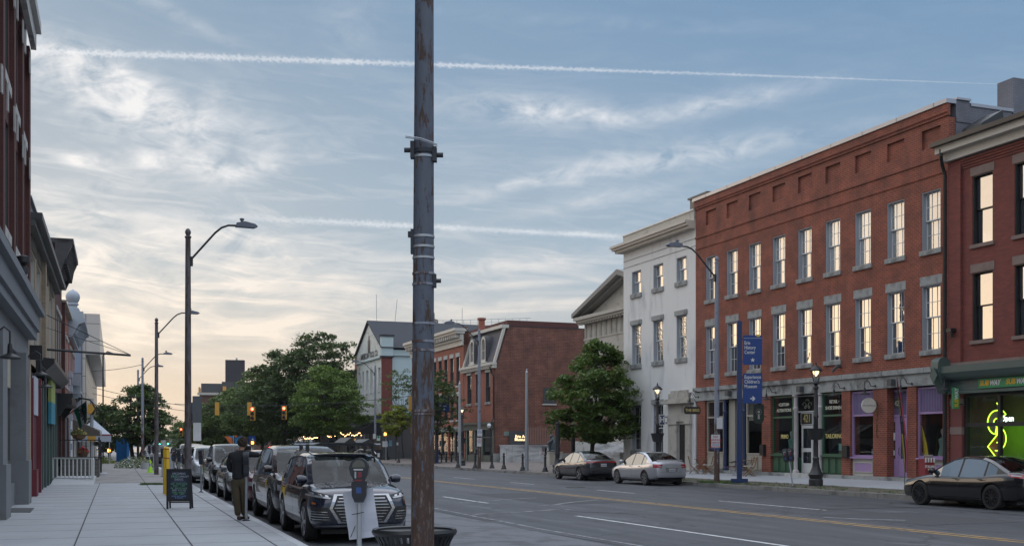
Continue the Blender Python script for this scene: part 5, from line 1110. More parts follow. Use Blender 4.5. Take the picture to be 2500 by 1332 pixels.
def make_car(name, label, cat, K, L, Wd, H, R, fo, wb, pm, rimm=alloy, loc=(0, 0, 0), rzv=0, spokes=5, group=None, details=None, front=True, roofm=None):
    sc = H/K['cab'][[c[1] for c in K['cab']].index(max(c[1] for c in K['cab']))][1]; hw = Wd/2
    root = thing(name, label, cat, loc, rzv, group)
    xs = sorted(set([t[0] for t in K['top']]+[t[0] for t in K['wid']]+[.17, .38, .6, .66, .9])); mb = MB(pm)
    rings = []
    for x in xs:
        zt = interp(K['top'], x)*sc; zb = interp(K['bot'], x)*sc; w = interp(K['wid'], x)*hw; d = zt-zb
        half = [(0, zt+.012), (.45*w, zt), (.78*w, zt-.018), (.915*w, zt-.07), (.975*w, zt-.17*d/.6), (1.0*w, zb+d*.52), (.985*w, zb+d*.25), (.94*w, zb+.03), (.80*w, zb), (0, zb)]
        rings.append([(x*L, y, z) for y, z in half]+[(x*L, -y, z) for y, z in half[-2:0:-1]])
    n = len(rings[0])
    for r in rings: mb.v += r
    for i in range(len(rings)-1):
        for j in range(n): mb.f.append((i*n+j, i*n+(j+1) % n, (i+1)*n+(j+1) % n, (i+1)*n+j)); mb.m.append(0)
    mb.f.append(tuple(range(n))); mb.m.append(0); mb.f.append(tuple(len(rings)*n-1-j for j in range(n))); mb.m.append(0)
    tmp = mb.build('tmp_body'); s_ = tmp.modifiers.new('s', 'SUBSURF'); s_.levels = 2; s_.render_levels = 2
    cm = MB(blackpl)
    for wx in (fo, fo+wb):
        for sy in (-1, 1): cm.lathe([(R*1.13, sy*(hw-.30)), (R*1.13, sy*(hw+.3))], (wx, 0, R+.01), 40, axis='y')
    cut = cm.build('tmp_cut'); b_ = tmp.modifiers.new('b', 'BOOLEAN'); b_.operation = 'DIFFERENCE'; b_.object = cut; b_.solver = 'EXACT'
    try: b_.material_mode = 'TRANSFER'
    except Exception: pass
    me = evalmesh(tmp); me.polygons.foreach_set('use_smooth', [True]*len(me.polygons)); me.set_sharp_from_angle(angle=RAD(40))
    body = bpy.data.objects.new('body', me); COL.objects.link(body); body.parent = root
    bpy.data.objects.remove(tmp); bpy.data.objects.remove(cut)
    bm = bmesh.new(); bm.from_mesh(me); bv = BVHTree.FromBMesh(bm)
    # cabin
    zb = K['zb']*sc; zr = H; wbs = hw*.93; wrs = hw*K['wr']
    cabpts = K['cab']; cx = sorted(set([c[0] for c in cabpts]+list(K['ws'])+list(K['rw'])+list(K['win'])+[p-.008 for p in K['pill']]+[p+.008 for p in K['pill']]+[.5, .55, .6]))
    cx = [c for c in cx if cabpts[0][0] <= c <= cabpts[-1][0]]
    secs = []
    for x in cx:
        T = interp(cabpts, x)*sc; wsz = lambda z: wbs+(wrs-wbs)*max(0, (z-zb)/(zr-zb)); inset = 1-.10*max(0, (.34-x)/.1 if x < .34 else 0)-.05*max(0, (x-.8)/.15)
        z1 = max(zb-.07, T-.055); secs.append([(x*L, wsz(zb-.07)*inset, zb-.08), (x*L, wsz(z1)*inset, z1), (x*L, (wsz(T)-.075)*inset, T), (x*L, wsz(T)*.5*inset, T+.014), (x*L, 0, T+.022)])
    sideglass = M_glass('car_side_glass', tint=(.02, .024, .028), refl=.20 if K is SED else .10, wavy=.004, wsc=1.2, rtint=(.80, .90, 1)) if K.get('sg') is None else K['sg']; K['sg'] = sideglass
    pieces = {'roof': MB(roofm or pm), 'windshield': MB(carclear), 'rear_window': MB(carclear), 'side_window': MB(sideglass), 'pillar': MB(pm)}
    rightw = MB(sideglass)
    for i in range(len(cx)-1):
        xm = (cx[i]+cx[i+1])/2; A_, B_ = secs[i], secs[i+1]
        for sy in (1, -1):
            P = lambda q: (q[0], q[1]*sy, q[2])
            ispil = any(abs(xm-p) < .008 for p in K['pill']); inwin = K['win'][0] < xm < K['win'][1] and not ispil
            tgt = (pieces['side_window'] if sy > 0 else rightw) if inwin else pieces['pillar']
            if ispil: tgt.use(blackpl)
            elif not inwin: tgt.use(pm)
            tgt.quad(P(A_[0]), P(B_[0]), P(B_[1]), P(A_[1]))
            pieces['roof'].quad(P(A_[1]), P(B_[1]), P(B_[2]), P(A_[2]))
            top = 'windshield' if K['ws'][0] <= xm <= K['ws'][1] else ('rear_window' if K['rw'][0] <= xm <= K['rw'][1] else 'roof')
            for j in (2, 3): pieces[top].quad(P(A_[j]), P(B_[j]), P(B_[j+1]), P(A_[j+1]))
    for k, v_ in pieces.items():
        if v_.f:
            o = v_.build(k, root, fix=True); me2 = o.data; bq = bmesh.new(); bq.from_mesh(me2); bmesh.ops.remove_doubles(bq, verts=bq.verts, dist=.0005); bq.to_mesh(me2); bq.free(); me2.polygons.foreach_set('use_smooth', [True]*len(me2.polygons)); me2.set_sharp_from_angle(angle=RAD(30)); (split_loose(o) if k == 'pillar' else None)
    rightw.build('side_window', root, smooth=True)
    # chrome or black line under and round the glass
    tr = MB(blackpl)
    for sy in (1, -1):
        i0 = [q for q in range(len(cx)) if cx[q] >= K['win'][0]]; lo = [secs[q] for q in i0 if cx[q] <= K['win'][1]]
        tr.tube([(q[1][0], (q[1][1]+.004)*sy, q[1][2]) for q in lo], .012, 5)
    tr.build('window_trim', root)
    def hit(o_, d_): 
        r = bv.ray_cast(Vector(o_), Vector(d_)); return r
    def patch(nm, q, dr, mat, par=root, nu=6, nv=3, off=.007, build=True, mbx=None):
        """q: four (a,b) corners in the front/rear (y,z) or side (x,z) view"""
        mb_ = mbx or MB(mat)
        if mbx: mb_.use(mat)
        idx = {}; base = len(mb_.v); cnt = 0
        for i in range(nu+1):
            for j in range(nv+1):
                s_, t_ = i/nu, j/nv
                a = (q[0][0]*(1-s_)+q[1][0]*s_)*(1-t_)+(q[3][0]*(1-s_)+q[2][0]*s_)*t_; b_ = (q[0][1]*(1-s_)+q[1][1]*s_)*(1-t_)+(q[3][1]*(1-s_)+q[2][1]*s_)*t_
                if dr == 'f': r = hit((-1, a, b_), (1, 0, 0))
                elif dr == 'r': r = hit((L+1, a, b_), (-1, 0, 0))
                elif dr == 't': r = hit((a, b_, 3), (0, 0, -1))
                else: sy = 1 if dr == 'l' else -1; r = hit((a, sy*2, b_), (0, -sy, 0))
                if r[0] is not None:
                    nn = r[1]
                    p = r[0]+nn*off; idx[(i, j)] = base+cnt; mb_.v.append(tuple(p)); cnt += 1
        for i in range(nu):
            for j in range(nv):
                ks = [(i, j), (i+1, j), (i+1, j+1), (i, j+1)]
                if all(k in idx for k in ks): mb_.f.append(tuple(idx[k] for k in ks)); mb_.m.append(mb_.cur)
        if mbx is None and build and mb_.f: return mb_.build(nm, par, smooth=True)
    # wheels
    first = None
    for wx in (fo, fo+wb):
        for sy in (-1, 1):
            if first is None:
                t_ = MB(tyrem); Wt_ = .22; t_.lathe([(R*.70, -Wt_*.5), (R*.93, -Wt_*.5), (R, -Wt_*.36), (R, Wt_*.36), (R*.93, Wt_*.5), (R*.70, Wt_*.5)], (0, 0, 0), 40, axis='y', ring=True); first = t_.build('wheel', root, smooth=True, ang=30)
                r_ = MB(rimm); r_.lathe([(R*.70, -Wt_*.52), (R*.735, -Wt_*.52), (R*.735, -Wt_*.40), (R*.70, -Wt_*.40)], (0, 0, 0), 40, axis='y', ring=True); r_.lathe([(R*.12, -Wt_*.50), (.001, -Wt_*.52)], (0, 0, 0), 16, axis='y'); r_.lathe([(R*.12, -Wt_*.5), (R*.13, -Wt_*.3)], (0, 0, 0), 16, axis='y')
                for k in range(spokes):
                    a = 2*pi*k/spokes; wd_ = .10 if spokes <= 6 else .05
                    r_.bar((R*.08*cos(a), -Wt_*.46, R*.08*sin(a)), (R*.72*cos(a), -Wt_*.47, R*.72*sin(a)), R*wd_*1.3, .03, up=(0, 1, 0))
                    if spokes > 6:
                        a2 = a+pi/spokes; r_.bar((R*.35*cos(a), -Wt_*.46, R*.35*sin(a)), (R*.72*cos(a2), -Wt_*.47, R*.72*sin(a2)), R*wd_, .025, up=(0, 1, 0))
                    else:
                        for da in (-.16, .16): r_.bar((R*.3*cos(a), -Wt_*.46, R*.3*sin(a)), (R*.72*cos(a+da), -Wt_*.47, R*.72*sin(a+da)), R*.07, .025, up=(0, 1, 0))
                r_.build('rim', first); MB(blackpl).lathe([(.001, -Wt_*.25), (R*.70, -Wt_*.25), (R*.70, Wt_*.3)], (0, 0, 0), 24, axis='y').build('brake_disc', first)
                w_ = first
            else: w_ = copy_tree(first, root)
            w_.location = (wx, sy*(hw-.125), R); w_.rotation_euler = (0, 0, 0 if sy < 0 else pi)
    MB(blackpl).box(.4, L-.4, -hw*.72, hw*.72, .16, .30).build('underbody', root)
    # seats, dashboard and wheel seen through the glass
    q = MB(seatm); xf = K['ws'][1]*L
    q.box(K['ws'][0]*L+.25, xf-.15, -hw*.78, hw*.78, zb-.05, zb+.03)
    q.build('dashboard', root)
    for xs_ in (xf+.25, xf+1.15):
        for sy in (-1, 1):
            if xs_ > K['rw'][0]*L-.1: continue
            q = MB(seatm); q.prism([(xs_, zb-.1), (xs_+.14, zb-.1), (xs_+.24, zb+.28*sc), (xs_+.14, zb+.28*sc)], sy*.38-.24, sy*.38+.24); q.box(xs_+.14, xs_+.23, sy*.38-.12, sy*.38+.12, zb+.285*sc, zb+.40*sc); q.build('seat', root)
    q = MB(blackpl); q.lathe([(.17, -.012), (.19, 0), (.17, .012), (.155, 0)], (0, 0, 0), 18, axis='x', ring=True); o = q.build('steering_wheel', root); o.location = (xf-.12, .38, zb+.02); o.rotation_euler = (0, RAD(-20), 0)
    # mirrors and handles
    for sy in (-1, 1):
        xm = K['win'][0]*L+.10; m_ = MB(pm); m_.lathe([(.02, 0), (.075, .03), (.095, .10), (.095, .15), (.08, .20), (.02, .22)], (0, 0, 0), 14, axis='y'); o = m_.build('mirror', root, smooth=True); o.location = (xm, sy*(hw*.84), zb+.07*sc); o.rotation_euler = (0, 0, 0 if sy > 0 else pi); o.scale = (.75, 1, .85)
        q_ = MB(blackpl)
        for xr in (.505, .70): q_.tube([(xr*L-.10, sy*(hw+.004), zb-.13), (xr*L-.05, sy*(hw+.022), zb-.125), (xr*L+.03, sy*(hw+.022), zb-.125), (xr*L+.08, sy*(hw+.004), zb-.13)], .013, 5)
        split_loose(q_.build('door_handle', root))
        dl = MB(blackpl); s = 'l' if sy > 0 else 's'
        for xr in (K['win'][0]+.0, K['pill'][0], K['pill'][1]+.02):
            patch('', [(xr*L, zb-.06), (xr*L+.010, zb-.06), (xr*L+.010, .30), (xr*L, .30)], s, blackpl, nu=1, nv=8, off=.0015, mbx=dl)
        patch('', [(fo+R*1.2, .30), (fo+wb-R*1.2, .30), (fo+wb-R*1.2, .24), (fo+R*1.2, .24)], s, blackpl, nu=8, nv=1, off=.004, mbx=dl); dl.build('door_seams', root)
    if details: details(root, patch, L, hw, zb, sc, pm)
    bm.free(); return root
def sym(fn):
    for s in (1, -1): fn(s)
def front_generic(gh=(.46, .72), gw=.42, hl=(.62, .74), grille=blackpl, chromebar=True, slats=0, fogs=True):
    def f(root, patch, L, hw, zb, sc, pm):
        z0, z1 = gh[0]*sc, gh[1]*sc; w = gw*hw
        g = MB(grille); patch('', [(-w, z1), (w, z1), (w*.85, z0), (-w*.85, z0)], 'f', grille, nu=12, nv=4, mbx=g); go = g.build('grille', root, smooth=True)
        if chromebar or slats:
            c = MB(chrome); t = .018
            patch('', [(-w, z1), (w, z1), (w, z1-t), (-w, z1-t)], 'f', chrome, nu=12, nv=1, off=.016, mbx=c)
            for k in range(slats): zz_ = z0+(z1-z0)*(k+.7)/(slats+.4); patch('', [(-w*.93, zz_+.01), (w*.93, zz_+.01), (w*.93, zz_-.006), (-w*.93, zz_-.006)], 'f', chrome, nu=12, nv=1, off=.016, mbx=c)
            c.build('chrome_bar', go)
        for s in (1, -1):
            patch('headlight', [(s*w*1.08, hl[0]*sc), (s*w*1.05, hl[1]*sc-.01), (s*hw*.93, hl[1]*sc+.04), (s*hw*.93, hl[0]*sc+.02)], 'f', clearlamp, nu=4, nv=6)
            if fogs: patch('fog_lamp', [(s*hw*.62, .42*sc), (s*hw*.62, .47*sc), (s*hw*.78, .47*sc), (s*hw*.78, .42*sc)], 'f', clearlamp, nu=2, nv=2)
        patch('lower_intake', [(-hw*.6, .40*sc), (hw*.6, .40*sc), (hw*.55, .32*sc), (-hw*.55, .32*sc)], 'f', blackpl, nu=10, nv=2)
        patch('plate', [(-.15, .52*sc), (.15, .52*sc), (.15, .42*sc), (-.15, .42*sc)], 'f', platem, nu=2, nv=2, off=.02) if not slats else None
    return f
def audi(root, patch, L, hw, zb, sc, pm):
    # hexagonal single-frame grille with chrome surround and slats
    g = MB(blackpl); hx = [(.53, .88), (.53, .62), (.44, .40)]   # (y,z) right edge, top to bottom
    patch('', [(-.46, .86), (.46, .86), (.55, .64), (-.55, .64)], 'f', blackpl, nu=12, nv=3, mbx=g); patch('', [(-.55, .64), (.55, .64), (.40, .40), (-.40, .40)], 'f', blackpl, nu=12, nv=3, mbx=g); go = g.build('grille', root, smooth=True)
    c = MB(chrome)
    for s in (1, -1):
        patch('', [(s*.44, .875), (s*.50, .885), (s*.60, .64), (s*.545, .64)], 'f', chrome, nu=1, nv=4, off=.014, mbx=c); patch('', [(s*.545, .64), (s*.60, .64), (s*.44, .375), (s*.39, .395)], 'f', chrome, nu=1, nv=4, off=.014, mbx=c)
    patch('', [(-.50, .885), (.50, .885), (.46, .86), (-.46, .86)], 'f', chrome, nu=10, nv=1, off=.014, mbx=c); patch('', [(-.40, .40), (.40, .40), (.43, .375), (-.43, .375)], 'f', chrome, nu=10, nv=1, off=.014, mbx=c)
    for k in range(8): z = .43+k*.055; w = .36+min(k, 4)*.038-max(0, k-4)*.03; patch('', [(-w, z+.007), (w, z+.007), (w, z-.007), (-w, z-.007)], 'f', chrome, nu=12, nv=1, off=.012, mbx=c)
    c.build('chrome_slats', go)
    for s in (1, -1):
        h = patch('headlight', [(s*.55, .80), (s*.52, .865), (s*.90, .955), (s*.93, .84)], 'f', blackpl, nu=4, nv=8)
        q = MB(clearlamp); patch('', [(s*.58, .80), (s*.56, .825), (s*.88, .885), (s*.90, .85)], 'f', clearlamp, nu=2, nv=8, off=.016, mbx=q)
        for k in range(3): a = .60+k*.10; patch('', [(s*a, .83+k*.02), (s*(a+.01), .86+k*.022), (s*(a+.06), .875+k*.022), (s*(a+.055), .835+k*.022)], 'f', chrome, nu=2, nv=2, off=.018, mbx=q)
        q.build('lamp_lens', h)
        i_ = patch('side_intake', [(s*.62, .66), (s*.88, .68), (s*.88, .42), (s*.56, .40)], 'f', blackpl, nu=6, nv=6)
        q = MB(chrome)
        for k in range(4): z = .44+k*.045; patch('', [(s*(.60+k*.012), z+.008), (s*.88, z+.02), (s*.88, z+.008), (s*(.60+k*.012), z-.004)], 'f', chrome, nu=5, nv=1, off=.016, mbx=q)
        q.build('chrome_slats', i_)
        sd_ = 'l' if s > 0 else 's'; patch('side_marker', [(.16, .74), (.30, .75), (.30, .72), (.16, .71)], sd_, amber, nu=3, nv=1)
    patch('lower_lip', [(-.80, .345), (.80, .345), (.80, .315), (-.80, .315)], 'f', chrome, nu=16, nv=1, off=.012)
    cl = MB(pm)
    for s in (1, -1): cl.tube([(.28, s*.42, .955*sc), (.6, s*.46, 1.03*sc), (.95, s*.50, 1.075*sc)], [.008, .02, .008], 6)
    split_loose(cl.build('bonnet_crease', root, smooth=True))
    r = MB(chrome); rr = MB(black)
    for s in (1, -1): r.tube([(1.75, s*.63, 1.60), (2.2, s*.66, 1.675), (3.4, s*.66, 1.68), (4.0, s*.63, 1.60)], .018, 8)
    split_loose(r.build('roof_rail', root, smooth=True))
    for x_ in (2.1, 2.9):
        q = MB(M('rack_grey', (.20, .22, .25), .4, .4)); q.tube([(x_, -.80, 1.79), (x_, .80, 1.79)], .022, 8); o = q.build('crossbar', root)
        q = MB(black); [q.box(x_-.05, x_+.05, s*.66-.03, s*.66+.03, 1.66, 1.80) for s in (1, -1)]; q.build('rack_foot', o)
    q = MB(black); q.prism([(-.65, 1.80), (-.55, 1.90), (-.40, 1.83), (-.28, 1.83), (-.18, 1.93), (-.05, 1.83), (.42, 1.83), (.52, 1.80)], 1.95, 3.1, plane='yz'); q.build('ski_carrier', root)
    q = MB(M('pale_seat', (.10, .105, .11), .8)); patch('wiper', [(.27*L-.3, -.6), (.27*L-.3, .5), (.27*L-.27, .5), (.27*L-.27, -.6)], 't', blackpl, nu=1, nv=6, off=.02)
def rear_generic(kind):
    def f(root, patch, L, hw, zb, sc, pm):
        if kind == 'kia':
            for s in (1, -1): patch('tail_light', [(s*.30, .945), (s*.30, .905), (s*.86, .86), (s*.86, .96)], 'r', redlamp, nu=4, nv=6)
            patch('tail_light', [(-.30, .95), (.30, .95), (.30, .915), (-.30, .915)], 'r', redlamp, nu=6, nv=1); pz = (.70, .84)
            for s in (1, -1): patch('reflector', [(s*.62, .50), (s*.62, .54), (s*.85, .56), (s*.85, .52)], 'r', redlamp, nu=4, nv=1)
        elif kind == 'civic':
            for s in (1, -1):
                h = patch('tail_light', [(s*.50, .76), (s*.44, .92), (s*.84, .94), (s*.86, .80)], 'r', redlamp, nu=6, nv=6); patch('reverse_lamp', [(s*.47, .80), (s*.46, .85), (s*.60, .86), (s*.62, .81)], 'r', clearlamp, nu=2, nv=2, off=.012)
            pz = (.62, .74); patch('plate_recess_shade', [(-.32, .78), (.32, .78), (.26, .60), (-.26, .60)], 'r', M('silver_in_shadow', (.16, .17, .18), .5), nu=6, nv=3, off=.004)  # flat patch, the shade of the plate recess is put into its darker silver
        else:
            for s in (1, -1):
                h = patch('tail_light', [(s*.38, .90), (s*.38, .99), (s*.88, .99), (s*.88, .90)], 'r', redlamp, nu=6, nv=3); patch('reverse_lamp', [(s*.42, .93), (s*.42, .96), (s*.68, .965), (s*.68, .935)], 'r', clearlamp, nu=3, nv=2, off=.012)
            pz = (.72, .84)
        for s, sd_ in ((1, 'l'), (-1, 's')):
            patch('tail_light', [(L-.30, .94), (L-.10, .93), (L-.12, .86), (L-.24, .86)] if kind != 'camry' else [(L-.62, .985), (L-.08, .95), (L-.08, .88), (L-.40, .90)], sd_, redlamp, nu=5, nv=3)
            if kind == 'camry': patch('reverse_lamp', [(L-.45, .965), (L-.15, .945), (L-.15, .925), (L-.42, .935)], sd_, clearlamp, nu=4, nv=1, off=.012); patch('headlight', [(.10, .72), (.45, .80), (.42, .74), (.10, .68)], sd_, clearlamp, nu=4, nv=2)
            if kind != 'camry': patch('headlight', [(.12, .70), (.38, .77), (.36, .72), (.12, .66)], sd_, clearlamp, nu=3, nv=2)
        p = patch('number_plate', [(-.155, pz[1]), (.155, pz[1]), (.155, pz[0]), (-.155, pz[0])], 'r', platem, nu=2, nv=2, off=.02)
        text('KZR 4078', .085, platet, root, 'plate_lettering', (L+.02, 0, (pz[0]+pz[1])/2), rot=(RAD(90), 0, RAD(90)), sx=.7)
        patch('rear_bumper_trim', [(-.75, .36), (.75, .36), (.75, .28), (-.75, .28)], 'r', blackpl, nu=8, nv=2); patch('boot_seam', [(-.80, .60), (.80, .60), (.80, .592), (-.80, .592)], 'r', blackpl, nu=10, nv=1, off=.002)
        if kind == 'civic':
            patch('fuel_flap', [(L-.98, .93), (L-.84, .93), (L-.84, .80), (L-.98, .80)], 's', M('flap_line', (.25, .26, .28), .35, .4), nu=1, nv=1, off=.001)
        q = MB(pm); q.tube([(L*.955, -.62, 1.085*sc), (L*.965, 0, 1.10*sc), (L*.955, .62, 1.085*sc)], .02, 6); q.build('boot_lip', root, smooth=True)
    return f
navyp = paint('navy_car_paint', (.010, .014, .032), .3, .2); brownp = paint('brown_car_paint', (.028, .016, .018), .3, .22); maroonc = paint('maroon_car_paint', (.085, .012, .020), .3, .22); greyp = paint('grey_car_paint', (.14, .14, .15), .5); blackc = paint('black_car_paint', (.008, .008, .010), .2, .2); silverp = paint('silver_car_paint', (.42, .44, .48), .55, .3); whitep = paint('white_car_paint', (.60, .61, .62), .1, .3); gunp = paint('gunmetal_car_paint', (.045, .048, .055), .4, .24); bluegp = paint('blue_grey_car_paint', (.22, .25, .30), .5)
gr = 'cars parked along the near kerb'
def lcar(u, Wd, **k): return dict(loc=LW(u, 3.27+Wd/2, 0), rzv=RZ_L, group=gr, Wd=Wd, **k)
make_car('parked_suv', 'navy blue SUV with hexagonal chrome grille and roof rack, front in the left row', 'car', SUV, 4.67, H=1.62, R=.37, fo=.88, wb=2.82, pm=navyp, details=audi, spokes=5, **lcar(20.15, 1.89))
make_car('parked_suv', 'dark brown SUV with pale roof reflections right behind the navy SUV', 'car', SUV, 4.82, H=1.76, R=.38, fo=.90, wb=2.92, pm=brownp, details=front_generic((.62, .80), .50, (.70, .80), slats=0), spokes=5, rimm=M('dark_alloy', (.06, .06, .065), .4, .6), **lcar(25.15, 1.93))
make_car('parked_car', 'maroon car behind the brown SUV, partly hidden by the person in black', 'car', SUV, 4.55, H=1.62, R=.34, fo=.88, wb=2.68, pm=maroonc, details=front_generic((.55, .72), .5, (.66, .76)), spokes=5, **lcar(30.9, 1.84))
make_car('parked_car', 'grey car with silver mirror between the maroon car and the black pickup', 'car', SED, 4.6, H=1.46, R=.33, fo=.88, wb=2.7, pm=greyp, details=front_generic(), spokes=7, **lcar(36.3, 1.80))
make_car('pickup_truck', 'black pickup truck with round fog lamp behind the grey car', 'pickup truck', TRK, 5.4, H=1.79, R=.39, fo=.92, wb=3.26, pm=blackc, details=front_generic((.72, .98), .60, (.86, 1.02)), spokes=5, **lcar(42.3, 1.89))
make_car('parked_suv', 'silver blue SUV behind the black pickup, seen beside the nearest street light', 'car', SUV, 4.6, H=1.66, R=.35, fo=.9, wb=2.7, pm=silverp, details=front_generic((.60, .76), .5, (.70, .80)), spokes=5, **lcar(53.6, 1.86))
make_car('parked_suv', 'white SUV behind the yellow bollards in the left row', 'car', SUV, 4.7, H=1.72, R=.36, fo=.9, wb=2.8, pm=whitep, details=front_generic((.60, .76), .5, (.70, .80)), spokes=5, **lcar(60.2, 1.88))
make_car('parked_suv', 'dark grey high SUV behind the white SUV in the left row', 'car', SUV, 4.7, H=1.80, R=.36, fo=.9, wb=2.8, pm=gunp, details=front_generic((.60, .76), .5, (.70, .80)), spokes=5, **lcar(66.4, 1.88))
gr = 'cars in the street'
c_ = make_car('moving_car', 'car driving away with glowing red tail lights between the two left poles', 'car', SUV, 4.6, H=1.7, R=.35, fo=.9, wb=2.7, pm=silverp, details=rear_generic('civic'), loc=LW(92, 6.0), rzv=RZ_L+pi, Wd=1.85, group=gr)
MB(M_emit('tail_lamp_lit', (1, .05, .03), 8)).box(4.56, 4.62, -.85, -.6, .95, 1.12).box(4.56, 4.62, .6, .85, .95, 1.12); split_loose(MB(MATS['tail_lamp_lit']).box(4.56, 4.62, -.85, -.6, .95, 1.12).box(4.56, 4.62, .6, .85, .95, 1.12).build('brake_light', c_))
make_car('parked_suv', 'black SUV parked far up the left kerb beyond the traffic cone', 'car', SUV, 4.8, H=1.76, R=.36, fo=.9, wb=2.8, pm=blackc, details=front_generic((.60, .76), .5, (.70, .80)), loc=LW(96, 3.1), rzv=RZ_L, Wd=1.9, group=gr)
gr = 'cars parked along the far kerb'
def rcar(ur, L, Wd, v, **k): return dict(loc=RW(ur+L, v+Wd/2, 0), rzv=RZ_R, group=gr, Wd=Wd, L=L, **k)
make_car('parked_sedan', 'dark grey sedan with full width red tail light, parked beneath the maple', 'car', SED, H=1.43, R=.325, fo=.90, wb=2.70, pm=gunp, details=rear_generic('kia'), spokes=5, **rcar(49.75, 4.6, 1.80, 23.1))
make_car('parked_sedan', 'silver sedan with red corner tail lights parked in front of the white building', 'car', SED, H=1.45, R=.315, fo=.90, wb=2.67, pm=silverp, details=rear_generic('civic'), spokes=7, **rcar(42.85, 4.5, 1.76, 23.05))
make_car('parked_sedan', 'glossy black sedan with black alloy wheels at the right edge of the street', 'car', SED, H=1.45, R=.345, fo=.98, wb=2.82, pm=blackc, details=rear_generic('camry'), rimm=M('black_alloy', (.07, .072, .078), .3, .7), spokes=10, **rcar(22.95, 4.88, 1.80, 23.3))
# ================================================================== street furniture
redA, grnA = M_emit('red_signal', (1, .06, .03), 14), M_emit('green_signal', (.05, 1, .55), 9)
ambA = M_emit('orange_hand', (1, .32, .05), 8)
bulbA = M_emit('warm_bulb', (1, .58, .22), 8); lampA = M_emit('warm_lantern', (1, .78, .45), 2.0)
# rusted painted steel for the street poles
m, t, b = newmat('rusty_pole'); cc = objcoord(t, (1.3, 1.3, .28)); cz = t.nodes.new('ShaderNodeSeparateXYZ'); t.links.new(objcoord(t), cz.inputs[0]); zz = X(t, cz.outputs[2])
n1 = noise(t, cc, 15, 9, .74, .2); n2 = noise(t, cc, 2.2, 4, .6); low_ = zz.step(3.4, .9)
rf = (n1*1.05+n2*.25+low_*.17).step(.69, .745)
n3 = noise(t, cc, 26, 5, .7); paint = mixc(t, n2*.5+n3*.5, (.035, .046, .068), (.125, .145, .185)); rust = mixc(t, n3, (.022, .013, .011), (.085, .042, .028)); rust = mixc(t, (n3-.55).clamp()*5, rust, (.20, .19, .17))
t.links.new(mixc(t, rf, paint, rust), b.inputs['Base Color']); b.inputs['Roughness'].default_value = .62; bump(t, b, rf*-.6+n3*.4, .5, .012); rusty = m
m, t, b = newmat('weathered_pole'); cc = objcoord(t, (1, 1, .3)); n1 = noise(t, cc, 5, 7, .7); cz = t.nodes.new('ShaderNodeSeparateXYZ'); t.links.new(objcoord(t), cz.inputs[0]); zz = X(t, cz.outputs[2])
rf = (n1+zz.step(5.0, .5)*.28).step(.60, .70); t.links.new(mixc(t, rf, (.21, .23, .28), (.075, .045, .035)), b.inputs['Base Color']); b.inputs['Roughness'].default_value = .6; polem = m
m, t, b = newmat('brown_pole'); n1 = noise(t, objcoord(t, (1, 1, .3)), 5, 7, .7); t.links.new(mixc(t, n1.step(.42, .6), (.125, .12, .13), (.065, .045, .038)), b.inputs['Base Color']); b.inputs['Roughness'].default_value = .65; poleb = m
def street_light(px, D, base, top, armdir, al, label, mat, r=.12, armz=.62, z0=.15, scl=1.0, cam_arm=None, group='tall street light poles'):
    p = PD(px, D, z0); o = thing('street_light', label, 'street light', p, atan2(armdir.y, armdir.x), group); H = top-z0
    m_ = MB(mat); m_.tube([(0, 0, -.05), (0, 0, .2), (0, 0, H*.5), (0, 0, H-.05)], [r*1.08, r, r*.86, r*.70], 14); m_.lathe([(r*.85, H-.05), (r*.9, H), (r*.5, H+.03), (r*.75, H+.10), (r*.8, H+.16), (r*.45, H+.24), (.01, H+.26)], (0, 0, 0), 12); m_.build('pole', o, smooth=True)
    a = MB(iron); h0 = H-armz; a.tube([(r*.7, 0, h0), (al*.28, 0, h0+.42), (al*.55, 0, h0+.92), (al*.68, 0, h0+1.10), (al*.82, 0, h0+1.19), (al, 0, h0+1.2)], .035, 8); a.box(r*.6, r*.6+.08, -.07, .07, h0-.2, h0+.1); a.build('arm', o, smooth=True)
    l = MB(M('lamp_head_grey', (.13, .15, .19), .45)); l.prism([(al-.05, h0+1.16), (al-.02, h0+1.28), (al+.25, h0+1.34), (al+.58, h0+1.27), (al+.66, h0+1.2), (al+.55, h0+1.15)], -.13, .13); l.lathe([(.045, h0+1.32), (.045, h0+1.37), (.075, h0+1.39), (.075, h0+1.44), (.03, h0+1.46)], (al+.16, 0, 0), 10); l.build('lamp_head', o)
    return o
aL = Vector((cos(TH_L), sin(TH_L), 0)); aR = -Vector((cos(TH_R), sin(TH_R), 0))
s1 = street_light(459, 36.5, 0, ZD(577, 36.5), aL, 1.55, 'tall dark street light with arm, nearest on the left pavement beside the chalkboard', poleb, armz=.75)
MB(polem).box(-.02, .30, .05, .09, 2.3, 3.0).build('bracket', s1); MB(M('sign_back_grey', (.10, .11, .12), .6)).box(.13, .42, -.16, -.13, 2.35, 3.2).build('sign_back', s1)
MB(notice).box(.15, .40, -.165, -.161, 1.75, 2.34).build('paper_notice', s1)
street_light(382, 61, 0, ZD(787, 61), aL, 1.6, 'second tall street light on the left pavement behind the traffic cone', poleb)
street_light(348, 88, 0, ZD(880, 88), aL, 1.6, 'pale weathered street light beside the blue street name sign', polem); street_light(337, 104, 0, ZD(908, 104), aL, 1.6, 'farthest pale street light on the left, carrying the blue street name sign', polem)
street_light(1750, 47.8, 0, ZD(640, 47.8), aR, 1.75, 'weathered street light with arm in front of the white and brick buildings', polem, z0=.2)
street_light(1170, 75.6, 0, ZD(812, 75.6), aR, 1.8, 'weathered street light in front of the mansard building with two parking signs', polem)
street_light(916, 118, 0, ZD(897, 118), aR, 1.8, 'street light by the dark corner restaurant with a green and white sign', polem); street_light(818, 142, 0, ZD(917, 142), aR, 1.8, 'street light showing its pale lamp through the bright green tree', polem)
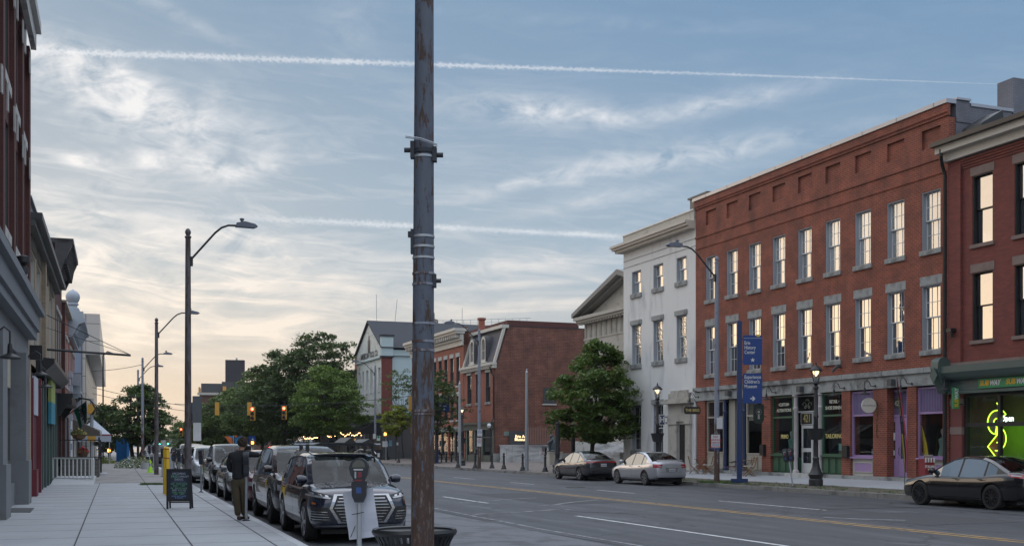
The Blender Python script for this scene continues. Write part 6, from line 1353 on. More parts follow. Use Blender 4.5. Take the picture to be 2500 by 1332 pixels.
# the big pole in the foreground
Dp = 10.2
bp = thing('foreground_pole', 'large rusted blue-grey steel pole filling the picture height in the foreground', 'pole', PD(1031, Dp, .15))
m_ = MB(rusty); zs_ = [i*.25 for i in range(25)]; dxx = lambda z: (5.0/2750*Dp)*(z/5.7)
m_.tube([(dxx(z), 0, z) for z in zs_], [.1085-.0042*z for z in zs_], 40); m_.build('shaft', bp, smooth=True)
zP = lambda py: ZD(py, Dp)-.15; rP = lambda z: .1085-.0042*z
for py in (384, 578, 603, 630, 668, 694, 790, 833, 855, 1002, 1010): z = zP(py); MB(galv if py < 650 else MATS['weathered_pole']).lathe([(rP(z)+.001, z-.011), (rP(z)+.006, z-.010), (rP(z)+.006, z+.010), (rP(z)+.001, z+.011)], (dxx(z), 0, 0), 40, ring=True).build('steel_band', bp, smooth=True)
br = MB(M('dark_bracket', (.035, .04, .05), .5, .4)); z = zP(368)
br.tube([(dxx(z)-rP(z)-.01, -.02, z), (dxx(z)-rP(z)-.085, -.02, z)], .022, 10); br.box(dxx(z)-rP(z)-.028, dxx(z)-rP(z)+.01, -.06, .02, z-.075, z+.075); z = zP(380); br.tube([(dxx(z)+rP(z)+.01, -.02, z), (dxx(z)+rP(z)+.085, -.02, z)], .022, 10); br.box(dxx(z)+rP(z)-.01, dxx(z)+rP(z)+.028, -.06, .02, z-.06, z+.07); z = zP(385); br.lathe([(rP(z)+.001, z+.03), (rP(z)+.012, z+.035), (rP(z)+.012, z+.07), (rP(z)+.001, z+.075)], (dxx(z), 0, 0), 32)
z = zP(686); br.tube([(dxx(z)+rP(z)+.0, -.02, z), (dxx(z)+rP(z)+.065, -.02, z)], .019, 10); br.box(dxx(z)+rP(z)-.01, dxx(z)+rP(z)+.022, -.05, .02, z-.06, z+.06); z = zP(585); br.box(dxx(z)-rP(z)-.02, dxx(z)-rP(z)+.01, -.05, .02, z-.13, z+.09); br.box(dxx(z)-rP(z)-.045, dxx(z)-rP(z)-.02, -.04, .01, z+.02, z+.07); split_loose(br.build('bracket', bp))
rd2 = MB(galv); z = zP(347); rd2.tube([(dxx(z)-.155, -.13, z+.02), (dxx(z)-.02, -.135, z), (dxx(z)+.13, -.12, z-.05)], .005, 6); rd2.tube([(dxx(z)-.155, -.125, z+.008), (dxx(z)-.02, -.13, z-.012), (dxx(z)+.13, -.115, z-.062)], .005, 6); rd2.build('clamp_rod', bp)
# litter bin behind it
o = thing('litter_bin', 'black slatted metal litter bin with flared rim behind the foreground pole', 'litter bin', PD(1012, 11.0, .15)); R0 = .405
zr = ZD(1296, 11.0)-.15
m_ = MB(black); m_.lathe([(R0-.03, zr-.02), (R0, zr-.03), (R0+.012, zr), (R0, zr+.03), (R0-.03, zr+.02)], (0, 0, 0), 48, ring=True); m_.lathe([(R0-.10, zr-.03), (R0-.02, zr-.005), (R0-.02, zr+.008), (R0-.10, zr-.02)], (0, 0, 0), 48, ring=True); m_.build('rim', o, smooth=True)
m_ = MB(black)
for i in range(36):
    a = 2*pi*i/36; ca, sa = cos(a), sin(a); pr = [(R0-.01, zr-.02), (R0-.05, zr-.09), (R0-.09, zr-.2), (R0-.11, zr-.45), (R0-.11, .08)]
    for j in range(4): m_.bar((pr[j][0]*ca, pr[j][0]*sa, pr[j][1]), (pr[j+1][0]*ca, pr[j+1][0]*sa, pr[j+1][1]), .036, .010, up=(ca, sa, .01))
m_.lathe([(R0-.12, zr-.42), (R0-.105, zr-.43), (R0-.105, zr-.47), (R0-.12, zr-.46)], (0, 0, 0), 36, ring=True); m_.build('slats', o)
MB(M('bin_liner', (.03, .032, .035), .8)).lathe([(.24, .05), (.27, zr-.14), (.265, zr-.14), (.235, .08)], (0, 0, 0), 28, ring=True).build('liner', o, smooth=True)
# parking meters
meterm = M('meter_grey', (.030, .034, .042), .5, .2, var=.2, scale=6)
def meter_proto(kind=1):
    o = thing('parking_meter', '', 'parking meter')
    m_ = MB(galv); m_.tube([(0, 0, 0), (0, 0, 1.0)], .030, 14); m_.build('post', o, smooth=True); MB(meterm).lathe([(.085, 0), (.085, .015), (.04, .03)], (0, 0, 0), 16).build('base', o)
    heads = [(0, 0)] if kind == 1 else [(-.11, 0), (.11, 0)]
    for hx, _ in heads:
        m_ = MB(meterm); m_.prism([(hx-.05, .95), (hx+.05, .95), (hx+.085, 1.03), (hx+.09, 1.20), (hx-.09, 1.20), (hx-.085, 1.03)], -.055, .055)
        pts = [(hx-.06, 1.20), (hx+.06, 1.20), (hx+.105, 1.30)]+[(hx+.115*cos(RAD(a)), 1.36+.125*sin(RAD(a))) for a in range(0, 181, 15)]+[(hx-.105, 1.30)]
        m_.prism(pts, -.06, .06); h = m_.build('meter_head', o)
        q = MB(M('meter_window', (.10, .11, .10), .15)); q.prism([(hx-.075, 1.37)]+[(hx+.078*cos(RAD(a)), 1.385+.075*sin(RAD(a))) for a in range(180, -1, -20)]+[(hx+.075, 1.37)], -.064, -.0602); q.prism([(hx-.075, 1.37)]+[(hx+.078*cos(RAD(a)), 1.385+.075*sin(RAD(a))) for a in range(180, -1, -20)]+[(hx+.075, 1.37)], .0602, .064); split_loose(q.build('display', h))
        for s_ in (-1, 1):
            q = MB(M('meter_label_white', (.5, .5, .5), .6)); y0, y1 = sorted((s_*.0602, s_*.063)); q.box(hx-.06, hx+.05, y0, y1, 1.335, 1.352); q.box(hx-.05, hx-.03, y0, y1, 1.24, 1.32, galv); q.box(hx-.01, hx+.035, y0, y1, 1.25, 1.315, M('meter_label_red', (.18, .025, .035), .5)); q.box(hx-.05, hx+.04, y0, y1, 1.205, 1.225); q.build('label_plate', h)
        q = MB(meterm); q.prism([(hx-.06, 1.0), (hx+.06, 1.0), (hx+.06, 1.16), (hx-.06, 1.16)], -.062, -.056); q.box(hx-.03, hx+.03, -.0655, -.0622, 1.06, 1.13, M('meter_blue', (.03, .08, .25), .5)); q.build('vault_door', h)
    return o
mp1 = meter_proto(1); mp2 = meter_proto(2)
def meter(p, rzv, label, kind=1, tilt=0, sc=1):
    global mp1u, mp2u
    src = mp1 if kind == 1 else mp2
    if src.get('_used'): o = copy_tree(src)
    else: o = src; o['_used'] = 1
    o.location = p; o.rotation_euler = (0, tilt, rzv); o['label'] = label; o['group'] = 'parking meters along the kerbs'; o.scale = (sc, sc, sc); return o
fm_ = meter(PD(877, 13.6, .15), RAD(2), 'nearest single parking meter, facing the camera, with a paper sheet tied behind it')
meter(PD(601, 24.3, .15), RAD(100), 'parking meter seen edge on that the person in black leans over'); meter(PD(491, 38.7, .15), RAD(86), 'parking meter standing alone between the chalkboard and the black pickup', kind=1)
meter(PD(424, 45, .15), RAD(10), 'parking meter with its face to the camera behind the yellow bollards', sc=1.02); meter(PD(437, 44.5, .15), RAD(95), 'parking meter seen edge on just left of the nearest left street light'); meter(PD(396, 57, .15), RAD(95), 'dark parking meter seen edge on beyond the second street light'); meter(PD(449, 47, .15), RAD(60), 'short grey parking meter half hidden behind the nearest left street light', sc=.85)
meter(PD(365, 70, .15), RAD(90), 'left one of two far parking meters behind the traffic cone', sc=1.1); meter(PD(375, 72, .15), RAD(90), 'right one of two far parking meters behind the traffic cone', sc=1.1)
meter(PD(1329, 68.5, .15), RAD(-65), 'double parking meter with a white notice beside the bollard near the statue', kind=2); meter(PD(1936, 42.7, .18), RAD(-40), 'double-headed parking meter leaning over in the verge by the black lamp post', kind=2, tilt=RAD(-9)); meter(PD(1009, 85, .15), RAD(-60), 'parking meter just left of the foreground pole across the road', kind=2); meter(PD(1165, 76.8, .15), RAD(-60), 'parking meter beside the foot of the street light with parking signs', kind=2)
# paper behind the nearest meter
o = thing('paper_sheet', 'creased white paper sheet tied at a slant behind the nearest parking meter', 'paper sheet', PD(877, 13.7, .15))
pm_ = MB(M('paper_white', (.50, .53, .60), .75, var=.06, scale=2.5)); n = 8
for i in range(n):
    for j in range(n):
        def pp(i, j): s_, t_ = i/n, j/n; return ((-.205+.37*s_+.085*t_), .0+.012*sin(s_*5+t_*3)+.01*sin(t_*9), 1.062-.575*t_+.065*s_-.02*s_*t_)
        pm_.quad(pp(i, j), pp(i+1, j), pp(i+1, j+1), pp(i, j+1))
pm_.build('sheet', o, smooth=True, fix=False); MB(black).tube([(-.075, -.095, .80), (0, -.14, .815), (.07, -.10, .83)], .005, 5).tube([(-.10, -.05, .52), (-.04, -.05, .66)], .005, 5).build('cable_tie', o)
fnt = M('faint_print', (.40, .43, .50), .8); text('NOTICE\nNO PARKING\nTHIS AREA', .085, fnt, o, 'faint_lettering', (.0, -.014, .90), rot=(RAD(90), RAD(-8), 0), lh=1.3, ext=.0005) if False else None
# signs on posts
def wayfind(px, D, z0, topy, panels, label, pw):
    o = thing('wayfinding_sign', label, 'direction sign', PD(px, D, z0), RAD(0)); H = ZD(topy, D)-z0
    m_ = MB(bluepole); m_.box(-.10, .10, -.07, .07, .12, H); m_.box(-.33, .33, -.16, .16, 0, .15); m_.build('post', o)
    x0 = .15
    for (ty, by, txt, sym) in panels:
        a, b_ = ZD(by, D)-z0, ZD(ty, D)-z0; q = MB(bluep); q.box(x0, x0+pw, -.05, -.01, a, b_)
        q.box(.10, x0, -.04, -.02, a+.1, a+.16); q.box(.10, x0, -.04, -.02, b_-.2, b_-.14); po = q.build('sign_panel', o)
        if txt: text(txt, .205*pw/.8, white, po, 'lettering', (x0+.06*pw, -.055, b_-(b_-a)*(.28 if sym == 'arrow' else .42)), al='LEFT', lh=.95, bold=.002, sx=.76)
        cx, cz = x0+pw*.5, a+(b_-a)*.16; q = MB(white)
        if sym == 'star': q.prism([(cx+(.10 if i % 2 == 0 else .042)*pw/.8*sin(i*pi/5), cz+(.10 if i % 2 == 0 else .042)*pw/.8*cos(i*pi/5)) for i in range(10)], -.055, -.0505)
        else: q.prism([(cx-.1, cz+.025), (cx+.02, cz+.025), (cx-.03, cz+.085), (cx+.02, cz+.1), (cx+.11, cz), (cx+.02, cz-.1), (cx-.03, cz-.085), (cx+.02, cz-.025), (cx-.1, cz-.025)], -.055, -.0505)
        q.build('star_symbol' if sym == 'star' else 'arrow_symbol', po)
        if ty in (818, 968): q = MB(yellow); q.box(x0+pw*.70, x0+pw*.88, -.056, -.0502, b_-.06, b_+.03); q.box(x0+.03*pw, x0+.98*pw, -.053, -.0501, b_-.13, b_-.12, white); q.build('keystone_badge', po)
    return o
wayfind(1805, 47.2, .2, 783, [(818, 890, 'Erie\nHistory\nCenter', 'star'), (911, 984, "Experience\nChildren's\nMuseum", 'arrow')], 'tall blue wayfinding post with two blue signs for history center and children\'s museum', .80)
wayfind(1068, 92.6, .15, 962, [(968, 1004, 'Erie\nArt\nMuseum', 'star')], 'blue wayfinding post with one blue museum sign just right of the foreground pole', .95).scale = (.9, 1, 1)
def small_sign(px, D, py0, py1, w_, label, cat='sign', lines=None, col=None, mat=None, dy=-.16, name='parking_notice'):
    z0, z1 = ZD(py1, D), ZD(py0, D); p = PD(px, D+dy, (z0+z1)/2); o = thing(name, label, cat, p); h = (z1-z0)/2
    MB(mat or M('sign_white', (.52, .53, .55), .5, var=.04)).box(-w_/2, w_/2, -.01, .01, -h, h).build('panel', o)
    if lines:
        n = len(lines); zc = h*.80
        for i, (tx, sz, mt) in enumerate(lines): text(tx, sz, mt, o, 'lettering', (0, -.012, zc-sz*.3), ext=.001, bold=.002); zc -= sz*1.05
    return o
redT = M('red_lettering', (.40, .02, .03), .6); bluT = M('blue_lettering', (.05, .10, .35), .6)
NP = [('NO', .13, redT), ('PARKING', .12, redT), ('COMMUNITY', .085, redT), ('POLICE', .085, bluT), ('REGULATION', .075, redT), ('VIOLATORS TOWED', .05, bluT), ('CITY OF ERIE', .05, bluT)]
small_sign(1747, 47.8, 1060, 1092, .37, 'white NO PARKING notice with red words on the right-hand street light', lines=NP); small_sign(1757, 47.8, 1019, 1046, .25, 'blank pale sheet above the NO PARKING notice on the right-hand pole')
small_sign(1171, 75.6, 1047, 1064, .32, 'upper white parking sign on the street light before the mansard building', lines=[('NO', .09, bluT), ('STANDING', .07, bluT), ('ANY TIME', .07, bluT)]); small_sign(1170, 75.6, 1068, 1089, .31, 'lower white NO PARKING notice on the street light before the mansard building', lines=[('NO', .10, redT), ('PARKING', .085, redT), ('POLICE', .06, bluT), ('TOW ZONE', .05, redT)])
small_sign(1325, 68.5, 1101, 1126, .22, 'white notice tied to the double parking meter near the statue', lines=[('NO', .08, redT), ('PARKING', .05, redT)], dy=-.2)
small_sign(914, 118, 1058, 1070, .30, 'white sheet on the pole before the dark restaurant'); small_sign(924, 118, 1063, 1075, .34, 'white sign with round green emblem beside the restaurant pole', mat=M('pale_green_sign', (.42, .55, .50), .5), lines=[('●', .34, M('emblem_green', (.02, .2, .08), .5))])
o = thing('window_menu_post', 'black post with a white printed notice in front of the sandwich shop', 'sign post', RW(30.0, 26.6, .2), 0); MB(black).box(-.03, .03, -.03, .03, 0, 2.6).build('post', o); o.location = PD(2488, 41.0, .2)
q = MB(notice); q.box(-.14, .8, -.05, -.032, 2.0, 2.52); q.build('notice_panel', o); text('PLEASE NOTICE\nPARKING LIMITED\nTO CUSTOMERS\nONLY AT ALL TIMES', .085, black, o, 'lettering', (.3, -.055, 2.28), ext=.001, lh=1.0)
# round flagpole-like silver poles and bollards
def silver_pole(px, D, top, label):
    o = thing('silver_pole', label, 'pole', PD(px, D, .15), 0, 'plain silver poles by the far kerb'); H = ZD(top, D)-.15; MB(galv).tube([(0, 0, 0), (0, 0, H)], [.125, .075], 14).lathe([(.08, H), (.09, H+.05), (.03, H+.14), (.05, H+.2), (.01, H+.26)], (0, 0, 0), 10).build('shaft', o, smooth=True); MB(M('base_metal', (.2, .2, .2), .6)).box(-.28, .28, -.2, .2, 0, .05).build('base_plate', o)
silver_pole(1286, 68.5, 910, 'plain silver pole in front of the blank brick side wall, right one of two'); silver_pole(1122, 81, 938, 'plain silver pole left of the mansard building, left one of two')
bo = thing('bollard', '', 'bollard'); MB(iron).lathe([(.17, 0), (.17, .10), (.13, .15), (.13, .22), (.10, .26), (.075, .34), (.062, .80), (.085, .83), (.085, .87), (.05, .90), (.045, .93), (.065, .97), (.07, 1.01), (.05, 1.06), (.01, 1.09)], (0, 0, 0), 14).build('bollard_body', bo, smooth=True); MB(M('bollard_pad', (.14, .14, .13), .9)).box(-.22, .22, -.22, .22, -.02, .03).build('base_plate', bo)
for i, (px, py, lb) in enumerate(((1160, 1142.5, 'black bollard left of the street light with parking signs'), (1201, 1143, 'black bollard in front of the mansard corner downpipe'), (1230, 1145, 'black bollard in front of the brick side wall, left of the marble wall'), (1276, 1149, 'black bollard close left of the right silver pole'), (1331, 1151, 'black bollard behind the double parking meter with a notice'), (973, 1129, 'far black bollard left of the foreground pole by the dark restaurant'), (1118, 1141, 'black bollard base behind the left silver pole'))):
    o = bo if i == 0 else copy_tree(bo); p = G(px, py, .15); o.location = p; tag(o, lb, 'bollard', 'black bollards along the far pavement')
# ornate lamp posts with planters
def lamppost():
    o = thing('lamp_post', '', 'lamp post')
    MB(iron).lathe([(.27, 0), (.27, .22), (.24, .26), (.26, .34), (.30, .42), (.22, .52), (.15, .72), (.11, .98), (.13, 1.02), (.13, 1.06), (.085, 1.12), (.078, 2.6), (.10, 2.64), (.10, 2.68), (.075, 2.72), (.068, 3.7), (.10, 3.74), (.10, 3.80), (.05, 3.86), (.13, 3.95), (.09, 4.02)], (0, 0, 0), 18).build('post', o, smooth=True)
    MB(M('planter_black', (.02, .022, .024), .7)).lathe([(.085, 1.75), (.24, 1.78), (.34, 2.18), (.36, 2.2), (.33, 2.2), (.22, 1.86)], (0, 0, 0), 20).build('hanging_planter', o)
    L = MB(iron)
    for k in range(6): a = k*pi/3; L.bar((.10*cos(a), .10*sin(a), 4.02), (.19*cos(a), .19*sin(a), 4.42), .018)
    L.lathe([(.25, 4.42), (.26, 4.45), (.17, 4.56), (.06, 4.63), (.03, 4.66), (.035, 4.70), (.01, 4.78)], (0, 0, 0), 14); l = L.build('lantern', o, smooth=True, ang=30)
    MB(shopG).lathe([(.09, 4.02), (.17, 4.40)], (0, 0, 0), 6).build('lantern_glass', l); MB(lampA).lathe([(.02, 4.22), (.10, 4.32), (.13, 4.41), (.02, 4.415)], (0, 0, 0), 12).build('bulb', l, smooth=True)
    return o
lp = lamppost()
for i, (p, lb, sc) in enumerate(((PD(1992, 43.6, .2), 'black lamp post with lit lantern and round planter before the green tailoring shop', 1.0), (PD(1605, 57.5, .15), 'black lamp post with round planter before the white building, behind the silver car', 1.0), (PD(1128, 84, .15), 'black lamp post behind the left silver pole near the mansard building', .95), (PD(944, 110, .15), 'far black lamp post in front of the dark restaurant', .9))):
    o = lp if i == 0 else copy_tree(lp); o.location = p; o.scale = (sc, sc, sc); tag(o, lb, 'lamp post', 'black ornamental lamp posts')
for px, D, h, lb in ((1361, 64, 2.75, 'dark fluted iron post half under the maple beside the statue plinth'), (1399, 68, 2.7, 'dark iron post under the maple just left of its trunk')):
    tag(MB(iron).lathe([(.27, 0), (.27, .22), (.24, .26), (.26, .34), (.30, .42), (.22, .52), (.15, .72), (.13, .98), (.15, 1.02), (.14, 1.1), (.12, h), (.15, h+.04), (.06, h+.14), (.01, h+.16)], (0, 0, 0), 16).build('iron_post', smooth=True, loc=PD(px, D, .17)), lb, 'post')
# yellow bollards, cone, chalkboard
o = thing('yellow_bollard', 'front yellow bollard with red stripes beside the chalkboard', 'bollard', G(408, 1208.5, .15), 0, 'yellow bollards'); q = MB(yellow); q.lathe([(.095, 0), (.095, 1.62), (.085, 1.66), (.05, 1.69), (.01, 1.70)], (0, 0, 0), 18); q.build('post', o, smooth=True); q = MB(M('bollard_stripe', (.35, .08, .03), .5)); q.lathe([(.0955, 1.28), (.097, 1.28), (.097, 1.32), (.0955, 1.32)], (0, 0, 0), 18); q.lathe([(.0955, 1.6), (.097, 1.6), (.097, 1.63), (.0955, 1.63)], (0, 0, 0), 18); split_loose(q.build('stripe', o))
o2 = dup(o, G(403.5, 1204.5, .15)); o2['label'] = 'rear yellow bollard almost hidden behind the front one'
for q_ in (o, o2): q_.scale = (.75, .75, .92)
o = thing('traffic_cone', 'lime green traffic cone with white collar by the second left street light', 'traffic cone', G(367, 1152.5, .15)); MB(M('cone_lime', (.45, .85, .04), .6, var=.05)).box(-.18, .18, -.18, .18, 0, .03).lathe([(.14, .03), (.085, .36)], (0, 0, 0), 16).lathe([(.055, .52), (.03, .72), (.015, .73)], (0, 0, 0), 16).build('body', o, smooth=True, ang=25); MB(galv).lathe([(.085, .36), (.055, .52)], (0, 0, 0), 16).build('collar', o, smooth=True)
A = G(437, 1241, .15); o = thing('chalkboard_sign', 'black A-frame chalkboard listing community events in chalk on the near pavement', 'chalkboard', A, RAD(8))
m_ = MB(black); Hc = 1.02; wd = .31
m_.box(-wd, -wd+.05, -.02, .02, 0, Hc); m_.box(wd-.05, wd, -.02, .02, 0, Hc); m_.box(-wd+.05, wd-.05, -.02, .02, Hc-.06, Hc); m_.box(-wd+.05, wd-.05, -.02, .02, .19, .26)
fr_ = m_.build('frame', o); bd = MB(M('chalk_slate', (.028, .035, .05), .85, var=.3, scale=4)).box(-wd+.05, wd-.05, -.01, .01, .26, Hc-.06).build('board', o)
m_ = MB(black); m_.bar((-wd+.03, .02, Hc-.02), (-wd+.03, .42, 0), .04); m_.bar((wd-.03, .02, Hc-.02), (wd-.03, .42, 0), .04); m_.bar((-wd+.03, .36, .15), (wd-.03, .36, .15), .03); m_.build('rear_leg', o)
chW = M('chalk_white', (.42, .46, .55), .9); chG = M('chalk_green', (.16, .42, .26), .9); chB = M('chalk_blue', (.20, .30, .55), .9)
for tx, sz, z_, mt, sx_ in (('UPCOMING', .085, .895, chW, .8), ('FREE', .10, .82, chG, .9), ('EVENTS', .085, .745, chW, .8), ('~~~~~~~~~~', .08, .69, chB, .8), ('SUN   CORN HOLE', .065, .635, chG, .8), ('AUG 7    1-4PM', .06, .585, chG, .8), ('FRI   BEACH WALK', .065, .525, chG, .8), ('EVERY  6 TO 9:30', .06, .475, chW, .8), ('EVERY  MARKET', .065, .42, chG, .8), ('WED    6-8PM', .06, .375, chG, .8), ('MORE INFO INSIDE', .06, .32, chB, .75), ('& ONLINE', .06, .28, chB, .8)):
    x_ = -.11 if tx == 'FREE' else 0; text(tx, sz*.92, mt, bd, 'chalk_lettering', (x_, -.0125, z_), sx=sx_, ext=.001)
    if tx == 'FREE': text('COMMUNITY', .075, chW, bd, 'chalk_lettering', (.115, -.0125, z_), sx=.58, ext=.001)
# doormat grate
q = MB(M('grate_iron', (.06, .065, .07), .7)); a, b_, c_, d_ = G(0, 1250, .15), G(74, 1250, .15), G(84, 1239.5, .15), G(10, 1239.5, .15); q.add([p+Vector((0, 0, .012)) for p in (a, b_, c_, d_)]+[a, b_, c_, d_], [(0, 1, 2, 3), (0, 4, 5, 1), (1, 5, 6, 2), (2, 6, 7, 3), (3, 7, 4, 0)]); tag(q.build('door_mat'), 'dark ribbed mat lying on the pavement at the near doorway', 'door mat')
# white ramp railing and ramp
o = thing('ramp', 'low concrete ramp slab leading to the maroon shopfront', 'ramp', LW(49, VL), RZ_L); MB(concL).prism([(0, .152), (6, .152), (6, .35), (2.5, .32)], -1.75, -.1).build('slab', o)
L0 = LW(51.6, -2.45); o = thing('white_railing', 'white painted railing with square balusters across the left pavement ramp', 'railing', G(120, 1174, .2), 0); e_ = G(228, 1177, .17)-G(120, 1174, .2); m_ = MB(white)
def along(s_, z): return (e_.x*s_, e_.y*s_, z)
m_.bar(along(-.08, 1.0), along(1.0, 1.0), .07, .06); m_.bar(along(0, .14), along(1, .14), .05, .05)
rl = m_.build('rail', o)
for s_ in (0, .985): q = MB(white); q.bar(along(s_, -.05), along(s_, .97), .11, .11); q.build('post', o)
q = MB(white)
for i in range(1, 11): q.bar(along(i/11, .16), along(i/11, .98), .04, .04)
q.build('balusters', o)
# stone planter wall with black railing
o = thing('stone_terrace', 'low grey rubble stone terrace wall carrying a black railing', 'wall', LW(60, VL), RZ_L); MB(MB_brick('rubble_stone', (.13, .14, .13), (.09, .10, .10), (.05, .05, .05), w=.45, h=.2, msize=.02)).box(0, 7, -1.8, 0, .15, 1.05).build('stonework', o)
o = thing('black_railing', 'black metal railing standing on the stone terrace', 'railing', LW(60, VL), RZ_L); q = MB(iron)
for (x0, y0, x1, y1) in ((0, 0, 0, -1.8), (0, -1.8, 7, -1.8)):
    q.bar((x0, y0, 2.0), (x1, y1, 2.0), .05); q.bar((x0, y0, 1.15), (x1, y1, 1.15), .035); n = int(max(abs(x1-x0), abs(y1-y0))/.2)
    for i in range(n+1): s_ = i/n; q.bar((x0+(x1-x0)*s_, y0+(y1-y0)*s_, 1.05), (x0+(x1-x0)*s_, y0+(y1-y0)*s_, 2.0), .03)
q.build('bars', o); MB(iron).bar((0, -1.8, 1.05), (0, -1.8, 2.15), .08).build('corner_post', o)
o = thing('queue_post', 'black rope post on a round concrete foot at the terrace corner', 'post', G(246, 1158, .15)); MB(iron).tube([(0, 0, .1), (0, 0, 1.35)], .06, 10).build('post', o); MB(concL).lathe([(.36, 0), (.36, .08), (.3, .12), (.08, .12)], (0, 0, 0), 16).build('foot', o)
def basket(p, r, label, cols):
    o = thing('flower_basket', label, 'flower basket', p); MB(wood).lathe([(.05, -.3), (r*.7, -.2), (r*.9, 0)], (0, 0, 0), 12).build('pot', o); q = MB(cols[0]); random.seed(11)
    for _ in range(260):
        a = random.uniform(0, 6.28); rr = r*sqrt(random.random()); z = random.uniform(-.1, .35)*(1.2-rr/r); c0 = Vector((rr*cos(a), rr*sin(a), z)); d1 = Vector((random.uniform(-1, 1), random.uniform(-1, 1), random.uniform(-1, 1))).normalized()*.07; d2 = Vector((random.uniform(-1, 1), random.uniform(-1, 1), random.uniform(-1, 1))).normalized()*.05
        q.add([c0-d1, c0-d2, c0+d1, c0+d2], [(0, 1, 2, 3)], random.choice(cols))
    q.build('foliage', o, fix=False); return o
fgm = M('basket_leaf', (.10, .15, .05), .8, var=.4); basket(PD(193, 59, 2.3), .42, 'hanging basket of yellow green leaves over the black railing', [fgm, M('basket_yellow', (.35, .30, .10), .8)]); basket(PD(203, 60, 1.35), .3, 'pot of red flowers behind the black railing', [fgm, M('flower_red', (.55, .03, .05), .8)])
# planting round the left pavement tree
def bush(name, label, cat, p, rx, ry, h, mats, n, leaf, seed=1):
    random.seed(seed); q = MB(mats[0])
    for _ in range(n):
        a = random.uniform(0, 6.28); rr = sqrt(random.random()); z = h*random.random()*(1.1-rr*rr*.8); c0 = Vector((rx*rr*cos(a), ry*rr*sin(a), z))
        d1 = Vector((random.uniform(-1, 1), random.uniform(-1, 1), random.uniform(-.5, 1))).normalized()*leaf; d2 = Vector((random.uniform(-1, 1), random.uniform(-1, 1), random.uniform(-.5, 1))).normalized()*leaf*.6
        q.add([c0-d1, c0-d2, c0+d1, c0+d2], [(0, 1, 2, 3)], random.choice(mats))
    o = q.build(name, fix=False); o.location = p; return tag(o, label, cat)
wfl = M('flower_white', (.55, .56, .55), .8)
bush('flower_bed', 'spreading bed of white flowers at the foot of the left pavement tree', 'flower bed', G(330, 1141, .15), 1.3, 2.0, .75, [fgm, fgm, wfl], 1600, .07); bush('leafy_planter', 'green leafy planter just right of the white flower bed', 'planter', G(352, 1141, .15), .6, .8, .8, [fgm, M('basket_yellow', (.35, .30, .10))], 500, .07, 2)
bush('low_hedge', 'small yellow green hedge far up the left pavement', 'hedge', PD(252, 96, .15), 1.0, 1.0, .6, [M('hedge_lime', (.18, .22, .03), .8)], 500, .08, 3)
q = MB(concL); q.lathe([(.28, 0), (.34, .42), (.30, .42), (.26, .1)], (0, 0, 0), 14); tag(q.build('concrete_planter', loc=G(356, 1144, .15)), 'round grey concrete planter pot beside the white flower bed', 'planter')
# signs: street names, hanging signs
o = thing('street_name_sign', 'small blue street name sign on the far left street light', 'street sign', PD(334, 103.7, ZD(1044, 103.7))); MB(bluep).box(-.42, .42, -.02, .02, -.02, .14).build('panel', o); MB(white).box(-.42, .42, -.02, .02, -.14, -.06).build('lower_strip', o); text('W 4TH ST', .15, white, o, 'lettering', (0, -.03, .06))
o = thing('street_name_sign', 'blue and white street name sign under the bright green tree by the string lights', 'street sign', PD(833, 128, ZD(1053, 128))); MB(bluep).box(-.42, .42, -.02, .02, -.02, .18).build('panel', o); MB(white).box(-.42, .42, -.02, .02, -.2, -.08).build('lower_strip', o); text('E 4TH ST', .17, white, o, 'lettering', (0, -.03, .08))
def hangsign(px, D, z, w_, h, body, label, shape='oct', tm=gold, ts=.2):
    o = thing('hanging_sign', label, 'hanging sign', PD(px, D, z), TH_R*.6); q = MB(M('sign_dark_wood', (.035, .03, .025), .6)); c = .07
    if shape == 'oct': q.prism([(-w_/2+c, -h/2), (w_/2-c, -h/2), (w_/2, -h/2+c), (w_/2, h/2-c), (w_/2-c, h/2), (-w_/2+c, h/2), (-w_/2, h/2-c), (-w_/2, -h/2+c)], -.03, .03)
    q.build('panel', o); text(body, ts, tm, o, 'lettering', (0, -.036, 0), sx=.9, bold=.003); return o
hs = hangsign(1690, 55.8, ZD(1001, 55.8), .86, .37, 'THE BRIG', 'dark wooden hanging sign with gold lettering beside the grey stone doorway', ts=.19); MB(iron).tube([(-.3, 0, .18), (-.02, .1, .85)], .012, 5).tube([(.3, 0, .18), (-.02, .1, .85)], .012, 5).tube([(.1, .1, 1.0), (.55, .4, .9)], .018, 6).build('bracket', hs)
g_ = gooseneck(0, 0, 0, .8, 'small lamp over the wooden sign', group='gooseneck lamps on the long brick building', fn=RW, rzv=RZ_R); g_.location = PD(1684, 56, ZD(985, 56)); g_['label'] = 'small lamp just above the gold lettered hanging sign'
o = thing('shield_sign', 'dark round-bottomed hanging sign with pale tailoring emblem beside the wayfinding sign', 'hanging sign', PD(1852, 50.5, ZD(1010, 50.5)), TH_R*.5); q = MB(M('sign_dark_green', (.018, .028, .025), .6)); q.prism([(-.25, .44), (-.25, -.2)]+[(-.25*cos(RAD(a)), -.2-.24*sin(RAD(a))) for a in range(15, 180, 15)]+[(.25, -.2), (.25, .44)], -.02, .02); q.build('panel', o); MB(iron).bar((.25, 0, .3), (.42, .1, .3), .03).bar((.25, 0, -.1), (.42, .1, -.1), .03).build('bracket', o)
fl_ = MB(M('pale_emblem', (.35, .36, .32), .6)); fl_.lathe([(.045, -.025), (.06, -.028), (.06, -.022)], (0, 0, .1), 14, axis='y')
for k in range(12): a = RAD(-60+k*27); fl_.bar((.11*cos(a), -.026, .1+.11*sin(a)), (.15*cos(a), -.026, .1+.15*sin(a)), .012)
fl_.prism([(-.05, -.22), (.05, -.22), (.03, .0), (-.03, .0)], -.027, -.0205); fl_.build('emblem', o)
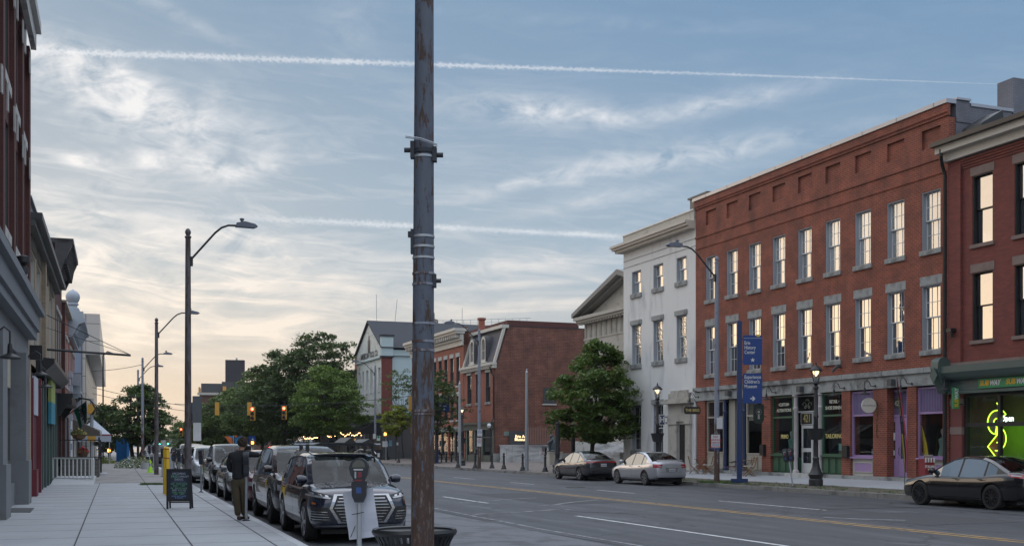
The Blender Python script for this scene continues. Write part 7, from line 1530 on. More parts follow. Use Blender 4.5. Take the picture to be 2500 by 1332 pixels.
o = thing('round_sign', 'round cream hanging shop sign with thin dark script by the lavender shop', 'hanging sign', PD(2121, 45.2, ZD(989, 45.2)), TH_R*.3); q = MB(M('sign_cream', (.58, .56, .50), .6, var=.04)); q.lathe([(.30, -.03), (.31, -.02), (.31, .02), (.30, .03)], (0, 0, 0), 32, axis='y'); q.build('disc', o, smooth=True); text('the Dollhouse', .095, black, o, 'lettering', (0, -.033, 0), sh=.4, ext=.001)
MB(iron).tube([(.31, 0, .1), (.6, .3, .1)], .02, 6).build('bracket', o); q = MB(fgm); random.seed(3)
for _ in range(140): z = random.uniform(-1.3, .2); x = .36+random.uniform(-.07, .07)*(1.4+z*.6); c0 = Vector((x, random.uniform(-.05, .05), z)); q.add([c0, c0+Vector((.05, .01, .03)), c0+Vector((.02, -.02, .07))], [(0, 1, 2)])
tag(q.build('trailing_vine', o, fix=False))
o = thing('hanging_sign', 'small white and navy hanging sign with a big H beside the lamp post', 'hanging sign', PD(1616, 59.2, ZD(1024, 59.2)), TH_R*.5); q = MB(white); q.box(-.17, .17, -.02, .02, -.28, .28); q.box(-.13, .13, -.03, -.0205, -.24, .24, navy); q.build('panel', o); text('H', .42, white, o, 'lettering', (0, -.04, 0), bold=.015, sx=.8); MB(black).lathe([(.11, -.02), (.13, -.01), (.13, .01), (.11, .02)], (-.26, 0, .13), 16, axis='y', ring=True).lathe([(.11, -.02), (.13, -.01), (.13, .01), (.11, .02)], (-.26, 0, -.13), 16, axis='y', ring=True).bar((.17, 0, .15), (.3, .1, .15), .05).bar((.17, 0, -.15), (.3, .1, -.15), .05).build('scroll', o)
# gooseneck and other lamps on the shops
for px, py, lb in ((1871, 975, 'gooseneck lamp between the beige and green shops, behind the blue sign'), (2036, 966, 'gooseneck lamp above the right window of the green tailoring shop'), (2111, 962, 'gooseneck lamp directly above the round cream sign'), (2199, 957, 'gooseneck lamp over the lavender double door'), (2306, 952, 'gooseneck lamp hung with dried leaves at the black downpipe')):
    v_ = 29.45; k_ = (px-HX)/F; u_ = ru(px, v_); g_ = gooseneck(u_, v_, CAMZ+(HY-py)*rd(px, v_)/F, .8, lb, arm=.55, group='gooseneck lamps on the long brick building', fn=RW, rzv=RZ_R-RAD(12))
for px, py, lb in ((1783, 960, 'dark wall speaker box above the beige shop door'), (1959, 950, 'dark wall speaker box above door 421'), (2182, 934, 'dark wall speaker box above the lavender door')): tag(MB(dgrey).prism([(-.13, -.12), (.13, -.12), (.13, .12), (.08, .15), (-.08, .15), (-.13, .12)], -.2, 0).build('wall_box', loc=RW(ru(px, 29.94), 29.90, rz(px, py, 29.94))), lb, 'wall box').rotation_euler = (0, 0, RZ_R)
for px, py, lb in ((1865, 1098, 'black letterbox on the brick pier between the beige and green shops'), (2068, 1102, 'black letterbox on the brick pier right of the tailoring window')):
    tag(MB(black).box(-.16, .16, -.14, 0, -.25, .2).prism([(-.16, .2), (.16, .2), (.12, .27), (-.12, .27)], -.14, 0).build('letterbox', loc=RW(ru(px, 29.96), 29.96, rz(px, py, 29.96))), lb, 'letterbox').rotation_euler = (0, 0, RZ_R)
tag(MB(dgrey).lathe([(.07, -.2), (.06, 0)], (0, 0, .1), 10, axis='y').tube([(0, -.18, .1), (-.15, -.3, -.1)], .06, 8).build('security_camera', loc=RW(ru(2052, 29.98), 29.98, rz(2052, 900, 29.98))), 'grey security camera on the brick above the green shop', 'security camera').rotation_euler = (0, 0, RZ_R)
tag(MB(black).box(-.12, .12, -.25, 0, -.06, .08).tube([(0, -.1, -.1), (0, -.1, -.25)], .05, 8).build('security_light', loc=RW(ru(2333, 29.98), 29.9, rz(2333, 807, 29.98))), 'small black security light with red dot on the maroon brick corner', 'security light').rotation_euler = (0, 0, RZ_R)
MBg = MB(M_emit('porch_globe', (.75, .78, .8), .5)); o = thing('globe_lamp', 'white globe lamp over the green shopfront of the mansard building', 'wall lamp', PD(1194, 89.5, ZD(1038, 89.5))); MB(M('opal_glass', (.6, .62, .64), .3)).lathe([(.01, -.18), (.11, -.15), (.18, 0), (.11, .15), (.01, .18)], (0, 0, 0), 14).build('globe', o, smooth=True); MB(iron).tube([(0, 0, -.18), (0, .05, -.3), (.25, .4, -.3)], .03, 6).build('bracket', o)
o = thing('globe_lamp', 'amber globe lamp on a post under the trees left of the string lights', 'street lamp', PD(786, 125, .15)); MB(M('opal_yellow', (.45, .40, .22), .3)).lathe([(.01, -.3), (.2, -.24), (.3, 0), (.2, .24), (.01, .3)], (0, 0, 3.1), 14).build('globe', o, smooth=True); MB(iron).tube([(0, 0, 0), (0, 0, 2.8)], .08, 8).build('post', o)
# feather flags, popcorn box, chairs and tables
def feather(pts, wds, cols, label, D0):
    o = thing('feather_flag', label, 'feather flag', D0); n = len(pts); q = MB(cols[0])
    for i in range(n-1):
        for s_ in range(3):
            a0, a1 = s_/3, (s_+1)/3; q.quad((pts[i][0]+wds[i]*a0, 0, pts[i][1]), (pts[i][0]+wds[i]*a1, .03, pts[i][1]), (pts[i+1][0]+wds[i+1]*a1, .03, pts[i+1][1]), (pts[i+1][0]+wds[i+1]*a0, 0, pts[i+1][1]), cols[s_] if i % 2 or s_ else cols[(i//2) % 3])
    q.build('cloth', o, fix=False); MB(black).tube([(pts[0][0], .01, 0)]+[(p[0]+.02, .01, p[1]) for p in pts], .012, 6).build('pole', o); return o
fy, fr2, fk = M('flag_yellow', (.55, .42, .03), .8), M('flag_red', (.45, .05, .07), .8), M('flag_black', (.03, .03, .03), .8)
feather([(.06, .45), (.0, 1.2), (-.06, 1.9), (-.12, 2.6), (-.18, 3.3), (-.235, 4.05)], [.12, .22, .2, .17, .13, .02], [fy, fk, fr2], 'tall thin red yellow and black feather flag before the lavender doors', PD(2204, 42.6, .28))
feather([(.02, .3), (.0, .9), (-.05, 1.5), (-.12, 2.0), (-.16, 2.35)], [.24, .28, .22, .14, .02], [fy, fy, fk], 'shorter yellow feather flag leaning at the lavender shop window behind the black car', PD(2257, 42.5, .3))
o = thing('striped_stand', 'red and white striped stand holding a bowl beside the black car\'s mirror', 'stand', PD(2262, 41.5, .28), TH_R*.8); q = MB(M('stand_red', (.20, .02, .03), .5)); q.box(-.2, .2, -.2, .2, 0, .98)
for k in range(4): q.box(-.22+k*.12, -.16+k*.12, -.215, -.201, .85, 1.02, white)
q.build('box', o); text('ITALIAN\nICE', .14, white, o, 'lettering', (0, -.21, .62), sx=.85, bold=.003); MB(white).lathe([(.06, 1.0), (.17, 1.12), (.16, 1.12)], (.08, 0, 0), 14).build('bowl', o)
def folding_chair(p, r, label, wm=wood):
    o = thing('folding_chair', label, 'chair', p, r, 'folding wooden chairs outside the beige shop')
    for s_ in (-1, 1):
        y_ = .21*s_; MB(wm).bar((-.24, y_, 0), (.20, y_, .46), .03, .04).bar((.20, y_, .46), (.31, y_, .90), .03, .04).build('back_leg', o); MB(wm).bar((.24, y_*.9, 0), (-.20, y_*.9, .45), .03, .04).build('front_leg', o)
    MB(M('seat_cushion', (.45, .43, .38), .8)).box(-.22, .20, -.2, .2, .45, .49).build('seat', o); q = MB(wm)
    for k in range(3): q.box(.25+k*.022, .27+k*.022, -.2, .2, .62+k*.09, .68+k*.09)
    q.build('backrest', o); return o
cg = lambda px, py, z=.31: RW(ru(px, 29.0), 29.0, z)
folding_chair(cg(1695, 1153), RAD(170), 'folding wooden chair nearest the grey stone doorway, facing right'); folding_chair(cg(1729, 1153), RAD(5), 'folding wooden chair just left of the right-hand street light'); folding_chair(cg(1829, 1157), RAD(5), 'folding wooden chair right of the wayfinding post')
def bistro(p, label): o = thing('bistro_table', label, 'table', p, 0, 'small wooden bistro tables'); MB(wood).box(-.32, .32, -.3, .3, .70, .73).build('tabletop', o); [MB(wood).bar((-.25, y_, 0), (.25, y_, .70), .03).bar((.25, y_*.9, 0), (-.25, y_*.9, .70), .03).build('leg', o) for y_ in (-.22, .22)]; return o
bistro(RW(ru(1712, 29.3), 29.3, .32), 'small wooden table between two folding chairs at the brick pier left'); bistro(RW(ru(1820, 29.3), 29.3, .32), 'small wooden table behind the wayfinding post')
o = thing('camp_chair', 'folding camp chair in dark and red stripes left of the wayfinding post', 'chair', cg(1790, 1157), RAD(20)); MB(galv).bar((-.22, -.2, 0), (.22, -.2, .42), .02).bar((.22, -.2, 0), (-.22, -.2, .42), .02).bar((-.22, .2, 0), (.22, .2, .42), .02).bar((.22, .2, 0), (-.22, .2, .42), .02).build('leg', o); MB(M('camp_cloth', (.12, .02, .05), .8)).box(-.23, .23, -.2, .2, .40, .44).build('seat', o); MB(navy).prism([(.2, .42), (.26, .42), (.34, .95), (.28, .95)], -.22, .22).build('backrest', o); MB(black).bar((-.25, -.22, .60), (.28, -.22, .68), .03).bar((-.25, .22, .60), (.28, .22, .68), .03).build('armrest', o)
# cafe tables far right of the pole
for i, px in enumerate((1078, 1090, 1101)):
    p = PD(px, 94, .25); o = thing('cafe_table', ('black cafe table nearest the blue post', 'middle black cafe table outside the corniced brick building', 'black cafe table closest to the left silver pole')[i], 'table', p, RAD(15), 'black cafe tables with chairs'); MB(black).box(-.4, .4, -.3, .3, .72, .76).build('tabletop', o); MB(black).tube([(0, 0, 0), (0, 0, .72)], .04, 6).lathe([(.25, 0), (.25, .03)], (0, 0, 0), 10).build('pedestal', o)
    for s_ in (-1, 1):
        c_ = thing('cafe_chair', 'black metal cafe chair %s the %s cafe table' % (('left of', 'right of')[s_ > 0], ('nearest', 'middle', 'farthest')[i]), 'chair', p+Vector((s_*.62, .1*s_, 0)), RAD(0 if s_ < 0 else 180), 'black cafe chairs'); MB(black).box(-.2, .2, -.2, .2, .44, .47).build('seat', c_); MB(black).bar((-.2, -.2, .47), (-.26, -.2, .92), .03).bar((-.2, .2, .47), (-.26, .2, .92), .03).box(-.25, -.22, -.2, .2, .7, .9).build('backrest', c_)
        for a_, b2 in ((-.18, -.18), (.18, -.18), (.18, .18), (-.18, .18)): MB(black).bar((a_, b2, 0), (a_, b2, .44), .03).build('leg', c_)
# marble terrace, fence, statue
o = thing('marble_wall', 'weathered white marble block wall end-on beside the blank brick side wall', 'wall', RW(82.6, 31.35), TH_R); wl_ = 4.6
q = MB(marble); q.box(0, wl_, 0, 1.3, .2, 1.62); q.box(-.06, wl_+.02, -.07, 1.3, 1.62, 1.74); random.seed(8)
for i in range(4):
    k = 0.0
    while k < wl_-.2: L_ = .55 if k == 0 else random.uniform(.6, 1.5); q.box(k, min(k+L_-.025, wl_), -.03-random.uniform(0, .035), -.001, .2+i*.355, .535+i*.355); k += L_
q.build('stonework', o)
o = thing('marble_steps', 'broad weathered marble steps and block wall behind the dark grey car', 'steps', RW(83.2, 31.2), RZ_R); q = MB(marble); a, b_ = 83.2-ru(1381, 31.2), 83.2-ru(1524, 31.2)
for i in range(9): q.box(a, b_, i*.3, 5, .2+i*.20, .398+i*.20)
q.build('treads', o); q = MB(marble); q.box(b_-2.2, b_-.02, -.3, .0, .2, 1.3); q.build('side_block', o); 
o = thing('stair_handrail', 'thin grey handrail rising beside the marble steps', 'handrail', RW(74.5, 31.0), RZ_R); MB(galv).tube([(0, 0, .2), (0, 0, 1.1), (.0, 2.6, 2.9), (0, 2.6, 2.0)], .025, 6).tube([(0, .9, .8), (0, .9, 1.7)], .02, 6).build('rail', o)
o = thing('picket_fence', 'pinkish metal picket fence above the marble wall by the museum sign', 'fence', RW(82.9, 31.35), TH_R); q = MB(M('fence_pink', (.28, .17, .14), .7, var=.15)); x0, x1 = 1.75, 4.9; k = x0
while k < x1: q.box(k, k+.055, 0, .04, 1.8, 3.15); k += .145
q.build('pickets', o); MB(M('fence_rail', (.2, .12, .10), .7)).box(x0, x1, .041, .09, 1.78, 1.88).build('rail', o); MB(MATS['fence_rail']).box(x0, x1, .041, .09, 2.95, 3.0).build('rail', o)
o = tag(MB(cream).box(-.48, .48, -.45, .45, .0, 1.0).box(-.53, .53, -.5, .5, 1.0, 1.06).box(-.53, .53, -.5, .5, -.1, .1).build('plinth', loc=PD(1351, 79.5, .2)), 'square concrete plinth under the dark seated statue', 'plinth'); o.rotation_euler = (0, 0, TH_R)
q = MB(M('statue_bronze', (.06, .08, .095), .45, .3, var=.4, scale=5)); q.box(-.4, .35, -.25, .25, 0, .08); q.tube([(-.2, 0, .08), (-.22, 0, .35), (-.28, 0, .55), (.05, 0, .6)], [.10, .12, .14, .2], 10); q.tube([(.12, 0, .1), (.15, 0, .45), (.05, 0, .8), (-.08, 0, 1.0)], [.30, .32, .24, .12], 12); q.tube([(-.1, 0, .95), (-.14, 0, 1.08), (-.18, 0, 1.18)], [.08, .13, .08], 10); q.tube([(-.02, -.2, .85), (-.3, -.18, .62), (-.35, -.05, .55)], [.09, .07, .05], 8); q.tube([(-.02, .2, .85), (-.3, .18, .62), (-.35, .05, .55)], [.09, .07, .05], 8)
o = tag(q.build('statue', smooth=True, loc=PD(1350, 79.5, 1.26)), 'dark bronze crouching figure statue on the square concrete plinth', 'statue')
# traffic signals hung over the junction
def signal(px, py, D, front, sz, label, mat=None, flash=None):
    o = thing('traffic_signal', label, 'traffic signal', PD(px, D, ZD(py, D)), RAD(0 if front else 15), 'traffic signals over the junction'); q = MB(M('signal_yellow', (.50, .27, .04), .5, var=.15)); q.box(-.18*sz, .18*sz, -.1, .14, -.55*sz, .55*sz); q.box(-.03, .03, 0, .05, .55*sz, .9*sz, iron); q.build('housing', o)
    if front:
        for k, z_ in enumerate((.36, 0, -.36)):
            h = MB(dgrey); h.lathe([(.13*sz, -.30), (.14*sz, -.30), (.14*sz, -.1), (.13*sz, -.1)], (0, 0, z_*sz), 12, axis='y', ring=True); h.build('visor', o)
            l = MB(redA if (k == 0 and mat is None) else (mat if (k == 2 and mat) else M('signal_dark_lens', (.03, .02, .02), .3))); l.lathe([(.10*sz, -.25), (.12*sz, -.105)], (0, 0, z_*sz), 12, axis='y'); l.build('lens', o)
    return o
signal(617, 1009, 104, True, 1.15, 'red traffic signal hung left over the road, in front of the trees'); signal(694, 1007, 104, True, 1.15, 'red traffic signal hung right over the road, in front of the trees')
signal(530, 997, 105, False, 1.1, 'yellow signal housing seen from behind, left one over the road'); signal(609, 997, 105, False, 1.1, 'yellow signal housing seen from behind, next to the left red signal'); signal(487, 1055, 165, True, 1.1, 'small far red signal beside the nearest left street light'); signal(443, 1054, 165, True, 1.1, 'small far red signal left of the nearest left street light')
signal(391, 1079, 215, True, 1.0, 'tiny green signal far down the street, left one', mat=grnA); signal(411, 1077, 215, True, 1.15, 'tiny green signal far down the street, right one', mat=grnA)
signal(1009, 1038, 108, False, 1.3, 'yellow pedestrian signal box just left of the foreground pole'); signal(1004, 985, 108, False, 1.3, 'yellow signal hung in the sparse leaves left of the foreground pole')
def walk_signal(px, D, py, label):
    o = thing('pedestrian_signal', label, 'pedestrian signal', PD(px, D, ZD(py, D))); MB(M('signal_dark_yellow', (.25, .14, .03), .6)).box(-.23, .23, -.1, .1, -.23, .23).build('housing', o); MB(ambA).prism([(-.12, -.12), (.1, -.12), (.14, .05), (.05, .15), (-.1, .15)], -.12, -.101).build('hand_symbol', o); MB(galv).tube([(.05, .1, -(ZD(py, D)-.15)), (.05, .1, .3)], .05, 6).build('post', o); return o
walk_signal(941, 109, 1059, 'orange pedestrian signal under the lime green young tree'); walk_signal(617, 115, 1080, 'orange pedestrian signal below the small blue sign'); walk_signal(267, 104, 1099, 'small orange pedestrian signal far up the left pavement')
o = thing('signal_mast', 'grey signal pole with yellow signal boxes at the end of the left buildings', 'signal pole', PD(224, 88, .15), RZ_L); MB(galv).tube([(0, 0, 0), (0, 0, 5.2)], .13, 10).build('post', o)
for z_ in (1.85, 4.0): MB(MATS['signal_yellow']).box(-.35, .35, -.3, .3, z_, z_+.75).build('signal_box', o)
def wire(name, a, b_, sag, label, r=.02):
    q = MB(iron); n = 14; q.tube([Vector(a).lerp(Vector(b_), i/n)-Vector((0, 0, sag*4*(i/n)*(1-i/n))) for i in range(n+1)], r, 5, cap=False); return tag(q.build(name), label, 'cable')
wire('overhead_cable', PD(487-60, 106, ZD(985, 106)), PD(1010, 106, ZD(965, 106)), .5, 'signal span cable sagging over the road between the trees and left poles', .025)
wire('overhead_cable', PD(225, 88, ZD(905, 88)), PD(345, 88, ZD(890, 88)), .1, 'cable from the left buildings to the pale street light'); wire('overhead_cable', PD(225, 88, ZD(945, 88)), PD(720, 130, ZD(1000, 130)), .8, 'long upper cable crossing in front of the left tree', .022); wire('overhead_cable', PD(226, 88, ZD(960, 88)), PD(640, 135, ZD(1010, 135)), .6, 'long lower cable crossing in front of the left tree', .022); wire('overhead_cable', PD(380, 215, ZD(1072, 215)), PD(480, 215, ZD(1068, 215)), .2, 'far signal cable with green lights', .04)
# orange and blue banner, small blue sign, string lights, bin
o = thing('geometric_banner', 'orange and blue geometric banner panels behind the parked cars', 'banner', PD(570, 120, 0), 0); zc = lambda py: ZD(py, 120); xx = lambda px: (px-570)*120/F
orm, blm = M('banner_orange', (.55, .13, .03), .6), M('banner_blue', (.02, .17, .36), .6)
q = MB(orm); q.prism([(xx(548), zc(1064)), (xx(562), zc(1083)), (xx(568), zc(1084)), (xx(566), zc(1068)), (xx(556), zc(1064))], 0, .08); q.prism([(xx(572), zc(1062)), (xx(580), zc(1062)), (xx(576), zc(1068))], 0, .08); q.use(blm); q.prism([(xx(557), zc(1063)), (xx(569), zc(1063)), (xx(571), zc(1085)), (xx(567), zc(1070))], .1, .18); q.prism([(xx(572), zc(1069)), (xx(590), zc(1062)), (xx(590), zc(1066)), (xx(573), zc(1086))], .1, .18); q.build('panel', o); MB(galv).box(xx(569.5), xx(571.5), -.1, -.01, .2, zc(1062)).box(xx(589.5), xx(591.5), -.1, -.01, .2, zc(1062)).build('post', o)
o = thing('small_blue_sign', 'small bright blue panel with white cross mark behind the person', 'sign', PD(617, 118, ZD(1071, 118))); MB(bluep).prism([(-.25, -.2), (.35, -.3), (.25, .3), (-.3, .35)], -.03, .03).build('panel', o); MB(white).box(-.1, .1, -.04, -.031, -.03, .03).box(-.03, .03, -.045, -.041, -.1, .1).build('mark', o); MB(bluepole).box(-.45, -.3, -.05, .05, -2.5, .4).build('post', o)
random.seed(21)
for k, (x0, x1, ya, yb, D, lb, nb) in enumerate(((741, 775, 1066, 1070, 130, 'string of warm bulbs under the big dark tree left of the amber globe', 14), (800, 818, 1062, 1066, 124, 'short string of warm bulbs around the leaning tree trunk', 9), (832, 882, 1056, 1062, 121, 'string of warm bulbs over the restaurant terrace below the black awning', 16))):
    o = thing('string_lights', lb, 'string lights', PD((x0+x1)/2, D, ZD(1062, D)), 0, 'strings of warm festoon bulbs')
    for i in range(nb):
        s_ = i/(nb-1); px = x0+(x1-x0)*s_; py = ya+(yb-ya)*abs(sin(s_*7))+random.uniform(-1.5, 2.5); p = PD(px, D, ZD(py, D))-o.location; MB(bulbA).lathe([(.01, -.05), (.036, -.02), (.036, .02), (.01, .05)], p, 8).build('bulb', o, smooth=True)
    MB(iron).tube([PD(x0+(x1-x0)*i/12, D, ZD(1057+3*sin(i), D))-o.location for i in range(13)], .012, 4).build('cable', o)
o = thing('terrace_wall', 'grey rendered terrace wall with dark window slots under the string lights', 'wall', PD(722, 138, .15), RAD(-6)); q = MB(M('terrace_render', (.16, .155, .15), .85)); wall_open(q, 0, 5, 0, 1.9, [(.8+i*.9, 1.3+i*.9, .4, 1.5) for i in range(4)], 0, .2); q.build('render', o); MB(black).box(.1, 4.9, .21, .25, .1, 1.8).build('dark_slots', o)
o = thing('restaurant_facade', 'grey rendered restaurant front with arched slots behind the string lights', 'building', PD(782, 141, .1), RAD(-4)); q = MB(M('restaurant_render', (.30, .29, .275), .85, var=.12)); rs = [(1.0+i*2.3, 2.2+i*2.3, .2, 3.6) for i in range(3)]; wall_open(q, -1, 9, 0, 7.5, rs, 0, .35); back_box(q, -1, 9, 0, 6, 0, 7.5); q.build('wall', o)
for a, b_, c_, d_ in rs: MB(winD).quad((a, .3, c_), (b_, .3, c_), (b_, .3, d_), (a, .3, d_)).build('window', o, fix=False)
MB(bulbA).lathe([(.02, -.1), (.08, 0), (.02, .1)], (0, 0, 0), 8); 
o = thing('wall_sconce', 'small warm sconce on the dark corner restaurant wall', 'wall lamp', RW(119.0, Vm+1.9+2.6, 2.7), TH_R); MB(M_emit('sconce_glow', (1, .7, .4), 2.5)).box(-.08, .08, -.1, 0, -.1, .1).build('shade', o); pl2 = bpy.data.lights.new('sconce_light', 'POINT'); pl2.energy = 22; pl2.color = (1, .66, .35); q = bpy.data.objects.new('sconce_light', pl2); COL.objects.link(q); q.parent = o; q.location = (0, -.3, -.4)
o = thing('litter_bin', 'black square litter bin with a white label by the far street light', 'litter bin', PD(920, 113, .15)); MB(black).prism([(-.38, 0), (.38, 0), (.45, 1.0), (-.45, 1.0)], -.35, .35).build('body', o); MB(black).box(-.5, .5, -.4, .4, 1.0, 1.1).build('lid', o); MB(notice).box(.1, .35, -.37, -.351, .35, .75).build('label_plate', o)
small_sign(940, 108, 1076, 1090, .5, 'white sign sheet on the post left of the young lime tree'); small_sign(953, 110, 1074, 1088, .35, 'small blue and red poster between the white sheet and the young tree', mat=M('poster_blue', (.15, .3, .42), .6)); small_sign(970, 116, 1079, 1086, .22, 'tiny white notice on the dark restaurant wall')
o = thing('terrace_furniture', 'dark heap of outdoor seating against the restaurant, left of the bin', 'seating', PD(905, 118, .15)); q = MB(black)
for i in range(4): q.box(-1+i*.6, -.6+i*.6, 0, .4, .42, .46); q.box(-1+i*.6, -.6+i*.6, .38, .42, .46, .95)
q.build('seats', o); q = MB(black)
for i in range(4): q.box(-.98+i*.6, -.94+i*.6, 0, .04, 0, .42); q.box(-.66+i*.6, -.62+i*.6, 0, .04, 0, .42)
q.build('leg', o)
# ================================================================== trees
def leafmat(name, c, tr=.35):
    m = bpy.data.materials.new(name); m.use_nodes = True; t = m.node_tree; t.nodes.clear()
    g = t.nodes.new('ShaderNodeNewGeometry'); r = X(t, g.outputs['Random Per Island'])
    nz_ = noise(t, objcoord(t), .9, 3, .6)
    c0 = mixc(t, r, tuple(q*.55 for q in c), tuple(min(1, q*1.45) for q in c)); c1 = mixc(t, nz_.step(.35, .65)*.5, c0, (c[0]*1.5, c[1]*1.25, c[2]*.8))
    d = t.nodes.new('ShaderNodeBsdfDiffuse'); l = t.nodes.new('ShaderNodeBsdfTranslucent'); gl = t.nodes.new('ShaderNodeBsdfGlossy'); gl.inputs['Roughness'].default_value = .45
    t.links.new(c1, d.inputs[0]); t.links.new(c1, l.inputs[0]); m1 = t.nodes.new('ShaderNodeMixShader'); m1.inputs[0].default_value = tr; t.links.new(d.outputs[0], m1.inputs[1]); t.links.new(l.outputs[0], m1.inputs[2])
    m2 = t.nodes.new('ShaderNodeMixShader'); m2.inputs[0].default_value = .04; t.links.new(m1.outputs[0], m2.inputs[1]); t.links.new(gl.outputs[0], m2.inputs[2]); o = t.nodes.new('ShaderNodeOutputMaterial'); t.links.new(m2.outputs[0], o.inputs[0]); return m
lfDark, lfMid, lfBright, lfLime, lfMaple = leafmat('leaf_dark', (.066, .106, .036)), leafmat('leaf_mid', (.092, .145, .040)), leafmat('leaf_bright', (.110, .182, .040)), leafmat('leaf_lime', (.19, .235, .03)), leafmat('leaf_maple', (.085, .145, .032))
bark = M('bark', (.055, .045, .038), .95, var=.4, scale=5, bmp=.5, stretch=(1, 1, .4))
def leaves(C, Rc, per, size, flat, rng, up=.5, spray=True):
    """leaf quads round clump centres C (n,3) with radii Rc"""
    n = len(C)*per; c = np.repeat(C, per, 0); r = np.repeat(Rc, per)[:, None]
    d = rng.normal(size=(n, 3)); d /= np.linalg.norm(d, axis=1)[:, None]; rad = rng.random((n, 1))**.45
    if spray:                                           # leaves gather on fans of twigs rather than filling a ball
        k = np.repeat(rng.integers(0, 9, len(C)*0+1), 1); ang = np.round(np.arctan2(d[:, 1], d[:, 0])*3.5)/3.5+rng.normal(0, .10, n); hr = np.hypot(d[:, 0], d[:, 1]); d[:, 0] = np.cos(ang)*hr; d[:, 1] = np.sin(ang)*hr
    p = c+d*rad*r*np.array([1, 1, flat]); p[:, 2] -= (np.hypot(d[:, 0], d[:, 1])*rad[:, 0])**2*r[:, 0]*.25
    nrm = rng.normal(size=(n, 3)); nrm[:, 2] = abs(nrm[:, 2])+up; nrm /= np.linalg.norm(nrm, axis=1)[:, None]
    t = np.cross(nrm, rng.normal(size=(n, 3))); t /= np.linalg.norm(t, axis=1)[:, None]; b_ = np.cross(nrm, t)
    s = size*(.6+.8*rng.random((n, 1))); w = s*.55
    return np.stack([p-t*s, p-b_*w, p+t*s, p+b_*w], 1).reshape(-1, 3)
def tree(name, label, base, prof, ctr, nC, per, lsize, rc, flat, mat, tr_, seed, trunks=None, group=None, ry=1.0, limbs=14, fork=.45, dens=.45, top=None):
    """prof: [(z, radius)] envelope of the crown, ctr: crown axis offset (x,y)"""
    rng = np.random.default_rng(seed); random.seed(seed)
    o = thing(name, label, 'tree', base, 0, group)
    z0, z1 = prof[0][0], prof[-1][0]; C = []
    lob = [(random.uniform(0, 6.28), random.uniform(z0, z1), random.uniform(.55, 1.18)) for _ in range(11)]
    while len(C) < nC:
        z = random.uniform(z0, z1); R_ = interp(prof, z); a = random.uniform(0, 2*pi); best = min(lob, key=lambda l: abs((a-l[0]+pi) % (2*pi)-pi)*1.2+abs(z-l[1])/(z1-z0)*3)
        rr = R_*best[2]*(random.random()**dens)
        if random.random() > (R_/max(p_[1] for p_ in prof))**1.1+.08: continue
        C.append((ctr[0]+rr*cos(a), ctr[1]+rr*ry*sin(a), z))
    C = np.array(C); Rc = rc*(.6+.8*rng.random(len(C))); V_ = leaves(C, Rc, per, lsize, flat, rng); n = len(V_)//4
    me = bpy.data.meshes.new('crown'); me.vertices.add(len(V_)); me.vertices.foreach_set('co', V_.astype(np.float32).ravel()); me.loops.add(n*4); me.loops.foreach_set('vertex_index', np.arange(n*4, dtype=np.int32)); me.polygons.add(n); me.polygons.foreach_set('loop_start', np.arange(0, n*4, 4, dtype=np.int32)); me.materials.append(mat); me.update(calc_edges=True); me.validate()
    c = bpy.data.objects.new('crown', me); COL.objects.link(c); c.parent = o
    mb = MB(bark); trunks = trunks or [((0, 0), (ctr[0]*.6, ctr[1]*.6))]
    for (bx, by), (tx, ty) in trunks:
        zf = z0+(z1-z0)*fork*.5; fk_ = Vector((tx, ty, zf)); b0 = Vector((bx, by, -.1)); mid = b0.lerp(fk_, .5)+Vector((random.uniform(-.12, .12), random.uniform(-.1, .1), 0))
        mb.tube([b0, b0+Vector((0, 0, .25)), mid, fk_], [tr_*1.35, tr_, tr_*.85, tr_*.7], 10)
        idx = list(range(len(C))); random.shuffle(idx)
        for k in idx[:limbs]:
            e = Vector(C[k]); st_ = mid.lerp(fk_, random.uniform(.1, 1)); m1 = st_.lerp(e, .4)+Vector((0, 0, random.uniform(-.1, .5)))
            mb.tube([st_, m1, st_.lerp(e, .75)+Vector((random.uniform(-.3, .3), random.uniform(-.3, .3), .2)), e], [tr_*.42, tr_*.28, tr_*.16, tr_*.05], 6)
    mb.build('trunk', o, smooth=True); return o
tg = 'honey locust trees along the street'
# maple on the right
mp_ = PD(1443, 65.5, .2)
tree('maple_tree', 'dense dark green maple growing between the parked sedans and the marble steps', mp_, [(1.75, .9), (2.1, 2.7), (2.8, 3.3), (3.7, 3.2), (4.8, 2.75), (5.8, 2.2), (6.7, 1.5), (7.6, .6)], (.50, 0), 215, 115, .105, .55, .48, lfMaple, .15, 5, limbs=26, dens=.38)
tree('street_tree', 'spreading locust tree with feathery crown on the left pavement', PD(338, 104, .15), [(1.6, .9), (2.4, 3.2), (3.6, 3.9), (5.0, 3.3), (6.2, 2.2), (7.1, .9)], (.25, 0), 190, 85, .13, .66, .34, lfDark, .20, 7, trunks=[((-.5, 0), (-1.0, 0)), ((.1, .2), (.5, .3))], group=tg, limbs=16)
tree('street_tree', 'largest dark locust tree rising behind the bright green one', PD(775, 135, .1), [(3.0, 2.0), (4.5, 4.8), (7, 6.2), (9, 6.0), (11.4, 5.2), (13.6, 3.4), (14.8, 1.6)], (.0, 0), 360, 85, .16, 1.0, .34, lfDark, .34, 11, group=tg, limbs=34)
tree('street_tree', 'broad dark locust tree sloping down left of the largest one', PD(690, 138, .1), [(2.6, 2.0), (4.2, 4.8), (6.8, 5.6), (9.2, 4.9), (11.6, 3.6), (13.4, 1.4)], (.2, 0), 280, 85, .16, 1.0, .34, lfDark, .30, 12, group=tg, limbs=28)
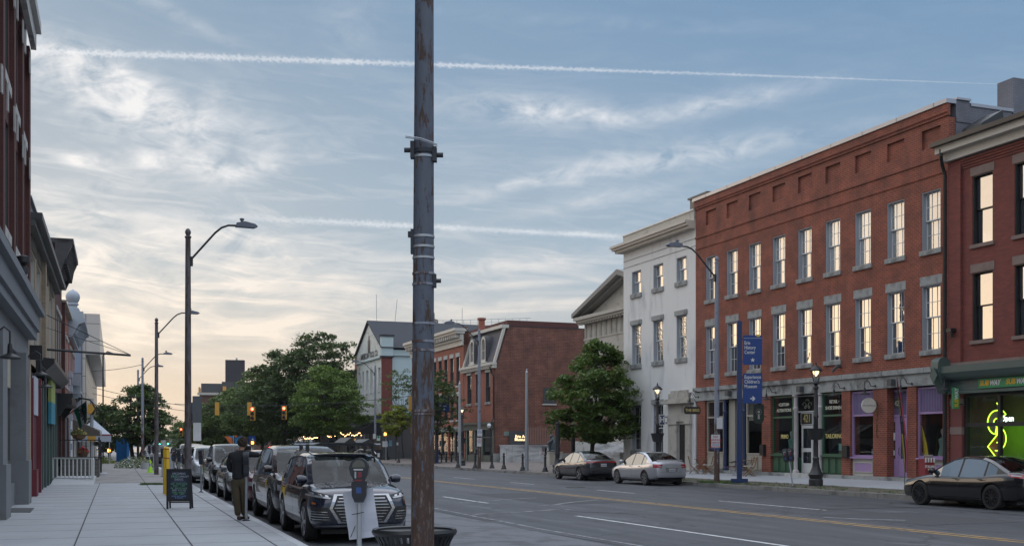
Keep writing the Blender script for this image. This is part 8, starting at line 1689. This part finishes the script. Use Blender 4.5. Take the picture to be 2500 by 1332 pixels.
tree('street_tree', 'bright green locust tree in front of the gabled building', PD(832, 122, .1), [(2.8, 2.0), (4.0, 4.2), (5.6, 4.9), (7.4, 4.3), (9.0, 3.0), (10.4, 1.2)], (-1.4, 0), 230, 95, .14, .85, .32, lfBright, .22, 13, trunks=[((0, 0), (-1.6, 0))], group=tg, limbs=28)
tree('street_tree', 'mid green tree left of the large dark one, above the signals', PD(640, 150, 0), [(2.0, 1.5), (3.5, 4.6), (6.2, 5.0), (9.0, 4.0), (11.6, 1.8)], (0, 0), 300, 60, .17, .9, .40, lfMid, .25, 17, group=tg)
tree('street_tree', 'mid green tree over the parked pickup, right of the distant tower', PD(575, 160, 0), [(1.6, 1.8), (3.2, 5.2), (5.8, 5.2), (8.0, 3.8), (9.6, 1.8)], (0, 0), 330, 60, .18, .95, .40, lfMid, .25, 19, group=tg)
tree('street_tree', 'low green tree at the foot of the distant brown brick block', PD(505, 170, 0), [(1.0, 1.4), (2.2, 3.2), (4.2, 3.6), (6.2, 2.6), (7.6, 1.2)], (0, 0), 260, 60, .18, .85, .40, lfMid, .2, 23, group=tg)
tree('street_tree', 'dark tree filling the gap under the large locust, left of the string lights', PD(690, 165, 0), [(1.5, 2.0), (3.0, 5.0), (5.5, 5.6), (8.5, 4.6), (11.0, 2.4)], (0, 0), 300, 60, .18, .95, .42, lfDark, .25, 29, group=tg)
tree('street_tree', 'tree partly hiding the left side of the gabled building', PD(880, 150, 0), [(2.5, 1.2), (4.0, 3.4), (6.5, 3.6), (9.0, 2.2), (10.5, .8)], (0, 0), 250, 60, .16, .85, .40, lfMid, .2, 31, group=tg)
tree('young_tree', 'small lime green young tree by the dark corner restaurant', PD(966, 107, .15), [(2.5, .5), (3.0, 1.7), (3.8, 1.9), (4.6, 1.3), (5.3, .4)], (.0, 0), 85, 55, .10, .42, .35, lfLime, .06, 37, limbs=10)
tree('young_tree', 'thin sparse tree in front of the gabled building just left of the big pole', PD(985, 112, .15), [(3.2, .6), (4.5, 1.7), (6.5, 2.0), (8.2, 1.5), (9.2, .5)], (-.3, 0), 60, 38, .10, .55, .35, lfMid, .08, 41, limbs=22)
tree('street_tree', 'dark sparse tree over the cafe tables just right of the big pole', PD(1062, 92, .2), [(2.7, .8), (3.6, 2.2), (5.0, 2.3), (6.4, 1.7), (7.6, .6)], (.35, 0), 120, 48, .10, .55, .38, lfDark, .09, 43, limbs=18)
tree('street_tree', 'far pale green tree down the hill beside the lake', PD(452, 230, -1), [(.5, 1.5), (2.0, 3.0), (5, 3.0), (7.4, 1.2)], (0, 0), 120, 40, .25, 1.0, .5, lfMid, .2, 47, group=tg)
tree('street_tree', 'dark tree at the far left behind the canopy tent', PD(268, 130, 0), [(1.0, 1.0), (2.5, 2.8), (4.5, 2.6), (6.2, 1.0)], (0, 0), 160, 50, .16, .8, .42, lfDark, .15, 53, group=tg)
# ================================================================== the person leaning over the meter
pp_ = PD(588, 24.35, .15)
per = thing('person', 'person from behind in black shirt and brown trousers leaning an arm on a parking meter', 'person', pp_, 0)
def skin(name, chains, mat, parent, lev=2, root=0):
    """chains: lists of (x,y,z,r); the first point of later chains joins the nearest existing vertex"""
    vs, es, rs = [], [], []
    for ch in chains:
        prev = None
        for k, (x, y, z, r) in enumerate(ch):
            hit = next((i for i, q in enumerate(vs) if (Vector(q)-Vector((x, y, z))).length < .002), None)
            if hit is None: vs.append((x, y, z)); rs.append(r); hit = len(vs)-1
            if prev is not None: es.append((prev, hit))
            prev = hit
    me = bpy.data.meshes.new('tmp'); me.from_pydata(vs, es, []); o = bpy.data.objects.new('tmp', me); COL.objects.link(o)
    s_ = o.modifiers.new('s', 'SKIN'); 
    for i, d in enumerate(me.skin_vertices[0].data): rr = rs[i] if isinstance(rs[i], tuple) else (rs[i], rs[i]); d.radius = rr; d.use_root = (i == root)
    s_.use_smooth_shade = True; q = o.modifiers.new('u', 'SUBSURF'); q.levels = lev; q.render_levels = lev
    m2 = evalmesh(o); bpy.data.objects.remove(o); m2.materials.clear(); m2.materials.append(mat); m2.polygons.foreach_set('use_smooth', [True]*len(m2.polygons)); m2.polygons.foreach_set('material_index', [0]*len(m2.polygons))
    r = bpy.data.objects.new(name, m2); COL.objects.link(r); r.parent = parent; return r
skn = M('skin', (.34, .19, .13), .6, var=.08); shirt = M('black_shirt', (.012, .013, .016), .85, var=.4, scale=9, bmp=.3); trou = M('brown_trousers', (.075, .058, .034), .9, var=.25, scale=7, bmp=.4); hairm = M('brown_hair', (.05, .033, .024), .85, var=.5, scale=18, bmp=.8); shoe = M('dark_shoe', (.04, .028, .022), .7)
pel = (-.04, 0, .93)
T = lambda *p: p
spine = [(-.04, 0, .93, .13), (-.05, .01, 1.08, .125), (-.06, .03, 1.25, .145), (-.06, .05, 1.40, .13), (-.03, .07, 1.48, .07), (.0, .10, 1.56, .055)]
head = [(.0, .10, 1.56, .055), (.01, .13, 1.62, .082), (.02, .14, 1.69, .085), (.015, .12, 1.75, .055)]
legL = [(-.04, 0, .93, .13), (-.11, .0, .82, .10), (-.09, -.03, .50, .062), (-.07, .0, .27, .055), (-.06, .02, .08, .04), (-.02, .12, .045, .035)]
legR = [(-.04, 0, .93, .13), (.05, .02, .82, .10), (.05, .06, .50, .062), (.04, .10, .27, .055), (.04, .13, .08, .04), (.07, .24, .045, .035)]
armR = [(-.06, .05, 1.40, .13), (.12, .07, 1.44, .065), (.24, .10, 1.425, .048), (.345, .16, 1.41, .042), (.24, .30, 1.44, .034), (.16, .33, 1.47, .028)]
armL = [(-.06, .05, 1.40, .13), (-.22, .06, 1.40, .068), (-.27, .07, 1.24, .05), (-.25, .10, 1.08, .043), (-.14, .25, 1.12, .034), (-.06, .32, 1.20, .028)]
skin('body', [spine+head[1:], legL, legR, armR, armL], skn, per)
def hand(w, d, curl):
    w = Vector(w); d = Vector(d).normalized(); side = d.cross(Vector((0, 0, 1))).normalized(); ch = [[(*w, .024), (*(w+d*.045), .030), (*(w+d*.085), .026)]]
    for i, (off, ln) in enumerate(((-.030, .060), (-.010, .072), (.010, .067), (.028, .052))):
        b0 = w+d*.085+side*off; b1 = b0+d*ln*.5+Vector((0, 0, -curl*.012)); b2 = b1+d*ln*.35+Vector((0, 0, -curl*.03)); ch.append([(*(w+d*.085), .026), (*b0, .010), (*b1, .009), (*b2, .008)])
    t0 = w+d*.03+side*.035; ch.append([(*(w+d*.045), .030), (*t0, .012), (*(t0+d*.035+side*.015), .010), (*(t0+d*.055+side*.008), .009)])
    return skin('hand', ch, skn, per, 1)
hand((.16, .33, 1.47), (-1, .25, .35), .8); hand((-.06, .32, 1.20), (.8, .2, .5), .8)
gr_ = lambda ch, g, a=0, b=None: [(x, y, z, r+g) for x, y, z, r in ch[a:b]]
sh = skin('shirt', [[(-.035, .0, .86, .165), (-.04, 0, .95, .158), (-.05, .01, 1.10, .148), (-.06, .03, 1.27, .162), (-.06, .05, 1.41, .145), (-.03, .07, 1.475, .085)], [(-.06, .05, 1.41, .145), (.12, .07, 1.445, .088), (.24, .10, 1.425, .068), (.35, .16, 1.41, .060), (.25, .29, 1.44, .052)], [(-.06, .05, 1.41, .145), (-.215, .06, 1.40, .088), (-.275, .07, 1.23, .070), (-.255, .10, 1.07, .060), (-.16, .22, 1.10, .052)]], shirt, per)
skin('trousers', [[(-.04, 0, .96, .150), (-.04, .0, .90, .15), (-.115, .0, .78, .112), (-.09, -.03, .50, .086), (-.075, .0, .27, .078), (-.065, .02, .10, .072)], [(-.04, .0, .90, .15), (.055, .02, .78, .112), (.055, .06, .50, .086), (.045, .10, .27, .078), (.045, .13, .10, .072)]], trou, per)
for (x, y, a) in ((-.055, .02, .35), (.05, .13, .25)):
    s_ = skin('shoe', [[(x, y-.05, .05, .048), (x+.02, y+.05, .05, .045), (x+.05, y+.17, .04, .040)]], shoe, per, 1)
rng = np.random.default_rng(3); hb = bmesh.new(); bmesh.ops.create_icosphere(hb, subdivisions=4, radius=1)
for v_ in hb.verts:
    q = v_.co.copy(); k = 1+.10*sin(q.x*9+q.z*7)*sin(q.y*8)+.07*sin(q.z*17+q.x*13)+random.uniform(-.05, .05); v_.co = Vector((q.x*.108*k, q.y*.115*k, q.z*.118*k))+Vector((.012, .105, 1.695))
hm_ = bpy.data.meshes.new('hair'); hb.to_mesh(hm_); hb.free(); hm_.materials.append(hairm); ho = bpy.data.objects.new('hair', hm_); COL.objects.link(ho); ho.parent = per
for s in (-1, 1): MB(skn).lathe([(.004, -.012), (.022, -.008), (.026, 0), (.018, .010), (.004, .012)], (.015+s*.096, .13, 1.64), 10, axis='x').build('ear', per, smooth=True)
nf = MB(skn); nf.prism([(-.014, 1.63), (.014, 1.63), (.008, 1.68), (-.008, 1.68)], .215, .245); nf.build('nose', per); MB(black).box(-.042, -.018, .222, .226, 1.685, 1.695).box(.030, .054, .222, .226, 1.685, 1.695).build('eyes', per); MB(M('lips', (.3, .11, .09), .6)).box(-.022, .030, .213, .217, 1.592, 1.602).build('mouth', per)
tag(MB(black).box(-.08, .08, -.04, .04, -.05, .05).lathe([(.045, .04), (.045, .12)], (0, 0, 0), 12, axis='y').build('camera_body', loc=pp_+Vector((.04, .42, 1.56))), 'small black camera held up in front of the leaning person', 'camera')
# ================================================================== evening haze between here and the far shore
m = bpy.data.materials.new('haze'); m.use_nodes = True; t = m.node_tree; t.nodes.clear(); o = t.nodes.new('ShaderNodeOutputMaterial'); pv = t.nodes.new('ShaderNodeVolumePrincipled')
pv.inputs['Color'].default_value = (.80, .86, .95, 1); pv.inputs['Density'].default_value = .00010; pv.inputs['Anisotropy'].default_value = .2; t.links.new(pv.outputs[0], o.inputs['Volume'])
q = MB(m); c8 = [LW(u, v, z) for z in (-13.5, 34) for u, v in ((-160, -1200), (-160, 2600), (3700, 2600), (3700, -1200))]; q.add(c8, [(3, 2, 1, 0), (4, 5, 6, 7), (0, 1, 5, 4), (1, 2, 6, 5), (2, 3, 7, 6), (3, 0, 4, 7)])
hz = q.build('haze'); hz['kind'] = 'stuff'; hz['label'] = 'thin evening haze over the street and the lake'
